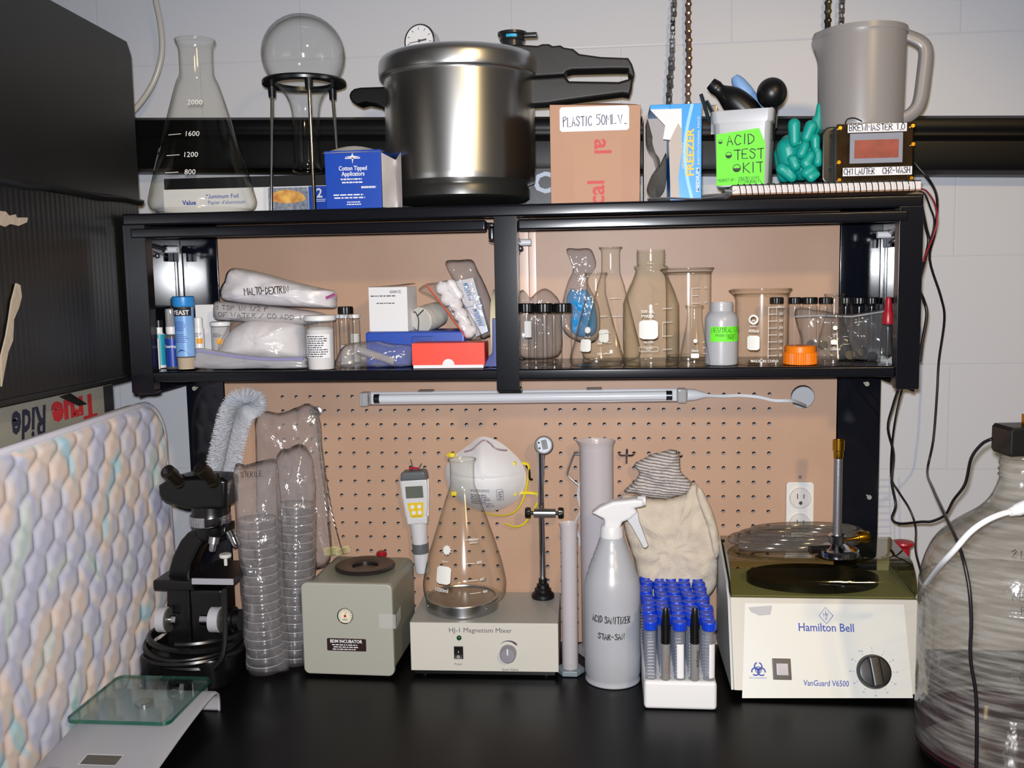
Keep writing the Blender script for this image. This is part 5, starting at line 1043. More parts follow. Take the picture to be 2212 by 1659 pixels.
t, pr, k = bottle('dropper_bottle', 'small clear dropper bottle with a red pointed cap at the right end of the cabinet', 'bottle', 1918, -.15, ZS, [(13, 790), (14, 787), (14, 708), (11, 700), (8, 698)], CLEARB, [('red_cap', [(12, 700), (13, 694), (12, 676), (8.5, 672), (7, 650), (5.5, 642), (0, 641)], PM('red_plastic', (170, 24, 38), .35))])
# ================================================================ things on the bench and the pegboard
def RPL(px, py, O, n):
    d = pray(px, py); return CAM + d*((O-CAM).dot(n)/d.dot(n))
# ---- microscope
YM = -.185; o = POS(425, YM, 0)
mc = thing('microscope', 'black binocular microscope with its cable coiled round the base, beside the mattress', 'microscope', o)
cm = lambda pts: [(300+x/3.016, 950+y/3.016) for x, y in pts]
cm4 = lambda pts: [(300+x/8.508, 960+y/8.508) for x, y in pts]
MBK = PM('black_crackle', (9, 9, 10), .3, spec=.5, bump=(500, .08, .0004))
mb = MB(); mb.prism(rrect(.146, .145, .03, 6, 0, .01), .0003, .052, 'xy', .006, M=Matrix.Translation((-.004, 0, 0))); mb.build('base', MBK, mc)
mb = MB(); mb.prism(rel(pxpoly(cm([(345, 590), (300, 640), (255, 730), (228, 820), (213, 940), (211, 1100), (218, 1290), (230, 1400), (380, 1400), (376, 1100), (368, 900), (382, 790), (430, 690), (470, 640), (540, 630), (600, 600), (600, 540), (460, 560)]), YM), o), -.022, .022, 'xz', .007, seg=3); mb.build('arm', MBK, mc)
mb = MB(); mb.prism(rel(pxpoly(cm4([(500, 690), (508, 850), (545, 930), (620, 995), (1000, 1120), (1640, 1120), (1745, 1070), (1745, 610), (1640, 545), (1250, 525), (880, 535), (640, 600)]), YM), o), -.032, .026, 'xz', .008, seg=3); mb.build('head', MBK, mc)
k = KM((o.x, YM, .25)); c = AY(455, 1120, YM)-o
def mlathe(name, pf, px, mat, par=mc, seg=32):
    c_ = AY(px, pf[0][1], YM)-o; q = [(hw*k, ZAT(py, c_.x+o.x, YM)) for hw, py in pf]; mb = MB(); mb.lathe(q, seg, Matrix.Translation((c_.x, 0, 0))); return mb.build(name, mat, par)
mlathe('neck', [(41, 1112), (39, 1104), (38, 1085)], 455, MBK)
mlathe('clamp_ring', [(38, 1133), (42, 1131), (43, 1128), (43, 1113), (42, 1110), (38, 1109)], 455, CHROME)
mlathe('turret_housing', [(0, 1166), (30, 1165), (40, 1150), (42, 1132)], 462, MBK)
def barrel(name, p0, p1, Y0, Y1, rr, mat, par, cap=None):
    A, B = AY(*p0, Y0)-o, AY(*p1, Y1)-o; mb = MB(); mb.tube([A+(B-A)*t for t, r in rr], [r*k for t, r in rr], 28); e = mb.build(name, mat, par, sharp=30)
    if cap:
        d = (B-A).normalized(); mb = MB(); mb.tube([A-d*.0003, A-d*.0008], [cap*k, cap*k*.98], 24); mb.build('lens', PM('lens_glass', (30, 26, 30), .06, spec=.9), e)
    return e
EYE = PM('bronze_black', (40, 34, 26), .25, .5)
for p0, p1 in (((360, 1017), (402, 1052)), ((431, 1010), (478, 1052))):
    barrel('eyepiece', p0, p1, YM-.055, YM-.012, [(0, 12.5), (.02, 15), (.3, 15.5), (.32, 13), (.6, 13), (.62, 16), (1.2, 17)], EYE, mc, cap=9)
barrel('objective', (496, 1148), (512, 1181), YM-.01, YM-.015, [(0, 12), (.4, 12), (.42, 10), (.85, 9), (1, 6)], CHROME, mc)
barrel('objective', (463, 1160), (458, 1192), YM-.03, YM-.035, [(0, 11), (.45, 11), (.47, 8), (.9, 7), (1, 5)], BRUSH, mc)
mb = MB(); q = [AY(x, y, YM)-o for x, y in ((441, 1228), (530, 1243))]; mb.box(q[0].x, q[1].x, -.05, .05, q[1].z, q[0].z, .002); q2 = [AY(x, y, YM)-o for x, y in ((356, 1238), (442, 1259))]; st = mb.build('stage', MBK, mc); mb = MB(); mb.box(q[0].x+.001, q[1].x, -.0515, -.049, q[1].z+.0005, q[0].z-.0005, .0005); mb.build('stage_front', PM('grey_stage', (158, 158, 166), .4), st)
mb = MB(); mb.box(q2[0].x, q2[1].x, -.045, .045, q2[1].z, q2[0].z+.002, .004); mb.build('stage_bracket', MBK, st)
q = AY(487, 1204, YM-.03)-o; mb = MB(); mb.lathe([(0, .0), (.0085, .0), (.0095, .001), (.0095, .005), (.0085, .006), (0, .006)], 24, Matrix.Translation(q)); mb.cyl(q, q+Vector((0, 0, -.013)), .0028, seg=12); mb.build('stage_screw', PM('pale_knob', (200, 198, 194), .4), st)
mb = MB(); q = [AY(x, y, YM)-o for x, y in ((424, 1262), (500, 1400))]; mb.box(q[0].x, q[1].x, -.028, .03, .05, q[0].z, .006); mb.build('pillar', MBK, mc)
for xa, xb, s_ in ((344, 363, -1), (456, 478, 1)):
    A, B = AY(xa, 1338, YM-.03)-o, AY(xb, 1338, YM-.03)-o; cx = (A.x+B.x)/2
    Mx = Matrix.Translation((cx, -.03, A.z)) @ Matrix.Rotation(R(90), 4, 'Y'); hw = (B.x-A.x)/2
    mb = MB(); mb.lathe([(0, -hw), (27*k*.9, -hw), (27*k, -hw+.001), (27*k, hw-.001), (27*k*.95, hw), (0, hw)], 36, Mx); kn = mb.build('focus_knob', PM('pale_grey_knob', (176, 176, 182), .4), mc)
    mb = MB(); w_ = .012; x0 = B.x if s_ < 0 else A.x-.016; mb.tube([(x0, -.03, A.z), (x0+.016, -.03, A.z)], .0095, 24); mb.build('knob_shaft', CHROME, kn)
    mb = MB(); xx = B.x if s_ > 0 else B.x; mb.lathe([(0, hw+.0002), (20*k, hw+.0002), (27*k*.96, hw+.001), (26*k, hw+.004), (0, hw+.005)], 32, Mx); mb.build('knob_face', PM('olive_grey_face', (72, 72, 64), .35), kn)
A = AY(492, 1338, YM-.01)-o; mb = MB(); mb.tube([A+Vector((0, 0, 0)), A+Vector((.012, 0, 0)), A+Vector((.013, 0, 0)), A+Vector((.022, 0, 0))], [.021, .021, .017, .017], 28); mb.build('lamp_housing', MBK, mc)
mb = MB(); mb.box(.022, .046, -.0668, -.060, .002, .022, .003); mb.build('base_plate', PM('grey_metal_plate', (96, 96, 98), .4, .3), mc)
mb = MB(); pts = []
for i in range(0, 150):
    a = 2*PI*i/36; rr = .080+.005*math.sin(i*.13); pts.append((-.002+rr*math.sin(a)*.93, .008-rr*.92*math.cos(a), .076-i*.00027+.004*math.sin(a*1.3+1)))
mb.tube(pts, .0052, 8); p = [AY(x, y, YM-.085)-o for x, y in ((484, 1275), (486, 1330), (486, 1390), (478, 1425), (462, 1445))]; mb.tube(smooth_pts(p, 4), .0042, 8); mb.build('coiled_cable', BPLAS, mc)
# ---- petri dish sleeves
PET = GLASS('petri_plastic', (254, 254, 255), (228, 232, 240), gain=.6, base=.07, rough=.14, haze=.02, hazecol=(235, 236, 242), power=3)
PETR = GLASS('petri_rim', (245, 245, 248), (230, 232, 240), gain=.6, base=.12, rough=.15, haze=.45, hazecol=(240, 240, 245))
def dish():
    t = thing('petri_dish', 'stacked clear petri dish in the left plastic sleeve beside the microscope', 'petri dish', group='petri dishes in the left sleeve')
    mb = MB(); mb.lathe([(0, .0006), (.0285, .0006), (.029, .001), (.029, .0125)], 28); mb.build('base', PET, t, sharp=0)
    mb = MB(); mb.lathe([(.0302, .004), (.0305, .0046), (.0305, .0142), (.0300, .0148), (0, .0148)], 28); mb.mi = 1; mb.lathe([(.0303, .0138), (.0309, .0142), (.0309, .0147), (.0298, .0151)], 28); mb.build('lid', [PET, PETR], t, sharp=0); return t
d0 = dish(); first = True
for name, pb, pt, Y, grp, lab, n in (('l', (575, 1447), (553, 1085), -.165, 'petri dishes in the left sleeve', 'stacked clear petri dish in the left plastic sleeve beside the microscope', 17), ('r', (636, 1428), (641, 1040), -.125, 'petri dishes in the right sleeve', 'stacked clear petri dish in the right plastic sleeve beside the green-grey incubator', 18)):
    B, T = AY(*pb, Y), AY(*pt, Y); B.z = max(B.z, .003)
    up = (T-B).normalized(); rot = Vector((0, 0, 1)).rotation_difference(up).to_euler()
    for i in range(n):
        c = d0 if first else copy_tree(d0); first = False
        c.location = B+up*(.0152*i+.0005); c.rotation_euler = rot; c['label'] = lab; c['group'] = grp
sl = thing('plastic_sleeve', 'clear plastic sleeve of petri dishes with a hand-written word, right of the microscope', 'plastic sleeve', POS(575, -.165, 0)); o = Vector(sl.location)
pillow('sleeve_film', [(506, 1010), (530, 1004), (560, 996), (596, 992), (600, 1030), (606, 1090), (610, 1200), (616, 1320), (624, 1448), (590, 1462), (545, 1460), (536, 1440), (530, 1380), (522, 1250), (513, 1120)], -.165, .036, FILM, o, sl, wr=.004, seed=41, rings=12)
mb = MB(); mp = lambda x, y, h=0.: Vector((x, -.037-h, y)); p = AY(522, 1030, -.20)-o; hand(mb, mp, 'STERILE', .008, p.x, p.z, width=.036, pen=.0008, rot=.06); mb.build('handwriting', INK, sl)
sr = thing('plastic_sleeve', 'second clear plastic sleeve of petri dishes, leaning behind the first one', 'plastic sleeve', POS(640, -.125, 0)); o = Vector(sr.location)
pillow('sleeve_film', [(600, 985), (625, 968), (650, 960), (672, 985), (680, 1060), (682, 1180), (676, 1300), (672, 1430), (650, 1448), (622, 1442), (612, 1380), (606, 1250), (602, 1100)], -.125, .034, FILM, o, sr, wr=.006, seed=43, rings=12)
pb_ = thing('plastic_bag', 'tall empty clear plastic bag hanging flat against the pegboard behind the sleeves', 'bag', AY(640, 900, -.03)); o = Vector(pb_.location)
pillow('bag_film', [(552, 896), (575, 888), (605, 892), (640, 880), (668, 872), (690, 900), (700, 1000), (712, 1120), (716, 1200), (690, 1230), (620, 1220), (560, 1150), (553, 1020)], -.028, .012, FILM, o, pb_, wr=.004, seed=47, rings=10)
# ---- bottle brush and tube brushes
def brush(name, label, cat, stem, Y, r_px, nb, mat, wire, o, L0=0., L1=1., rnd=None, tipfan=0):
    t = thing(name, label, cat, o); P = smooth_pts([AY(x, y, Y)-o for x, y in stem], 8); k = KM(o); rnd = rnd or random.Random(3)
    mb = MB(); mb.tube(P, .0013, 6); mb.build('wire_stem', wire, t)
    mb = MB(); n = len(P)
    for i in range(nb):
        f = L0+(L1-L0)*i/nb; j = min(n-2, int(f*(n-1))); p = P[j].lerp(P[j+1], f*(n-1)-j); d = (P[j+1]-P[j]).normalized(); u = d.orthogonal().normalized(); w = d.cross(u)
        a = i*2.399+rnd.uniform(-.2, .2); r = r_px*k*rnd.uniform(.9, 1.03); v = (u*math.cos(a)+w*math.sin(a))
        if tipfan and f > 1-tipfan: v = (v+d*(f-(1-tipfan))/tipfan*1.6).normalized()
        q = p+v*r; s = v.cross(d).normalized()*.00028
        mb._f([mb.bm.verts.new(x) for x in (p-s, p+s, q+s*.8, q-s*.8)]); s2 = d*.00028; mb._f([mb.bm.verts.new(x) for x in (p-s2, p+s2, q+s2*.8, q-s2*.8)])
    b = mb.build('bristles', mat, t, sharp=0); b['kind'] = 'stuff'; return t
brush('bottle_brush', 'white bristled bottle brush with a curled tip, upright behind the microscope', 'brush', [(470, 1060), (482, 1010), (495, 950), (508, 900), (522, 876), (540, 872)], -.05, 38, 3600, PM('white_bristle', (214, 216, 222), .3), PM('red_brown_stem', (120, 70, 60), .5), AY(482, 1040, -.05), tipfan=.16)
for i, (st_, lab) in enumerate((([(684, 893), (698, 990), (714, 1090), (728, 1150), (741, 1196)], 'long twisted-wire tube brush hanging from the bolt, the right one of two'), ([(682, 893), (692, 990), (703, 1080), (710, 1140), (716, 1198)], 'long twisted-wire tube brush hanging from the bolt, the left one of two'))):
    Y = -.023-.006*i; o = AY(*st_[-1], Y); t = brush('tube_brush', lab, 'brush', st_, Y, 17, 260, PM('straw_bristle', (206, 196, 150), .6), PM('bright_wire', (190, 188, 180), .25, 1.), o, L0=.93, L1=1.)
    P = smooth_pts([AY(x, y, Y)-o for x, y in st_[:-1]], 14); mb = MB()
    for ph in (0, PI): mb.tube([p+Vector((.0011*math.cos(j*1.1+ph), .0011*math.sin(j*1.1+ph), 0)) for j, p in enumerate(P)], .0008, 5)
    mb.build('twisted_wire', PM('bright_wire', (190, 188, 180), .25, 1.), t)
c = AY(686, 888, 0); t = thing('bolt_hook', 'zinc bolt and washer fixed in the pegboard, holding the tube brushes', 'bolt', c); mb = MB(); Mh = Matrix.Rotation(R(90), 4, 'X')
mb.lathe([(0, .014), (.004, .014), (.0055, .012), (.0055, .006), (.009, .005), (.009, .0005), (0, .0005)], 20, Mh); mb.build('bolt_head', BRUSH, t); mb = MB(); mb.cyl((0, -.012, 0), (0, -.036, .0), .003, seg=10); mb.build('shank', BRUSH, t)
# ---- incubator
o = Vector((-.3165, -.1775, 0)); ic = thing('incubator', 'small grey-green hammered metal incubator with a round dial and black ring on top', 'incubator', o, R(-1.6))
GRN = PM('grey_green_hammer', (166, 166, 156), .4, bump=(260, .2, .0008)); GRN2 = PM('grey_green_shaded', (136, 136, 122), .42, bump=(260, .2, .0008))  # the second is the door's paint with the body's shade put into its colour
IW, IH = .152, .154
mb = MB(); mb.prism(rrect(IW-.004, IH-.004, .014, 5, .001, IH/2+.004), .012, .162, 'xz', .001); mb.build('cabinet', GRN2, ic)
mb = MB(); mb.prism(rrect(IW, IH, .010, 6, 0, IH/2+.0045), 0, .012, 'xz', .0025, seg=3); dr = mb.build('door', GRN, ic)
def icp(px, py, Y=-.1775): v = AY(px, py, Y)-o; return v.x, v.z
x, z = icp(746, 1330); gm = Matrix.Translation((x, 0, z)) @ Matrix.Rotation(R(90), 4, 'X'); mb = MB(); mb.lathe([(.0115, .002), (.0128, .003), (.0135, .0015), (.0135, 0)], 36, gm); dg = mb.build('dial_rim', CHROME, dr)
mb = MB(); mb.lathe([(0, .0016), (.0118, .0016)], 36, gm); mb.build('dial_face', PM('cream_dial', (228, 222, 198), .4), dg)
mpg = lambda x_, y_, h=0.: gm @ Vector((x_, y_, .0018+h)); mb = MB()
for i in range(13):
    a = R(210-i*20); ribbon(mb, mpg, [(.0085*math.cos(a), .0085*math.sin(a)), (.0105*math.cos(a), .0105*math.sin(a))], .0006)
lines_of_print(mb, mpg, -.005, .005, -.008, -.004, 2, seed=4); mb.build('dial_marks', INK, dg)
mb = MB(); disc(mb, mpg, 0, 0, .0022); ribbon(mb, mpg, [(0, 0), (.0018, .007)], .0008); mb.build('red_pointer', PM('red_pointer', (190, 20, 30), .5), dg)
x0, z0 = icp(707, 1405); x1, z1 = icp(791, 1380); mb = MB(); mb.prism(rrect(x1-x0, z1-z0, .002, 3, (x0+x1)/2, (z0+z1)/2), -.0012, 0, 'xz', .0003); np_ = mb.build('name_plate', PM('maroon_plate', (48, 30, 32), .35), dr)
mp = flat_map((0, -.0013, 0)); mb = MB(); cx = (x0+x1)/2; text(mb, mp, 'BDM INCUBATOR', .0055, cx, z1-.0068, width=(x1-x0)*.82, bold=.03); lines_of_print(mb, mp, x0+.008, x1-.006, z0+.0012, z1-.0085, 3, seed=3); mb.build('lettering', WHITEM, np_)
for ya, yb in ((1285, 1322), (1398, 1432)):
    za, zb = icp(646, ya)[1], icp(646, yb)[1]; mb = MB(); mb.cyl((-IW/2-.002, .006, zb), (-IW/2-.002, .006, za), .0026, seg=10); mb.box(-IW/2-.002, -IW/2+.001, .006, .013, zb, za); mb.build('hinge', BRUSH, dr)
x0, z0 = icp(820, 1356); x1, z1 = icp(853, 1326); mb = MB(); mb.grid(lambda u, v: (x0+(x1-x0+.002)*u, -.0012, z0+(z1-z0)*v), 2, 2); mb.grid(lambda u, v: (x1+.003+.002*u, -.001+.022*u, z0+(z1-z0)*v+.008*u), 2, 2); mb.build('clear_tape', GLASS('clear_tape', (250, 250, 248), (225, 225, 220), haze=.35, base=.08, rough=.2), dr)
c = Vector((.008, .088, IH+.0048)); mb = MB(); mb.lathe([(.0225, -.003), (.0225, .004), (.030, .0065), (.048, .007), (.0515, .0045), (.0505, .001), (.046, 0), (.0225, -.003)], 48, Matrix.Translation(c)); rg = mb.build('top_ring', PM('worn_black_ring', (38, 33, 32), .35), ic)
mb = MB(); mb.lathe([(0, .0005), (.0226, .0005)], 32, Matrix.Translation(c)); mb.build('ring_well', PM('dark_well', (14, 14, 14), .25), rg)
mb = MB(); mb.lathe([(.0048, 0), (.009, .004), (.0095, .009), (.007, .0125), (0, .0135)], 22, Matrix.Translation((.021, .148, IH+.004))); mb.build('red_knob', PM('red_knob', (150, 18, 36), .35), ic)
for sx in (-1, 1):
    for yy in (.02, .15):
        mb = MB(); mb.cyl((sx*.06, yy, 0), (sx*.06, yy, .0062), .007, seg=14); mb.build('foot', BRUB, ic)
# ---- magnetic stirrer
o = Vector((-.095, -.1645, 0)); W = .2415; H0 = .0105; H = ZAT(1346, -.095, -.1645); D = .158
mx = thing('magnetic_stirrer', 'cream and grey magnetic stirrer with a grey knob, under the large conical flask', 'stirrer', o, R(1.2))
mb = MB(); mb.box(-W/2, W/2, .0015, D, H0, H, .0012); mb.build('case', PM('grey_enamel', (168, 166, 160), .38, bump=(700, .06, .0004)), mx)
mb = MB(); mb.box(-W/2+.001, W/2, 0, .0018, H0+.0005, H-.0005, .0006); fp = mb.build('front_panel', CREAM, mx)
mb = MB(); mb.box(-W/2+.006, W/2-.006, .004, D-.004, .004, H0); mb.build('bottom_plate', BPLAS, mx)
for sx in (-1, 1):
    for yy in (.018, .14): mb = MB(); mb.cyl((sx*.1, yy, 0), (sx*.1, yy, .0045), .008, seg=14); mb.build('foot', BRUB, mx)
mp = flat_map((0, -.0001, 0))
def mxp(px, py): v = AY(px, py, -.1645)-o; return v.x, v.z
mb = MB(); x, z = mxp(1038, 1366); text(mb, mp, 'HJ-1 Magnetism Mixer', .0082, x, z, width=.102); x, z = mxp(991, 1436); text(mb, mp, 'Power', .0042, x, z, width=.0125); x, z = mxp(1102, 1449); text(mb, mp, 'Speed Adjust', .0045, x, z, width=.027)
x, z = mxp(1098, 1410); [ribbon(mb, mp, [(x+.0185*math.cos(R(a_)), z+.0195*math.sin(R(a_))), (x+.0185*math.cos(R(a_-9)), z+.0195*math.sin(R(a_-9)))], w_) for a_, w_ in zip(range(135, 45, -9), [.0004, .0007, .001, .0013, .0016, .0019, .0022, .0025, .0028, .003])]; mb.build('lettering', INKG, fp)
kn_m = Matrix.Translation((x, 0, z)) @ Matrix.Rotation(R(90), 4, 'X'); mb = MB(); mb.lathe([(.0135, .0005), (.0135, .004), (.0125, .014), (.011, .016), (0, .0165)], 32, kn_m); kb = mb.build('speed_knob', PM('grey_knob', (138, 136, 146), .3), fp)
mb = MB(); mb.box(x-.001, x+.001, -.0172, -.015, z+.002, z+.012); mb.build('knob_pointer', WHITE, kb)
x, z = mxp(991, 1409); mb = MB(); mb.box(x-.0075, x+.0075, -.0018, .001, z-.0105, z+.0105, .0005); sw = mb.build('rocker_switch', BPLAS, fp)
mb = MB(); mb.prism([(-.0045, -.009), (-.0008, 0), (-.0025, .009), (.001, .009), (.001, -.009)], x-.006, x+.006, 'yz', M=Matrix.Translation((0, 0, z))); rk = mb.build('rocker', PM('rocker_black', (18, 16, 20), .3), sw)
mb = MB(); ribbon(mb, flat_map((0, -.004, 0)), [(x, z+.001), (x, z+.004)], .0007); disc(mb, flat_map((0, -.0052, 0)), x, z-.005, .0022, r0=.0014); mb.build('lettering', WHITEM, rk)
x, z = mxp(992, 1377); mb = MB(); mb.ball((x, -.001, z), .0042, sy=.8, seg=18, rings=10); mb.build('indicator_lamp', PM('green_indicator', (26, 66, 48), .15), fp)
c = Vector((-.1365, -.0885, H)); c.x = XAT(1001, c.y, H+.01); kk = KM(c)
mb = MB(); mb.lathe([(0, .0004), (.0605, .0004), (.0618, .002), (.0618, .0185), (.0605, .0205), (.057, .0205), (.056, .0182), (0, .018)], 56, Matrix.Translation(c-o)); pt = mb.build('steel_plate', PM('spun_aluminium', (186, 186, 186), .28, 1.), mx)
for a in (-62, 48): mb = MB(); p = c-o+Vector((.062*math.sin(R(a)), -.062*math.cos(R(a)), .012)); mb.ball(p, .0022, seg=10, rings=6); mb.build('plate_screw', CHROME, pt)
zf = H+.0186
t, pr, k = vessel('conical_flask', 'large one-litre conical flask standing on the stirrer, white gear mark and patch', 'flask', 1003, c.y, zf, [(66, 1310), (78, 1300), (87, 1282), (90, 1262), (88, 1244), (79, 1205), (60, 1145), (44, 1098), (33, 1065), (27, 1048), (26, 1036), (26, 1005), (28, 997), (29.5, 992)], CLEAR, n=6)
marks(t, pr, R(-14), [('gear', -.008, 1171, .0085), ('text', -.009, 1195, 'GG-17', .003), ('patch', -.0105, 1220, .027, .028), ('text', -.0125, 1253, '1000ml', .0066)])
marks(t, pr, R(12), [('text', .014, 1153, '1000ml', .0042), ('text', .014, 1158, 'APPROX', .0028), ('text', .022, 1198, '800', .0042), ('line', .0, 1196, .014), ('text', .026, 1231, '600', .0042), ('line', .002, 1229, .016), ('text', .030, 1256, '400', .0042), ('line', .004, 1254, .018), ('line', .0, 1150, .01)])
# ---- stand rod with clamp, digital thermometer
c = POS(1173, -.034, H+.0004); sd = thing('clamp_stand', 'chrome rod with a two-knob clamp on a stepped black foot behind the stirrer', 'stand', c); k = KM(c)
mb = MB(); mb.lathe([(0, 0), (24*k, 0), (25*k, .002), (24*k, .007), (20*k, .010), (18*k, .012), (18*k, .016), (14*k, .018), (13*k, .024), (9*k, .026), (9*k, .034), (0, .034)], 40); mb.build('foot', BRUB, sd)
top = AY(1165, 968, c.y)-c; mb = MB(); mb.cyl((0, 0, .03), (top.x*.6, 0, top.z), 6.6*k, seg=20); mb.build('rod', CHROME, sd)
q = AY(1176, 1108, c.y-.012)-c; mb = MB(); mb.cyl(q+Vector((-.018, 0, 0)), q+Vector((.019, 0, 0)), 9.5*k, seg=22); cl = mb.build('clamp_block', BRUSH, sd)
for s_ in (-1, 1):
    mb = MB(); mb.cyl(q+Vector((s_*.018, 0, 0)), q+Vector((s_*.024, 0, 0)), .003, seg=12)
    Mk = Matrix.Translation(q+Vector((s_*.0235, 0, 0))) @ Matrix.Rotation(R(90*s_), 4, 'Y'); vs = mb.lathe([(0, 0), (10*k, 0), (11.5*k, .001), (11.5*k, .007), (10*k, .0095), (0, .01)], 40, None)
    for v in vs:
        d = math.hypot(v.co.x, v.co.y)
        if d > 10.5*k: a = math.atan2(v.co.y, v.co.x); e = 1+.06*math.cos(8*a); v.co.x *= e; v.co.y *= e
        v.co = Mk @ v.co
    mb.build('clamp_knob', BPLAS, cl)
c2_ = AY(1175, 962, c.y-.012); th = thing('digital_thermometer', 'round black digital thermometer head resting on top of the chrome rod', 'thermometer', c2_); k = KM(c2_)
Mt = Matrix.Rotation(R(-14), 4, 'X') @ Matrix.Rotation(R(-12), 4, 'Y') @ Matrix.Rotation(R(90), 4, 'X'); mb = MB(); mb.lathe([(0, -.010), (17*k, -.010), (20*k, -.007), (20.5*k, .004), (19*k, .0065), (0, .0065)], 36, Mt); hd = mb.build('head', BPLAS, th)
mb = MB(); Mf = lambda x, y, h=0.: Mt @ Vector((x, y, .0068+h)); mb._f([mb.bm.verts.new(Mf(x, y)) for x, y in [(16*k*math.cos(R(a)), 16*k*math.sin(R(a))) for a in range(-145, 146, 10)]]); fc = mb.build('face', PM('silver_face', (178, 184, 196), .35), hd)
mb = MB(); patch(mb, Mf, -4*k, 8*k, -10*k, 11*k, rad=.001, lift=.0003); mb.build('display', PM('dark_lcd', (62, 60, 62), .25), fc)
mb = MB(); disc(mb, Mf, -9.5*k, 7*k, 2.2*k); disc(mb, Mf, -10*k, -5*k, 2.2*k); mb.build('buttons', INK, fc)
mb = MB(); mb.cyl((0, .004, -18*k), (-.003, .006, -.07), .0016, seg=8); mb.build('probe', CHROME, th)
# ---- pH meter hanging on the board
A = AY(893, 1000, -.018); ph = thing('meter', 'white and grey pocket pH meter with a yellow keypad hanging on the pegboard', 'meter', A, rot=(0, R(-3.2), 0)); k = KM(A)
def mr(name, rows, y0, y1, mat, par, bev=.003):
    """rows: (half width, row) top to bottom, symmetrical"""
    P_ = [(hw*k, (1000-r)*k) for hw, r in rows]; mb = MB(); mb.prism([(x, z) for x, z in P_]+[(-x, z) for x, z in P_[::-1]], y0, y1, 'xz', bev, seg=3); return mb.build(name, mat, par)
PHW = PM('meter_white', (206, 206, 210), .4)
bd = mr('body', [(28, 1034), (29, 1060), (26, 1095), (22, 1116)], -.012, .014, PHW, ph)
mr('grey_top', [(22, 1016), (27, 1020), (29, 1036)], -.0135, .0145, PM('meter_grey', (92, 96, 100), .45), ph, .004)
mr('collar', [(22, 1114), (23, 1118), (22, 1132), (20, 1133)], -.013, .014, PHW, ph); mb = MB(); mb.lathe([(19*k, (1000-1131)*k), (16.5*k, (1000-1180)*k)], 28, None); mb.build('stem', PHW, ph)
mb = MB(); mb.lathe([(17.5*k, (1000-1177)*k), (18*k, (1000-1179)*k), (17.5*k, (1000-1199)*k)], 28); mb.build('grey_band', PM('meter_grey', (92, 96, 100), .45), ph); mb = MB(); mb.lathe([(17.2*k, (1000-1198)*k), (16*k, (1000-1238)*k), (14*k, (1000-1243)*k), (0, (1000-1243)*k)], 28); mb.build('end_cap', PHW, ph)
mp = flat_map((0, -.0124, 0)); mb = MB(); patch(mb, mp, -19*k, 19*k, -74*k, -48*k); mb.build('display', PM('grey_green_lcd', (96, 102, 92), .3), bd)
mb = MB(); mb._f([mb.bm.verts.new(mp(x*k, y*k, LIFT)) for x, y in [(-18, -84), (18, -84), (15, -117), (-12, -117)]]); kp = mb.build('keypad', PM('yellow_pad', (222, 190, 24), .45), bd)
for x, y in ((-7, -93), (8, -93), (-5, -106), (8, -106)): mb = MB(); mb.lathe([(0, .0014), (4.4*k, .0012), (4.8*k, 0)], 20, Matrix.Translation((x*k, -.0126, y*k)) @ Matrix.Rotation(R(90), 4, 'X')); mb.build('button', WHITE, kp)
mb = MB(); text(mb, mp, 'pH/COND', .0025, .001, -115.5*k, lift=.001); mb.build('lettering', PM('olive_ink', (120, 104, 20), .5), kp)
for s_ in (-1, 1): mb = MB(); mb.tube([(s_*30*k, -.004, (1000-1036)*k), (s_*28.5*k, -.006, (1000-1070)*k), (s_*23.5*k, -.006, (1000-1116)*k)], .0013, 6); mb.build('side_rail', WHITE, bd)
mb = MB(); mb.tube(smooth_pts([(-.006, .008, .005), (-.004, .006, -.003), (-.001, .0, -.010), (.006, .002, -.013), (.012, .012, -.004)], 4), .0012, 6); mb.build('hanging_wire', DGREY, ph); mb = MB(); mb.tube([(-.008, 0, -.0105), (0, -.002, -.0085), (.008, 0, -.0105)], .0022, 6); mb.build('red_cord', PM('red_cord', (170, 26, 50), .6), ph)
# ---- respirator mask
Y = -.012; o = AY(1048, 1022, Y); rm = thing('respirator_mask', 'white cup-shaped dust mask with yellow straps hanging on the pegboard behind the flask', 'mask', o)
out = [(1046, 943), (1070, 950), (1092, 964), (1118, 988), (1132, 1010), (1137, 1032), (1132, 1058), (1116, 1080), (1090, 1096), (1062, 1104), (1030, 1100), (996, 1084), (974, 1060), (964, 1032), (964, 1008), (976, 988), (994, 974), (1014, 960), (1030, 947)]
mb = MB(); P_ = smooth_pts([AY(x, y, Y)-o for x, y in out], 4, True); c = Vector((0.002, 0, -.002)); prev = None; NR = 14
for i in range(NR+1):
    t_ = i/NR; dome = -.052*(1-t_**2.2)
    ring = []
    for p in P_:
        q = c+(p-c)*t_; nz = max(0, q.z)/.055; rid = .010*math.exp(-((q.x-.0)/.012)**2)*nz*(1-t_)
        fold = .0025*math.exp(-((q.z+.0)/.002)**2)*(t_ < .9)
        ring.append(mb.bm.verts.new((q.x, dome-rid+fold+.001*noise.noise(q*60), q.z)))
    if prev:
        for j in range(len(ring)): mb._f([prev[j], prev[(j+1) % len(ring)], ring[(j+1) % len(ring)], ring[j]])
    prev = ring
mb.build('cup', PM('white_felt', (224, 223, 226), .8, bump=(60, .1, .001)), rm, sharp=0)
def mdome(x, z, h=0.):
    # place on the dome by finding how far out the point is
    best = 1.
    a = math.atan2(z-c.z, x-c.x)
    for p in P_:
        d = abs(math.atan2(math.sin(math.atan2(p.z-c.z, p.x-c.x)-a), math.cos(math.atan2(p.z-c.z, p.x-c.x)-a)))
        if d < .06: best = math.hypot(p.x-c.x, p.z-c.z)
    t_ = min(1, math.hypot(x-c.x, z-c.z)/best); return Vector((x, -.052*(1-t_**2.2)-.0012-h, z))
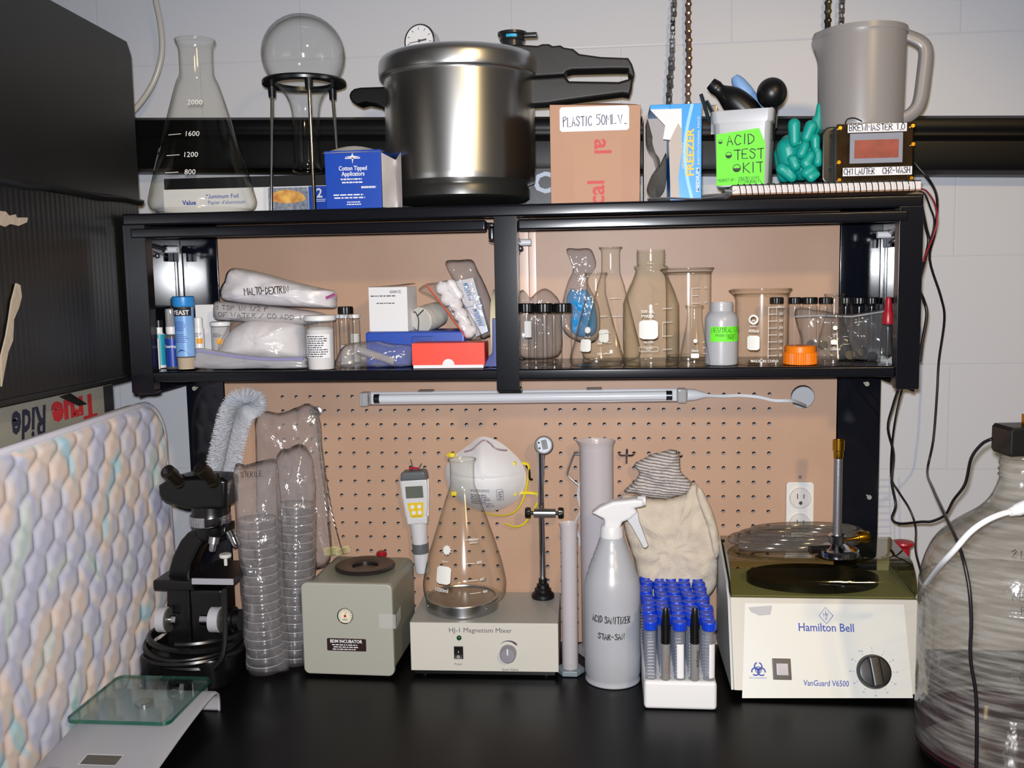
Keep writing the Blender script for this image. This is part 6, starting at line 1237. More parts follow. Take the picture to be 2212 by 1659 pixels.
mb = MB(); p = [AY(x, y, Y)-o for x, y in ((1006, 974), (1022, 968), (1036, 956), (1046, 950), (1058, 954), (1074, 966), (1096, 972))]; mb.tube([mdome(q.x, q.z) for q in smooth_pts(p, 5)], .0013, 6, flat=1.6); mb.build('nose_clip', PM('nose_clip_tint', (150, 132, 140), .4), rm)
mb = MB(); p = AY(1044, 1050, Y)-o; text(mb, mdome, 'WARNING', .0056, p.x, p.z, width=.033, lift=.0008); p0, p1 = AY(1022, 1082, Y)-o, AY(1068, 1055, Y)-o; lines_of_print(mb, mdome, p0.x, p1.x, p0.z, p1.z, 6, seed=5, lift=.0008); p = AY(1062, 1090, Y)-o; text(mb, mdome, '8210', .0052, p.x, p.z, bold=.01, lift=.0008)
p = AY(1090, 1060, Y)-o; text(mb, mdome, 'N95', .0075, p.x, p.z, rot=R(85), lift=.0008); q = [(p.x-.0095+x, p.z+y) for x, y in rrect(.0105, .023, .0015, 2, .0055, .0005)]; ribbon(mb, mdome, q+[q[0]], .0006, lift=.0008); mb.build('lettering', INKG, rm)
YEL = PM('yellow_elastic', (232, 212, 40), .6)
for pts in (((1128, 1000), (1142, 1006), (1140, 1040), (1128, 1085), (1108, 1108), (1080, 1114), (1046, 1108)), ((1116, 1066), (1134, 1064), (1158, 1066), (1163, 1072)), ((966, 985), (972, 980), (982, 982)), ((1163, 1084), (1150, 1108), (1132, 1132), (1112, 1138), (1090, 1130))):
    mb = MB(); P2 = smooth_pts([AY(x, y, Y-.004)-o for x, y in pts], 5); mb.tube(P2, .0028, 6, flat=.35); mb.build('strap', YEL, rm)
for x, y in ((1110, 1002), (1112, 1066), (978, 983), (982, 1066)):
    q = AY(x, y, Y-.012)-o; mb = MB(); mb.box(q.x-.006, q.x+.004, q.z*0-.016, -.006, q.z-.004, q.z+.004, .002); mb.build('strap_tab', YEL, rm)
mb = MB(); q = AY(1142, 1020, Y)-o; mb.tube(smooth_pts([q+Vector((-.004, 0, .012)), q+Vector((.001, -.004, .004)), q+Vector((.002, -.004, -.01)), q+Vector((.006, 0, -.013))], 4), .0022, 6); mb.build('black_buckle', BPLAS, rm)
# ---- milky measuring cylinders
def mcyl(label, px, Y, hw, ytop, hexw, hexh, foot_mat, spout=0):
    o = POS(px, Y, 0); t = thing('measuring_cylinder', label, 'measuring cylinder', o); k = KM(AY(px, 1200, Y)); zt = ZAT(ytop, o.x, Y); hx = .008
    mb = MB(); vs = mb.lathe([(hw*k*.97, hx), (hw*k, zt*.5), (hw*k, zt-.012), (hw*k*1.05, zt-.006), (hw*k*1.14, zt), (hw*k*1.08, zt), (hw*k*.97, zt-.008), (hw*k*.94, zt*.5), (hw*k*.9, hx)], 44)
    for v in vs:
        a = math.atan2(v.co.y, v.co.x); d = abs(math.atan2(math.sin(a-PI*.92), math.cos(a-PI*.92))); f_ = max(0, 1-d/.5)**2*max(0, (v.co.z-zt+.016)/.016); v.co.x -= spout*f_
    mb.build('tube', FROSTC, t, sharp=40)
    mb = MB(); mb.prism([(hexw*k*math.cos(R(a)), hexw*k*math.sin(R(a))) for a in range(0, 360, 60)], .0004, hx+.001, 'xy', .0015); mb.build('foot', foot_mat, t)
    mb = MB(); mp = wrap_map([(hw*k, 0), (hw*k, 1)], R(15)); [ribbon(mb, mp, [(0, zt*.15+i*zt*.035), (.006 if i % 5 else .010, zt*.15+i*zt*.035)], .0005) for i in range(21)]; mb.build('scale_marks', PM('faint_scale', (176, 172, 184), .6), t); return t
mcyl('large milky plastic measuring cylinder standing behind the spray bottle', 1292, -.045, 36, 952, 50, 0, FROSTC, .006)
mcyl('small slim milky measuring cylinder between the stirrer and the spray bottle', 1232, -.135, 18, 1130, 31, 0, PM('blue_grey_foot', (120, 134, 142), .3), .002)
# ---- hooks
o = AY(1250, 1000, 0); t = thing('wire_hook', 'bent steel wire hook with a white strap behind the large measuring cylinder', 'hook', o); mb = MB()
p = [AY(x, y, -.012)-o for x, y in ((1262, 978), (1248, 976), (1240, 982), (1232, 1002), (1226, 1022), (1229, 1030), (1240, 1040), (1252, 1050))]; mb.tube(smooth_pts(p, 4), .0018, 8); mb.build('wire_loop', BRUSH, t)
p = [AY(x, y, -.012)-o for x, y in ((1242, 982), (1258, 982), (1290, 982))]; mb = MB(); mb.tube(p, .0018, 8); mb.tube([p[0], p[0]+Vector((0, .012, .001))], .0018, 8); mb.build('cross_bar', BRUSH, t)
p = [AY(x, y, -.014)-o for x, y in ((1254, 1042), (1250, 1070), (1256, 1100), (1246, 1122), (1240, 1136), (1252, 1160), (1254, 1180))]; mb = MB(); mb.tube(smooth_pts(p, 4), .0036, 6, flat=.2); mb.build('strap', PM('white_strap', (214, 216, 218), .6), t)
def peg_hook(name, label, cx, cy):
    o = AY(cx, cy, 0); t = thing(name, label, 'hook', o); k = KM(o); mb = MB()
    mb.tube(smooth_pts([(-16*k, .002, .0015), (-15.5*k, -.006, .0005), (-11*k, -.008, -.001), (0, -.0085, -.001), (11*k, -.008, -.001), (15.5*k, -.006, .0005), (16*k, .002, .0015)], 5), .0019, 8); mb.build('cross_bar', CHROME, t)
    mb = MB(); mb.tube(smooth_pts([(0, -.0095, -.015), (0, -.0095, 0), (0, -.014, .004), (0, -.034, .006), (0, -.04, .016)], 5), .0019, 8); mb.build('prong', CHROME, t); return t
peg_hook('peg_hook', 'empty chrome double-pronged peg hook right of the large measuring cylinder', 1353, 981)
# ---- knitted glove
t = thing('knitted_glove', 'cream knitted work glove with a striped grey cuff hanging on the pegboard', 'glove', AY(1450, 1000, -.02)); o = Vector(t.location)
g5 = lambda pts: [(1100+x/2.552, 900+y/2.552) for x, y in pts]
def knit(name, c1, c2, freq):
    m, n, ot = _nt(name); b = n.nodes.new('ShaderNodeBsdfPrincipled'); n.links.new(b.outputs[0], ot.inputs[0]); b.inputs['Roughness'].default_value = .9
    tc = n.nodes.new('ShaderNodeTexCoord'); w = n.nodes.new('ShaderNodeTexWave'); w.bands_direction = 'Z'; w.inputs['Scale'].default_value = freq; w.inputs['Distortion'].default_value = 1.6; w.inputs['Detail'].default_value = 1; w.inputs['Detail Scale'].default_value = 12
    mpn = n.nodes.new('ShaderNodeMapping'); mpn.inputs['Rotation'].default_value = (0, R(-8), 0); n.links.new(tc.outputs['Object'], mpn.inputs[0]); n.links.new(mpn.outputs[0], w.inputs[0])
    r = n.nodes.new('ShaderNodeValToRGB'); n.links.new(w.outputs[0], r.inputs[0]); r.color_ramp.elements[0].color = (*lin(c1), 1); r.color_ramp.elements[1].color = (*lin(c2), 1); r.color_ramp.elements[0].position = .25; r.color_ramp.elements[1].position = .6
    n.links.new(r.outputs[0], b.inputs['Base Color']); q = n.nodes.new('ShaderNodeBump'); q.inputs['Strength'].default_value = .6; q.inputs['Distance'].default_value = .0015; n.links.new(w.outputs[0], q.inputs['Height']); n.links.new(q.outputs[0], b.inputs['Normal']); return m
pillow('hand', g5([(640, 425), (612, 450), (622, 560), (650, 680), (690, 800), (705, 900), (712, 1010), (722, 1085), (800, 1088), (900, 1060), (1010, 1010), (1110, 985), (1148, 900), (1152, 800), (1165, 740), (1150, 640), (1110, 520), (1060, 420), (1035, 370), (1000, 372), (960, 425), (860, 455), (740, 445)]), -.03, .028, PM('cream_knit', (214, 202, 184), .95, bump=(420, .9, .0015), var=(40, (200, 188, 172), 1)), o, t, wr=.004, seed=51, rings=14)
pillow('thumb', g5([(1040, 380), (1075, 420), (1120, 520), (1150, 620), (1162, 720), (1150, 785), (1130, 770), (1100, 650), (1060, 520), (1030, 430)]), -.042, .012, PM('cream_knit', (214, 202, 184), .95), o, t, wr=.002, seed=52)
pillow('cuff', g5([(688, 265), (735, 232), (790, 205), (850, 190), (905, 180), (940, 210), (948, 300), (1005, 365), (985, 415), (890, 452), (780, 448), (690, 425), (632, 412), (690, 355), (715, 310)]), -.032, .020, knit('striped_cuff_knit', (128, 120, 118), (206, 200, 196), 62), o, t, wr=.005, seed=53, rings=12)
h = peg_hook('peg_hook', 'chrome peg hook carrying the knitted glove', 1457, 984)
# ---- spray bottle
Y = -.155; o, pr, k = pxprof([(52, 1491), (57, 1487), (59.5, 1478), (59, 1462), (57.5, 1458), (57.5, 1452), (59.5, 1447), (60, 1400), (60, 1262), (57, 1250), (47, 1218), (36, 1190), (29, 1172), (26, 1162), (24, 1158)], 1323, Y, 0)
t = thing('trigger_spray_bottle', 'frosted spray bottle with a white trigger head and black hand-written name', 'spray bottle', o)
pr = [(r, max(.0004, z)) for r, z in pr]; ex = []
for i in range(len(pr)-1):
    ex.append(pr[i])
    if 9 <= i <= 12:
        (r0, z0), (r1, z1) = pr[i], pr[i+1]
        for j in range(1, 4): tt = j/4; ex.append((r0+(r1-r0)*tt+(.0006 if j % 2 else -.0004), z0+(z1-z0)*tt))
ex.append(pr[-1]); mb = MB(); mb.lathe([(0, .004)]+ex, 56); mb.build('body', FROST, t, sharp=0)
mb = MB(); mb.lathe([(0, .006), (53*k, .006), (55.5*k, .012), (55.5*k, zrow(t, 1310)), (0, zrow(t, 1310))], 40); mb.build('liquid', GLASS('pale_liquid', (236, 240, 246), (226, 230, 240), haze=.2, base=.02, rough=.3, hazecol=(215, 220, 232)), t)
xn = AY(1321, 1150, Y).x-o.x
mb = MB(); vs = mb.lathe([(24*k, zrow(t, 1160)), (25*k, zrow(t, 1157)), (23*k, zrow(t, 1138)), (18*k, zrow(t, 1132)), (0, zrow(t, 1130))], 48, Matrix.Translation((xn*.3, 0, 0)))
mb.build('collar', WHITE, t)
c5 = lambda pts: [(1100+x/2.552, 900+y/2.552) for x, y in pts]
mb = MB(); mb.prism(rel(pxpoly(c5([(456, 524), (500, 490), (570, 460), (690, 447), (735, 449), (744, 470), (735, 490), (690, 498), (706, 520), (668, 556), (625, 574), (614, 596), (606, 622), (520, 618), (524, 570), (518, 556)]), Y), o), -.0125, .0125, 'xz', .005, seg=3); hd = mb.build('spray_head', WHITE, t)
mb = MB(); mb.prism(rel(pxpoly(c5([(632, 556), (690, 514), (708, 522), (716, 570), (766, 706), (752, 720), (738, 716), (676, 604), (650, 566)]), Y), o), -.007, .007, 'xz', .002); mb.build('trigger', PM('white_trigger', (206, 208, 212), .35), hd)
A = AY(1378, 1083, Y)-o; mb = MB(); mb.tube([A, A+Vector((.009, 0, .001)), A+Vector((.012, 0, .001))], [.0085, .0085, .0078], 22); mb.build('nozzle', WHITE, hd)
mp = wrap_map(pr, 0); mb = MB(); hand(mb, mp, 'ACID SANITIZER', .0105, -.0335, zrow(t, 1325), width=.064, pen=.0014, rot=-.02); mb.build('handwriting', INK, t); mb = MB(); hand(mb, mp, 'STAR-SAN', .0088, -.023, zrow(t, 1360), width=.043, pen=.0014); mb.build('handwriting', INK, t)
# ---- tube rack, tubes and markers
XL_, XR_ = XAT(1391, -.266, .02), XAT(1549, -.266, .02); RW = XR_-XL_; xc = (XL_+XR_)/2; RH = ZAT(1472, xc, -.266); RD = .232
t = thing('tube_rack', 'white foam rack full of blue-capped tubes at the front of the bench', 'tube rack', (xc, -.267, 0))
FOAM = PM('white_foam', (230, 229, 230), .6, bump=(500, .15, .0006)); mb = MB()
nr = 10; pit = (RW-.022)/4; pr_ = (RD-.024)/(nr-1)
mb.box(-RW/2, RW/2, 0, RD, 0, RH, .006, seg=3); mb.build('foam_block', FOAM, t)
HOLE = PM('rack_recess', (170, 170, 172), .8)
for i in range(5):
    mb = MB(); mb.lathe([(0, .0006), (.0088, .0006)], 20, Matrix.Translation((-RW/2+.011+pit*i, .012, RH))); mb.build('recess', HOLE, t)
TUBEP = GLASS('tube_plastic', (244, 246, 250), (170, 190, 225), gain=.4, base=.05, rough=.12, haze=.08)
CAPB = PM('cap_royal_blue', (18, 62, 200), .35)
zcap = ZAT(1341, xc, -.255)
def ctube():
    c = thing('centrifuge_tube', 'x', 'tube', group='blue-capped tubes in the white rack')
    mb = MB(); mb.lathe([(0, .0), (.002, .0), (.0075, .020), (.0082, .024), (.0082, .115)], 20); mb.build('tube', TUBEP, c, sharp=0)
    mb = MB(); vs = mb.lathe([(.0100, .102), (.0106, .103), (.0106, .1135), (.0100, .1148), (.0088, .1150), (.0082, .1138), (0, .1138)], 36)
    for v in vs:
        d = math.hypot(v.co.x, v.co.y)
        if d > .0103: a = math.atan2(v.co.y, v.co.x); q = 1+.02*math.cos(18*a); v.co.x *= q; v.co.y *= q
    mb.build('cap', CAPB, c, sharp=25); return c
c0 = ctube(); first = True; zb0 = zcap-.115; ROWN = ['front', 'second', 'third', 'fourth', 'fifth', 'sixth', 'seventh', 'eighth', 'ninth', 'back']; CN = ['leftmost', 'second from left', 'middle', 'fourth from left', 'rightmost']
rnd = random.Random(8)
for j in range(nr):
    for i in range(5):
        if j == 0 and i in (1, 3): continue
        c = c0 if first else copy_tree(c0); first = False
        c.location = (xc-RW/2+.011+pit*i, -.267+.012+pr_*j, max(zb0, RH*.2)+rnd.uniform(-.0015, .0015)); c.rotation_euler = (rnd.uniform(-.02, .02), rnd.uniform(-.02, .02), rnd.uniform(0, 6))
        c['label'] = ('blue-capped clear tube, %s one in the front row of the white rack' % CN[i] if j == 0 else 'blue-capped clear tube, %s in the %s row of the white foam rack' % (CN[i], ROWN[j]))
        if j == 0:
            mb = MB(); mp = wrap_map([(.0083, 0), (.0083, .11)], -c.rotation_euler[2])
            if i == 0: [ribbon(mb, mp, [(-.004, .03+q*.005), (.004, .03+q*.005)], .0008) for q in range(12)]; mb.build('scale_marks', ETCH, c)
            else: patch(mb, mp, -.0045+.004*(i == 4), .0055+.004*(i == 4), .03, .082, lift=.0005); mb.build('white_label', PAPER, c)
for i, lab in ((1, 'grey felt marker with a black cap and red print, left one in the rack'), (3, 'grey felt marker with a black cap and black script, right one in the rack')):
    xx = -RW/2+.011+pit*i; mk = thing('felt_marker', lab, 'marker', (xc+xx, -.2685+.008, RH+.0007)); zt = ZAT(1313, xc+xx, -.26)-RH
    zc_ = ZAT(1388, xc+xx, -.26)-RH
    mb = MB(); mb.lathe([(0, 0), (.0062, 0), (.0064, .002), (.0066, zc_)], 24); mb.build('barrel', PM('marker_grey', (132, 130, 128), .35), mk); mb = MB(); mb.lathe([(.0072, zc_-.001), (.0074, zc_), (.0072, zt*.72), (.0058, zt*.9), (.0045, zt-.003), (.003, zt), (0, zt)], 24); mb.build('cap', BPLAS, mk)
    mp = wrap_map([(.0066, 0), (.0066, .1)], R(8)); mb = MB()
    if i == 3: text(mb, mp, 'Sharpie', .005, .0015, zc_*.6, rot=R(-90), width=.026, shear=.3, bold=.01, lift=.0004)
    else: text(mb, mp, 'permanent marker', .0022, .002, zc_*.42, rot=R(-90), width=.03, lift=.0004); text(mb, mp, 'fine point', .002, -.0015, zc_*.35, rot=R(-90), width=.018, lift=.0004)
    mb.build('lettering', INK if i == 3 else PM('red_marker_print', (160, 50, 50), .5), mk)
# ---- fluorescent tube lamp under the cabinet
Y = -.028; A, B = AY(779, 862, Y), AY(1483, 854, Y); o = (A+B)/2; L = (B-A).length; ang = math.atan2((B-A).z, (B-A).x)
lt = thing('tube_light', 'unlit fluorescent tube in a clear housing clipped on the pegboard under the cabinet', 'tube light', o, rot=(0, -ang, 0)); hh = 14*KM(o)
mb = MB(); mb.box(-L/2+.012, L/2-.012, .012, .0145, -hh, hh, .001); mb.build('reflector', PM('white_reflector', (232, 230, 232), .4), lt)
mb = MB(); mb.prism([(.0118, -hh), (-.004, -hh), (-.010, -hh*.6), (-.012, 0), (-.010, hh*.6), (-.004, hh), (.0118, hh)], -L/2+.012, L/2-.014, 'yz'); mb.build('clear_cover', GLASS('lamp_cover', (254, 254, 254), (225, 225, 230), gain=.4, base=.04, rough=.1), lt, sharp=40)
mb = MB(); mb.tube([(-L/2+.032, .001, 0), (L/2-.034, .001, 0)], .0078, 24); mb.build('tube', PM('white_tube', (240, 240, 244), .15, spec=.5), lt)
for s_ in (-1, 1):
    mb = MB(); x0 = s_*(L/2-.034); mb.tube([(x0, .001, 0), (x0+s_*.010, .001, 0)], .0082, 24); mb.build('tube_end', PM('dark_metal_end', (92, 94, 102), .25, .9), lt)
    mb = MB(); mb.box(min(s_*(L/2-.016), s_*L/2), max(s_*(L/2-.016), s_*L/2), -.013, .015, -hh*1.1, hh*1.1, .003); mb.build('end_cap', GLASS('milky_cap', (240, 240, 240), (210, 210, 214), haze=.35, base=.06, rough=.1), lt)
    mb = MB(); xx = -.165 if s_ < 0 else .125; mb.box(xx-.013, xx+.013, -.004, .016, hh+.0005, hh+.003, .001); mb.build('clip', PM('grey_clip', (120, 108, 104), .4), lt)
P = [AY(x, y, yy)-o for x, y, yy in ((1484, 855, Y), (1500, 855, Y), (1524, 856, Y+.004))]; mb = MB(); mb.tube(P, [.0105, .0098, .0045], 16); mb.build('plug', WHITE, lt)
P = [AY(x, y, yy)-o for x, y, yy in ((1520, 856, Y+.004), (1560, 858, -.012), (1600, 857, -.008), (1640, 861, -.008), (1670, 868, -.008), (1700, 869, -.008), (1714, 870, .0), (1726, 874, .02), (1740, 880, .06))]; mb = MB(); mb.tube([q+Vector((0, 0, .0012)) for q in smooth_pts(P, 5)], .0016, 7); mb.tube([q-Vector((0, 0, .0012)) for q in smooth_pts(P, 5)], .0016, 7); mb.build('cord', WHITE, lt)
# ---- centrifuge
XA, XB = .293, .583; o = Vector(((XA+XB)/2, -.222, 0)); W = XB-XA; hw = W/2
ce = thing('centrifuge', 'cream bench centrifuge with a smoked lid, round black timer knob and blue print', 'centrifuge', o); yf = lambda Yw: Yw+.222
prof = [(yf(-.222), .014), (yf(-.166), .141), (yf(-.012), .141), (yf(-.012), .014)]
mb = MB(); mb.prism(prof, -hw+.003, hw, 'yz', .0025, seg=3); mb.build('case', OFFW, ce)
for s_ in (-1, 1):
    x0, x1 = (-hw-.0005, -hw+.0035) if s_ < 0 else (hw-.003, hw+.0005)
    mb = MB(); mb.prism([(yf(-.221), .014), (yf(-.168), .139), (yf(-.150), .152), (yf(-.145), .160), (yf(-.03), .203), (yf(-.012), .203), (yf(-.012), .014)] if s_ < 0 else [(yf(-.220), .015), (yf(-.167), .139), (yf(-.10), .145), (yf(-.012), .15), (yf(-.012), .014)], x0, x1, 'yz', .0008); mb.build('side_panel', PM('pale_grey_side', (186, 188, 186), .4), ce)
for s_ in (-1, 1):
    for yy in (.03, .19): mb = MB(); mb.lathe([(0, 0), (.013, 0), (.0145, .002), (.0135, .012), (0, .0135)], 24, Matrix.Translation((s_*(hw-.035), yy, 0))); mb.build('foot', BRUB, ce)
# smoked lid: a bent sheet with ends
lp = [tuple(q) for q in smooth_pts([(yf(-.1665), .142), (yf(-.1625), .160), (yf(-.156), .174), (yf(-.144), .1865), (yf(-.128), .193), (yf(-.10), .1955), (yf(-.012), .199)], 4)]
SMK = GLASS('smoked_acrylic', (200, 199, 164), (84, 80, 62), gain=1.3, base=.07, rough=.03, power=2.5)
mb = MB(); b = mb.bm; A_ = [b.verts.new((-hw+.005, y, z)) for y, z in lp]; B_ = [b.verts.new((hw-.002, y, z)) for y, z in lp]
for i in range(len(lp)-1): mb._f([A_[i], B_[i], B_[i+1], A_[i+1]])
for x in (-hw+.005, hw-.002): mb._f([b.verts.new((x, y, z)) for y, z in lp+[(yf(-.012), .142)]])
mb.build('smoked_lid', SMK, ce, sharp=50)
mb = MB(); mb.box(-hw+.008, hw-.006, yf(-.158), yf(-.02), .1412, .1422); bowl = mb.build('deck', PM('deck_grey', (215, 214, 190), .5), ce)
mb = MB(); mb.lathe([(.0, .0), (.105, 0), (.105, .012), (.09, .012), (.0, .004)], 40, Matrix.Translation((0, yf(-.085), .1425)) @ Matrix.Diagonal((1, .6, 1, 1)).to_4x4()); mb.build('rotor_bowl', PM('dark_bowl', (26, 24, 20), .3), ce)
FO = Vector((o.x, -.2225, .014)); FU = Vector((0, .056, .127)).normalized(); FN = Vector((1, 0, 0)).cross(FU)
mpf = lambda x, y, h=0.: FO-o+Vector((1, 0, 0))*x+FU*y+FN*(h+.0002)
def fpx(px, py): v = RPL(px, py, FO, FN)-FO; return v.x, v.dot(FU)
mb = MB(); q = [fpx(*p_) for p_ in ((1603, 1508), (1972, 1508), (1952, 1306), (1609, 1303))]; mb._f([mb.bm.verts.new(mpf(x, y, .0003)) for x, y in q]); fp = mb.build('front_panel', PM('panel_white', (216, 216, 210), .4), ce)
mb = MB(); x, y = fpx(1785, 1364); text(mb, mpf, 'Hamilton Bell', .0128, x, y, width=.083, bold=.012, lift=.0008); x, y = fpx(1785, 1482); text(mb, mpf, 'VanGuard V6500', .0088, x, y, width=.067, bold=.01, shear=.12, lift=.0008)
x, y = fpx(1784, 1330); q = [(x+.0105*c_, y+.0125*s_) for c_, s_ in ((1, 0), (0, 1), (-1, 0), (0, -1), (1, 0))]; ribbon(mb, mpf, q, .0009, lift=.0008); hand(mb, mpf, 'HB', .005, x-.0035, y-.001, width=.008, pen=.0006, lift=.0008); hand(mb, mpf, 'I', .004, x-.0012, y+.004, width=.003, pen=.0006, lift=.0008); hand(mb, mpf, 'P', .004, x-.001, y-.007, width=.004, pen=.0006, lift=.0008)
x, y = fpx(1638, 1447)
for a in (90, 210, 330):
    cx, cy = x+.0052*math.cos(R(a)), y+.0052*math.sin(R(a)); disc(mb, mpf, cx, cy, .0066, r0=.0044, a0=a+28, a1=a+332, lift=.0008)
disc(mb, mpf, x, y, .0052, r0=.0040, lift=.0009); disc(mb, mpf, x, y, .0024, r0=.0010, lift=.001); x, y = fpx(1638, 1466); text(mb, mpf, 'BIOHAZARD', .0022, x, y, width=.026, lift=.0008)
kx, ky = fpx(1887, 1451)
for i in range(12):
    a = R(90-i*30); xx, yy = kx+.0345*math.cos(a), ky+.0345*math.sin(a); text(mb, mpf, ['0', '5', '10', '15', '20', '25', '30', '35', '40', '45', '50', 'Hold'][i], .0026, xx, yy-.0012, lift=.0008); ribbon(mb, mpf, [(kx+.0285*math.cos(a), ky+.0285*math.sin(a)), (kx+.0300*math.cos(a), ky+.0300*math.sin(a))], .0006, lift=.0008)
mb.build('lettering', BLUEINK, fp)
mb = MB(); q = [fpx(*p_) for p_ in ((1616, 1312), (1668, 1308), (1664, 1328), (1640, 1330), (1622, 1322))]; mb._f([mb.bm.verts.new(mpf(x, y, .0006)) for x, y in q]); mb.build('sticker_residue', PM('residue_grey', (186, 184, 188), .6), fp)
x0, y0 = fpx(1670, 1468); x1, y1 = fpx(1707, 1423); BT = Matrix((Vector((1, 0, 0)), FU, FN)).transposed().to_4x4(); BT = Matrix.Translation(FO-o) @ BT
mb = MB(); mb.box(x0, x1, y0, y1, 0, .0035, .0008, M=BT); sw = mb.build('power_switch', PM('switch_frame', (34, 26, 28), .35), fp); mb = MB(); mb.box(x0+.005, x1-.0045, y0+.006, y1-.007, .003, .0062, .0012, M=BT); mb.build('switch_button', PM('switch_grey', (176, 172, 182), .3), sw)
Mk = BT @ Matrix.Translation((kx, ky, 0)); mb = MB(); mb.lathe([(.0255, .0005), (.0255, .003), (.0235, .011), (.021, .0125), (0, .0125)], 44, Mk); kb = mb.build('timer_knob', PM('knob_black', (22, 22, 24), .35), fp)
mb = MB(); mb.box(-.008, .008, -.022, .0225, .012, .022, .003, M=Mk @ Matrix.Rotation(R(6), 4, 'Z')); mb.build('knob_grip', PM('knob_black', (22, 22, 24), .35), kb)
# ---- clear tubing coiled on the lid
zt = .199; c = POS(1712, -.075, zt+.008); ho = thing('tubing_coil', 'coil of clear plastic tubing lying on the smoked centrifuge lid', 'tubing', (c.x, c.y, zt)); k = KM(c); mb = MB(); pts = []
for i in range(0, 112):
    a = 2*PI*i/36-.9; f_ = i/111; rx = (142-30*f_)*k; pts.append((rx*math.sin(a)+(-6+36*f_)*k, -.046*math.cos(a)*(1-.15*f_)+.004, .0075+.019*f_+.003*math.sin(a)))
mb.tube(pts, .0064, 14); mb.build('clear_tubing', GLASS('clear_tubing', (236, 232, 226), (150, 140, 130), gain=.7, base=.08, rough=.08, haze=.05, power=2), ho, sharp=0)
for p_ in (pts[-1],):
    mb = MB(); mb.lathe([(.0042, 0), (.0064, 0), (.0064, .002)], 16, Matrix.Translation(p_)); mb.build('cut_end', CLEARP, ho)
# ---- burner
c = POS(1807, -.120, .1975); bu = thing('gas_burner', 'chrome laboratory burner with a brass collar standing on the centrifuge lid', 'burner', c); k = KM(c); z = lambda py: ZAT(py, c.x, c.y)-c.z
mb = MB(); mb.lathe([(0, .0004), (42*k, .0004), (45*k, .001), (46*k, .003), (46*k, .010), (44*k, .012), (38*k, .013), (26*k, .018), (18*k, .021), (18*k, .032), (16*k, .034), (9*k, .034)], 44); mb.build('base', CHROME, bu)
mb = MB(); mb.lathe([(9.5*k, .03), (9.2*k, z(990)), (0, z(990))], 26); mb.build('barrel', PM('speckled_steel', (170, 170, 176), .35, .9, bump=(500, .3, .0006)), bu)
mb = MB(); mb.lathe([(9.6*k, z(990)), (10.5*k, z(986)), (10.5*k, z(974)), (12.5*k, z(972)), (12.5*k, z(950)), (9.5*k, z(950)), (9*k, z(970))], 30); mb.build('brass_collar', BRASS, bu)
mb = MB(); zz = .024; mb.tube([(16*k, .002, zz), (40*k, .006, zz+.002), (46*k, .007, zz+.003)], [.0025, .0025, .0045], 14); mb.tube([(46*k, .007, zz+.003), (62*k, .009, zz+.004), (70*k, .010, zz+.0045)], [.009, .0105, .008], 16); mb.build('gas_valve', BRASS, bu)
mb = MB(); mb.tube([(-16*k, -.01, .014), (-40*k, -.016, .014), (-62*k, -.02, .0135)], [.006, .0065, .0075], 6); mb.build('hose_barb', PM('dark_chrome', (150, 146, 140), .15, 1.), bu)
# ---- red-capped bottle behind the centrifuge
c = POS(1942, -.028, 0); t = thing('capped_bottle', 'bottle with a bright red flared cap half hidden behind the centrifuge', 'bottle', (c.x+.002, c.y, 0)); k = KM(AY(1942, 1170, -.028)); z1 = ZAT(1198, c.x, c.y)
mb = MB(); mb.lathe([(0, .0005), (.0155, .0005), (.016, .002), (.016, z1-.012), (.009, z1)], 28); mb.build('body', CLEARP, t); mb = MB(); mb.lathe([(.0105, z1-.002), (.011, z1+.012), (.0165, z1+.0175), (.0175, z1+.0195), (.0165, z1+.0225), (.006, z1+.025), (0, z1+.025)], 30); mb.build('red_cap', PM('red_plastic', (170, 24, 38), .35), t)
# ---- white wire rack on the wall
o = AY(1915, 1130, WALLY-.012); wr_ = thing('wire_rack', 'white wire rack fixed on the wall right of the pegboard', 'wire rack', (o.x, WALLY-.012, o.z-.03))
oo = Vector(wr_.location); mb = MB()
for i in range(10): y = 1035+i*14.5; mb.cyl(AY(1888, y, oo.y)-oo, AY(1931, y-1, oo.y)-oo, .0009, seg=6)
mb.build('cross_wires', PM('white_wire', (206, 204, 210), .4), wr_)
mb = MB(); mb.cyl(AY(1930, 1022, oo.y-.003)-oo, AY(1933, 1180, oo.y-.003)-oo, .0016, seg=8); mb.cyl(AY(1944, 1030, oo.y+.006)-oo, AY(1946, 1180, oo.y+.006)-oo, .0012, seg=8); mb.build('upright_wires', PM('white_wire', (206, 204, 210), .4), wr_)
# ---- glass carboy with dark wine, adapter, white lead
Y = -.38; o, pr, k = pxprof([(170, 1650), (186, 1640), (194, 1620), (197, 1590), (197, 1560), (197, 1300), (195, 1262), (188, 1225), (172, 1185), (148, 1155), (118, 1130), (88, 1108), (66, 1085), (53, 1060), (46, 1040), (44, 1030), (48, 1026), (44, 1020), (48, 1014), (44, 1008), (47, 1000), (45, 990), (46, 984)], 2188, Y, 0)
z0 = pr[0][1]; pr = [(r, .0006+(z-z0) if i < 5 else z) for i, (r, z) in enumerate(pr)]
pr = [(r, max(.0006, z)) for r, z in pr]; pr[0] = (pr[0][0], .0006); pr[1] = (pr[1][0], .004); pr[2] = (pr[2][0], .012); pr[3] = (pr[3][0], .024); pr[4] = (pr[4][0], .035)
cy_ = thing('glass_carboy', 'big glass carboy holding a little dark red wine at the right edge', 'carboy', o)
zl_ = ZAT(1522, o.x, Y+.118)
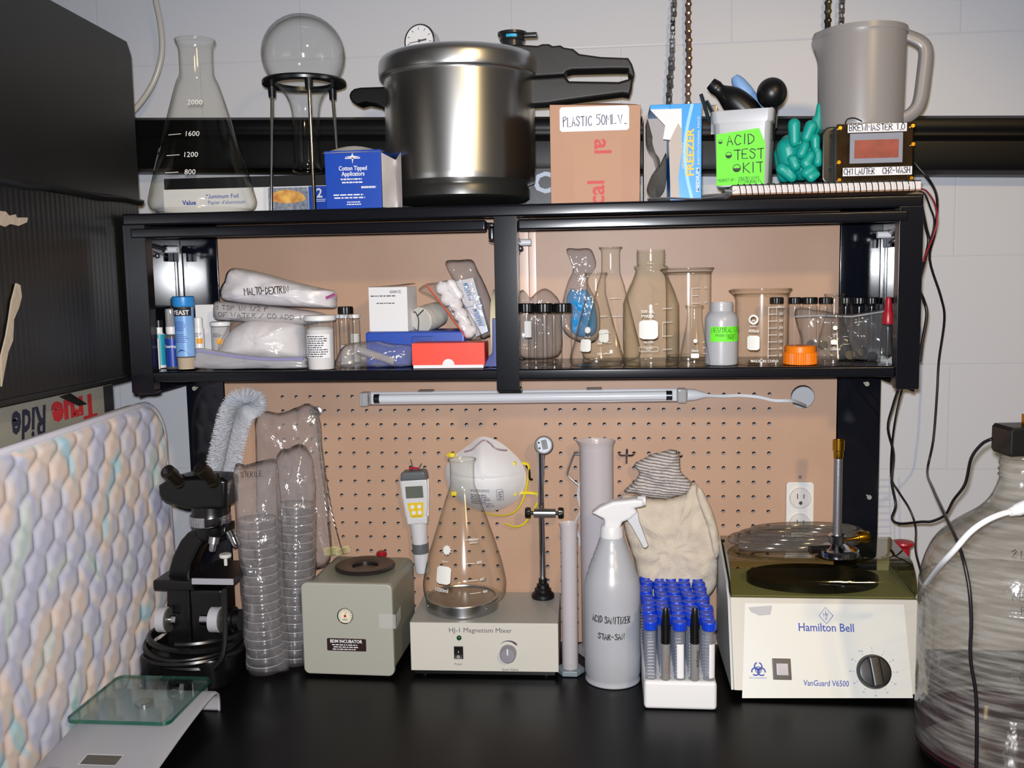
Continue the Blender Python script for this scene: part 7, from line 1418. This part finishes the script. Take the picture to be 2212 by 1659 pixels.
def carboy_glass():
    m = GLASS('streaky_glass', (250, 249, 246), (140, 136, 122), gain=.6, base=.06, rough=.12, haze=.17, hazecol=(206, 204, 200), bump=(40, .5, .004), power=3)
    n = m.node_tree; ms = [x for x in n.nodes if x.type == 'MIX_SHADER' and abs(x.inputs[0].default_value-.17) < 1e-4][0]
    tc = n.nodes.new('ShaderNodeTexCoord'); mp_ = n.nodes.new('ShaderNodeMapping'); mp_.inputs['Scale'].default_value = (14, 14, 170); mp_.inputs['Rotation'].default_value = (R(4), R(14), 0); n.links.new(tc.outputs['Object'], mp_.inputs[0])
    t = n.nodes.new('ShaderNodeTexNoise'); t.inputs['Scale'].default_value = 1; t.inputs['Detail'].default_value = 5; n.links.new(mp_.outputs[0], t.inputs[0])
    r = n.nodes.new('ShaderNodeMapRange'); r.inputs[1].default_value = .42; r.inputs[2].default_value = .72; r.inputs[3].default_value = .07; r.inputs[4].default_value = .42; n.links.new(t.outputs[0], r.inputs[0])
    sp = n.nodes.new('ShaderNodeSeparateXYZ'); n.links.new(tc.outputs['Object'], sp.inputs[0]); gt = n.nodes.new('ShaderNodeMapRange'); gt.inputs[1].default_value = zl_; gt.inputs[2].default_value = zl_+.012; gt.inputs[3].default_value = .06; n.links.new(sp.outputs[2], gt.inputs[0])
    mu = n.nodes.new('ShaderNodeMath'); mu.operation = 'MULTIPLY'; n.links.new(r.outputs[0], mu.inputs[0]); n.links.new(gt.outputs[0], mu.inputs[1]); n.links.new(mu.outputs[0], ms.inputs[0]); return m
mb = MB(); body = [tuple(q) for q in smooth_pts(pr[:16], 4)]; body = [(r, max(.0006, z)) for r, z in body]; mb.lathe([(0, .0015)]+body+pr[16:], 72); mb.build('glass_body', carboy_glass(), cy_, sharp=0)
rim = pr[-1]; mb = MB(); mb.tube([(rim[0]*math.sin(2*PI*i/40), -rim[0]*math.cos(2*PI*i/40), rim[1]) for i in range(40)], .0025, 8, closed=True); mb.build('rim', CLEAR, cy_, sharp=0)
zl = zl_; rr = pr[5][0]-.003
mb = MB(); mb.lathe([(0, .003), (pr[0][0]-.004, .003), (pr[2][0]-.003, .014), (rr, .04), (rr, zl-.003), (rr, zl), (0, zl-.001)], 64); mb.build('wine', PM('dark_wine', (58, 22, 30), .08, spec=.5, var=(10, (48, 22, 26), 1)), cy_)
mb = MB(); mb.lathe([(rr+.001, zl-.004), (rr+.001, zl+.009)], 64); mb.build('tide_mark', GLASS('red_tide_mark', (150, 70, 90), (110, 30, 50), haze=.6, hazecol=(104, 24, 50)), cy_)
mp = wrap_map(pr, R(-24)); zq = lambda py: ZAT(py, o.x, Y)
mb = MB(); hand(mb, mp, '2 LITERS', .008, -.005, zq(1165), width=.045, pen=.001); hand(mb, mp, 'MORE', .009, .062, zq(1172), width=.026, pen=.0012); hand(mb, mp, 'NEG OR', .009, -.002, zq(1240), width=.042, pen=.001); hand(mb, mp, 'PG', .009, .008, zq(1265), width=.016, pen=.001); mb.build('handwriting', PM('faded_ink', (52, 48, 48), .6), cy_)
zt = rim[1]+.0027; ad = thing('power_adapter', 'black plug-in power adapter sitting upside down on the carboy mouth', 'power adapter', (o.x, Y, zt), R(8)); k = KM((o.x, Y, zt))
mb = MB(); mb.prism([(-50*k, .004), (-46*k, 0), (48*k, 0), (52*k, .004), (52*k, .034), (46*k, .037), (-44*k, .037), (-50*k, .033)], -.022, .026, 'xz', .003); bd = mb.build('case', PM('adapter_black', (20, 20, 21), .4, bump=(400, .1, .0004)), ad)
for x in (-6, 11): mb = MB(); mb.box(x*k-.0008, x*k+.0008, -.006, .0, .037, .052); mb.build('prong', BRASS, bd)
cable('white_lead', 'white power lead with a moulded plug crossing in front of the carboy', [(1984, 1290, -.30), (2000, 1262, -.38), (2030, 1222, -.475), (2060, 1190, -.505), (2095, 1150, -.512), (2130, 1125, -.512), (2165, 1110, -.51), (2185, 1106, -.51)], .0038, WHITE, cat='power lead')
P = [AY(x, y, -.508) for x, y in ((2178, 1108), (2190, 1104), (2196, 1102), (2240, 1084), (2275, 1070))]; oo = P[-1].copy(); mb = MB(); mb.tube([q-oo for q in P], [.0045, .006, .0075, .0085, .009], 14); tag(mb.build('lead_connector', WHITE, loc=oo), 'white moulded connector at the end of the white power lead, on the carboy', 'connector')
# ---- kitchen scale
sc_ = thing('digital_scale', 'silver digital scale with a square green-edged glass plate at the front left', 'scale', (-.56, -.42, 0)); o = Vector(sc_.location)
SIL = PM('silver_plastic', (172, 172, 178), .38, .1)
arch = smooth_pts([(-.130, .002), (-.127, .013), (-.118, .017), (-.085, .021), (-.03, .028), (.03, .034), (.075, .036), (.098, .034), (.108, .026), (.112, .014), (.113, .0008)], 4)
mb = MB(); b = mb.bm; w0, w1 = .083, .078; rowsv = []
for i, q in enumerate(arch):
    f_ = i/(len(arch)-1); w_ = w0+(w1-w0)*f_; rowsv.append([b.verts.new((x*w_, q.x, q.y-(.0025 if abs(x) > .97 else 0))) for x in (-1, -.96, -.5, 0, .5, .96, 1)])
for A_, B_ in zip(rowsv, rowsv[1:]):
    for i in range(6): mb._f([A_[i], A_[i+1], B_[i+1], B_[i]])
bd = mb.build('body', SIL, sc_, sharp=0, solid=.005)
def top(y): 
    for p_, q_ in zip(arch, arch[1:]):
        if p_.x <= y <= q_.x: return p_.y+(q_.y-p_.y)*(y-p_.x)/(q_.x-p_.x)+.0027
    return .02
mps = lambda x, y, h=0.: Vector((x, y, top(y)+h))
mb = MB(); patch(mb, mps, -.024, .024, -.102, -.082, lift=.0006); lc = mb.build('display', PM('scale_lcd', (84, 80, 72), .3), bd); mb = MB(); q = [(-.0255, -.1035), (.0255, -.1035), (.0255, -.0805), (-.0255, -.0805), (-.0255, -.1035)]; ribbon(mb, mps, q, .0025, lift=.0007); mb.build('display_rim', PM('pale_rim', (196, 196, 200), .35), lc)
for x in (-.022, .0, .022): mb = MB(); mb._f([mb.bm.verts.new(mps(x+.008*math.cos(2*PI*i/20), -.1155+.003*math.sin(2*PI*i/20), .0008)) for i in range(20)]); mb.build('button', PM('faint_button', (166, 166, 176), .3), bd)
mb = MB(); text(mb, mps, 'electronic scale', .002, -.055, -.112, lift=.0008); text(mb, mps, 'MAX 5kg d=1g', .002, .0, -.074, lift=.0008) if False else None; mb.build('lettering', INKG, bd)
mb = MB(); mb.lathe([(0, .034), (.0125, .034), (.0125, .043), (.0115, .0442), (0, .0442)], 28, Matrix.Translation((-.006, .042, 0))); mb.build('load_post', CHROME, sc_)
G = GLASS('green_plate_glass', (244, 250, 248), (214, 232, 226), gain=.7, base=.06, rough=.02, power=3.)
mb = MB(); P2 = rrect(.150, .152, .012, 5, -.008, .042); mb.prism(P2, .0446, .0446+.0055, 'xy', .0006); gp = mb.build('glass_plate', G, sc_)
mb = MB(); L = len(P2); A_ = [mb.bm.verts.new((x*1.0+(x+.008)*.003, y+(y-.042)*.003, .0448)) for x, y in P2]; B_ = [mb.bm.verts.new((x+(x+.008)*.003, y+(y-.042)*.003, .0499)) for x, y in P2]
for i in range(L): mb._f([A_[i], A_[(i+1) % L], B_[(i+1) % L], B_[i]])
mb.build('green_edge', GLASS('green_glass_edge', (120, 190, 170), (60, 140, 120), haze=.25, hazecol=(40, 130, 110), base=.1), gp)
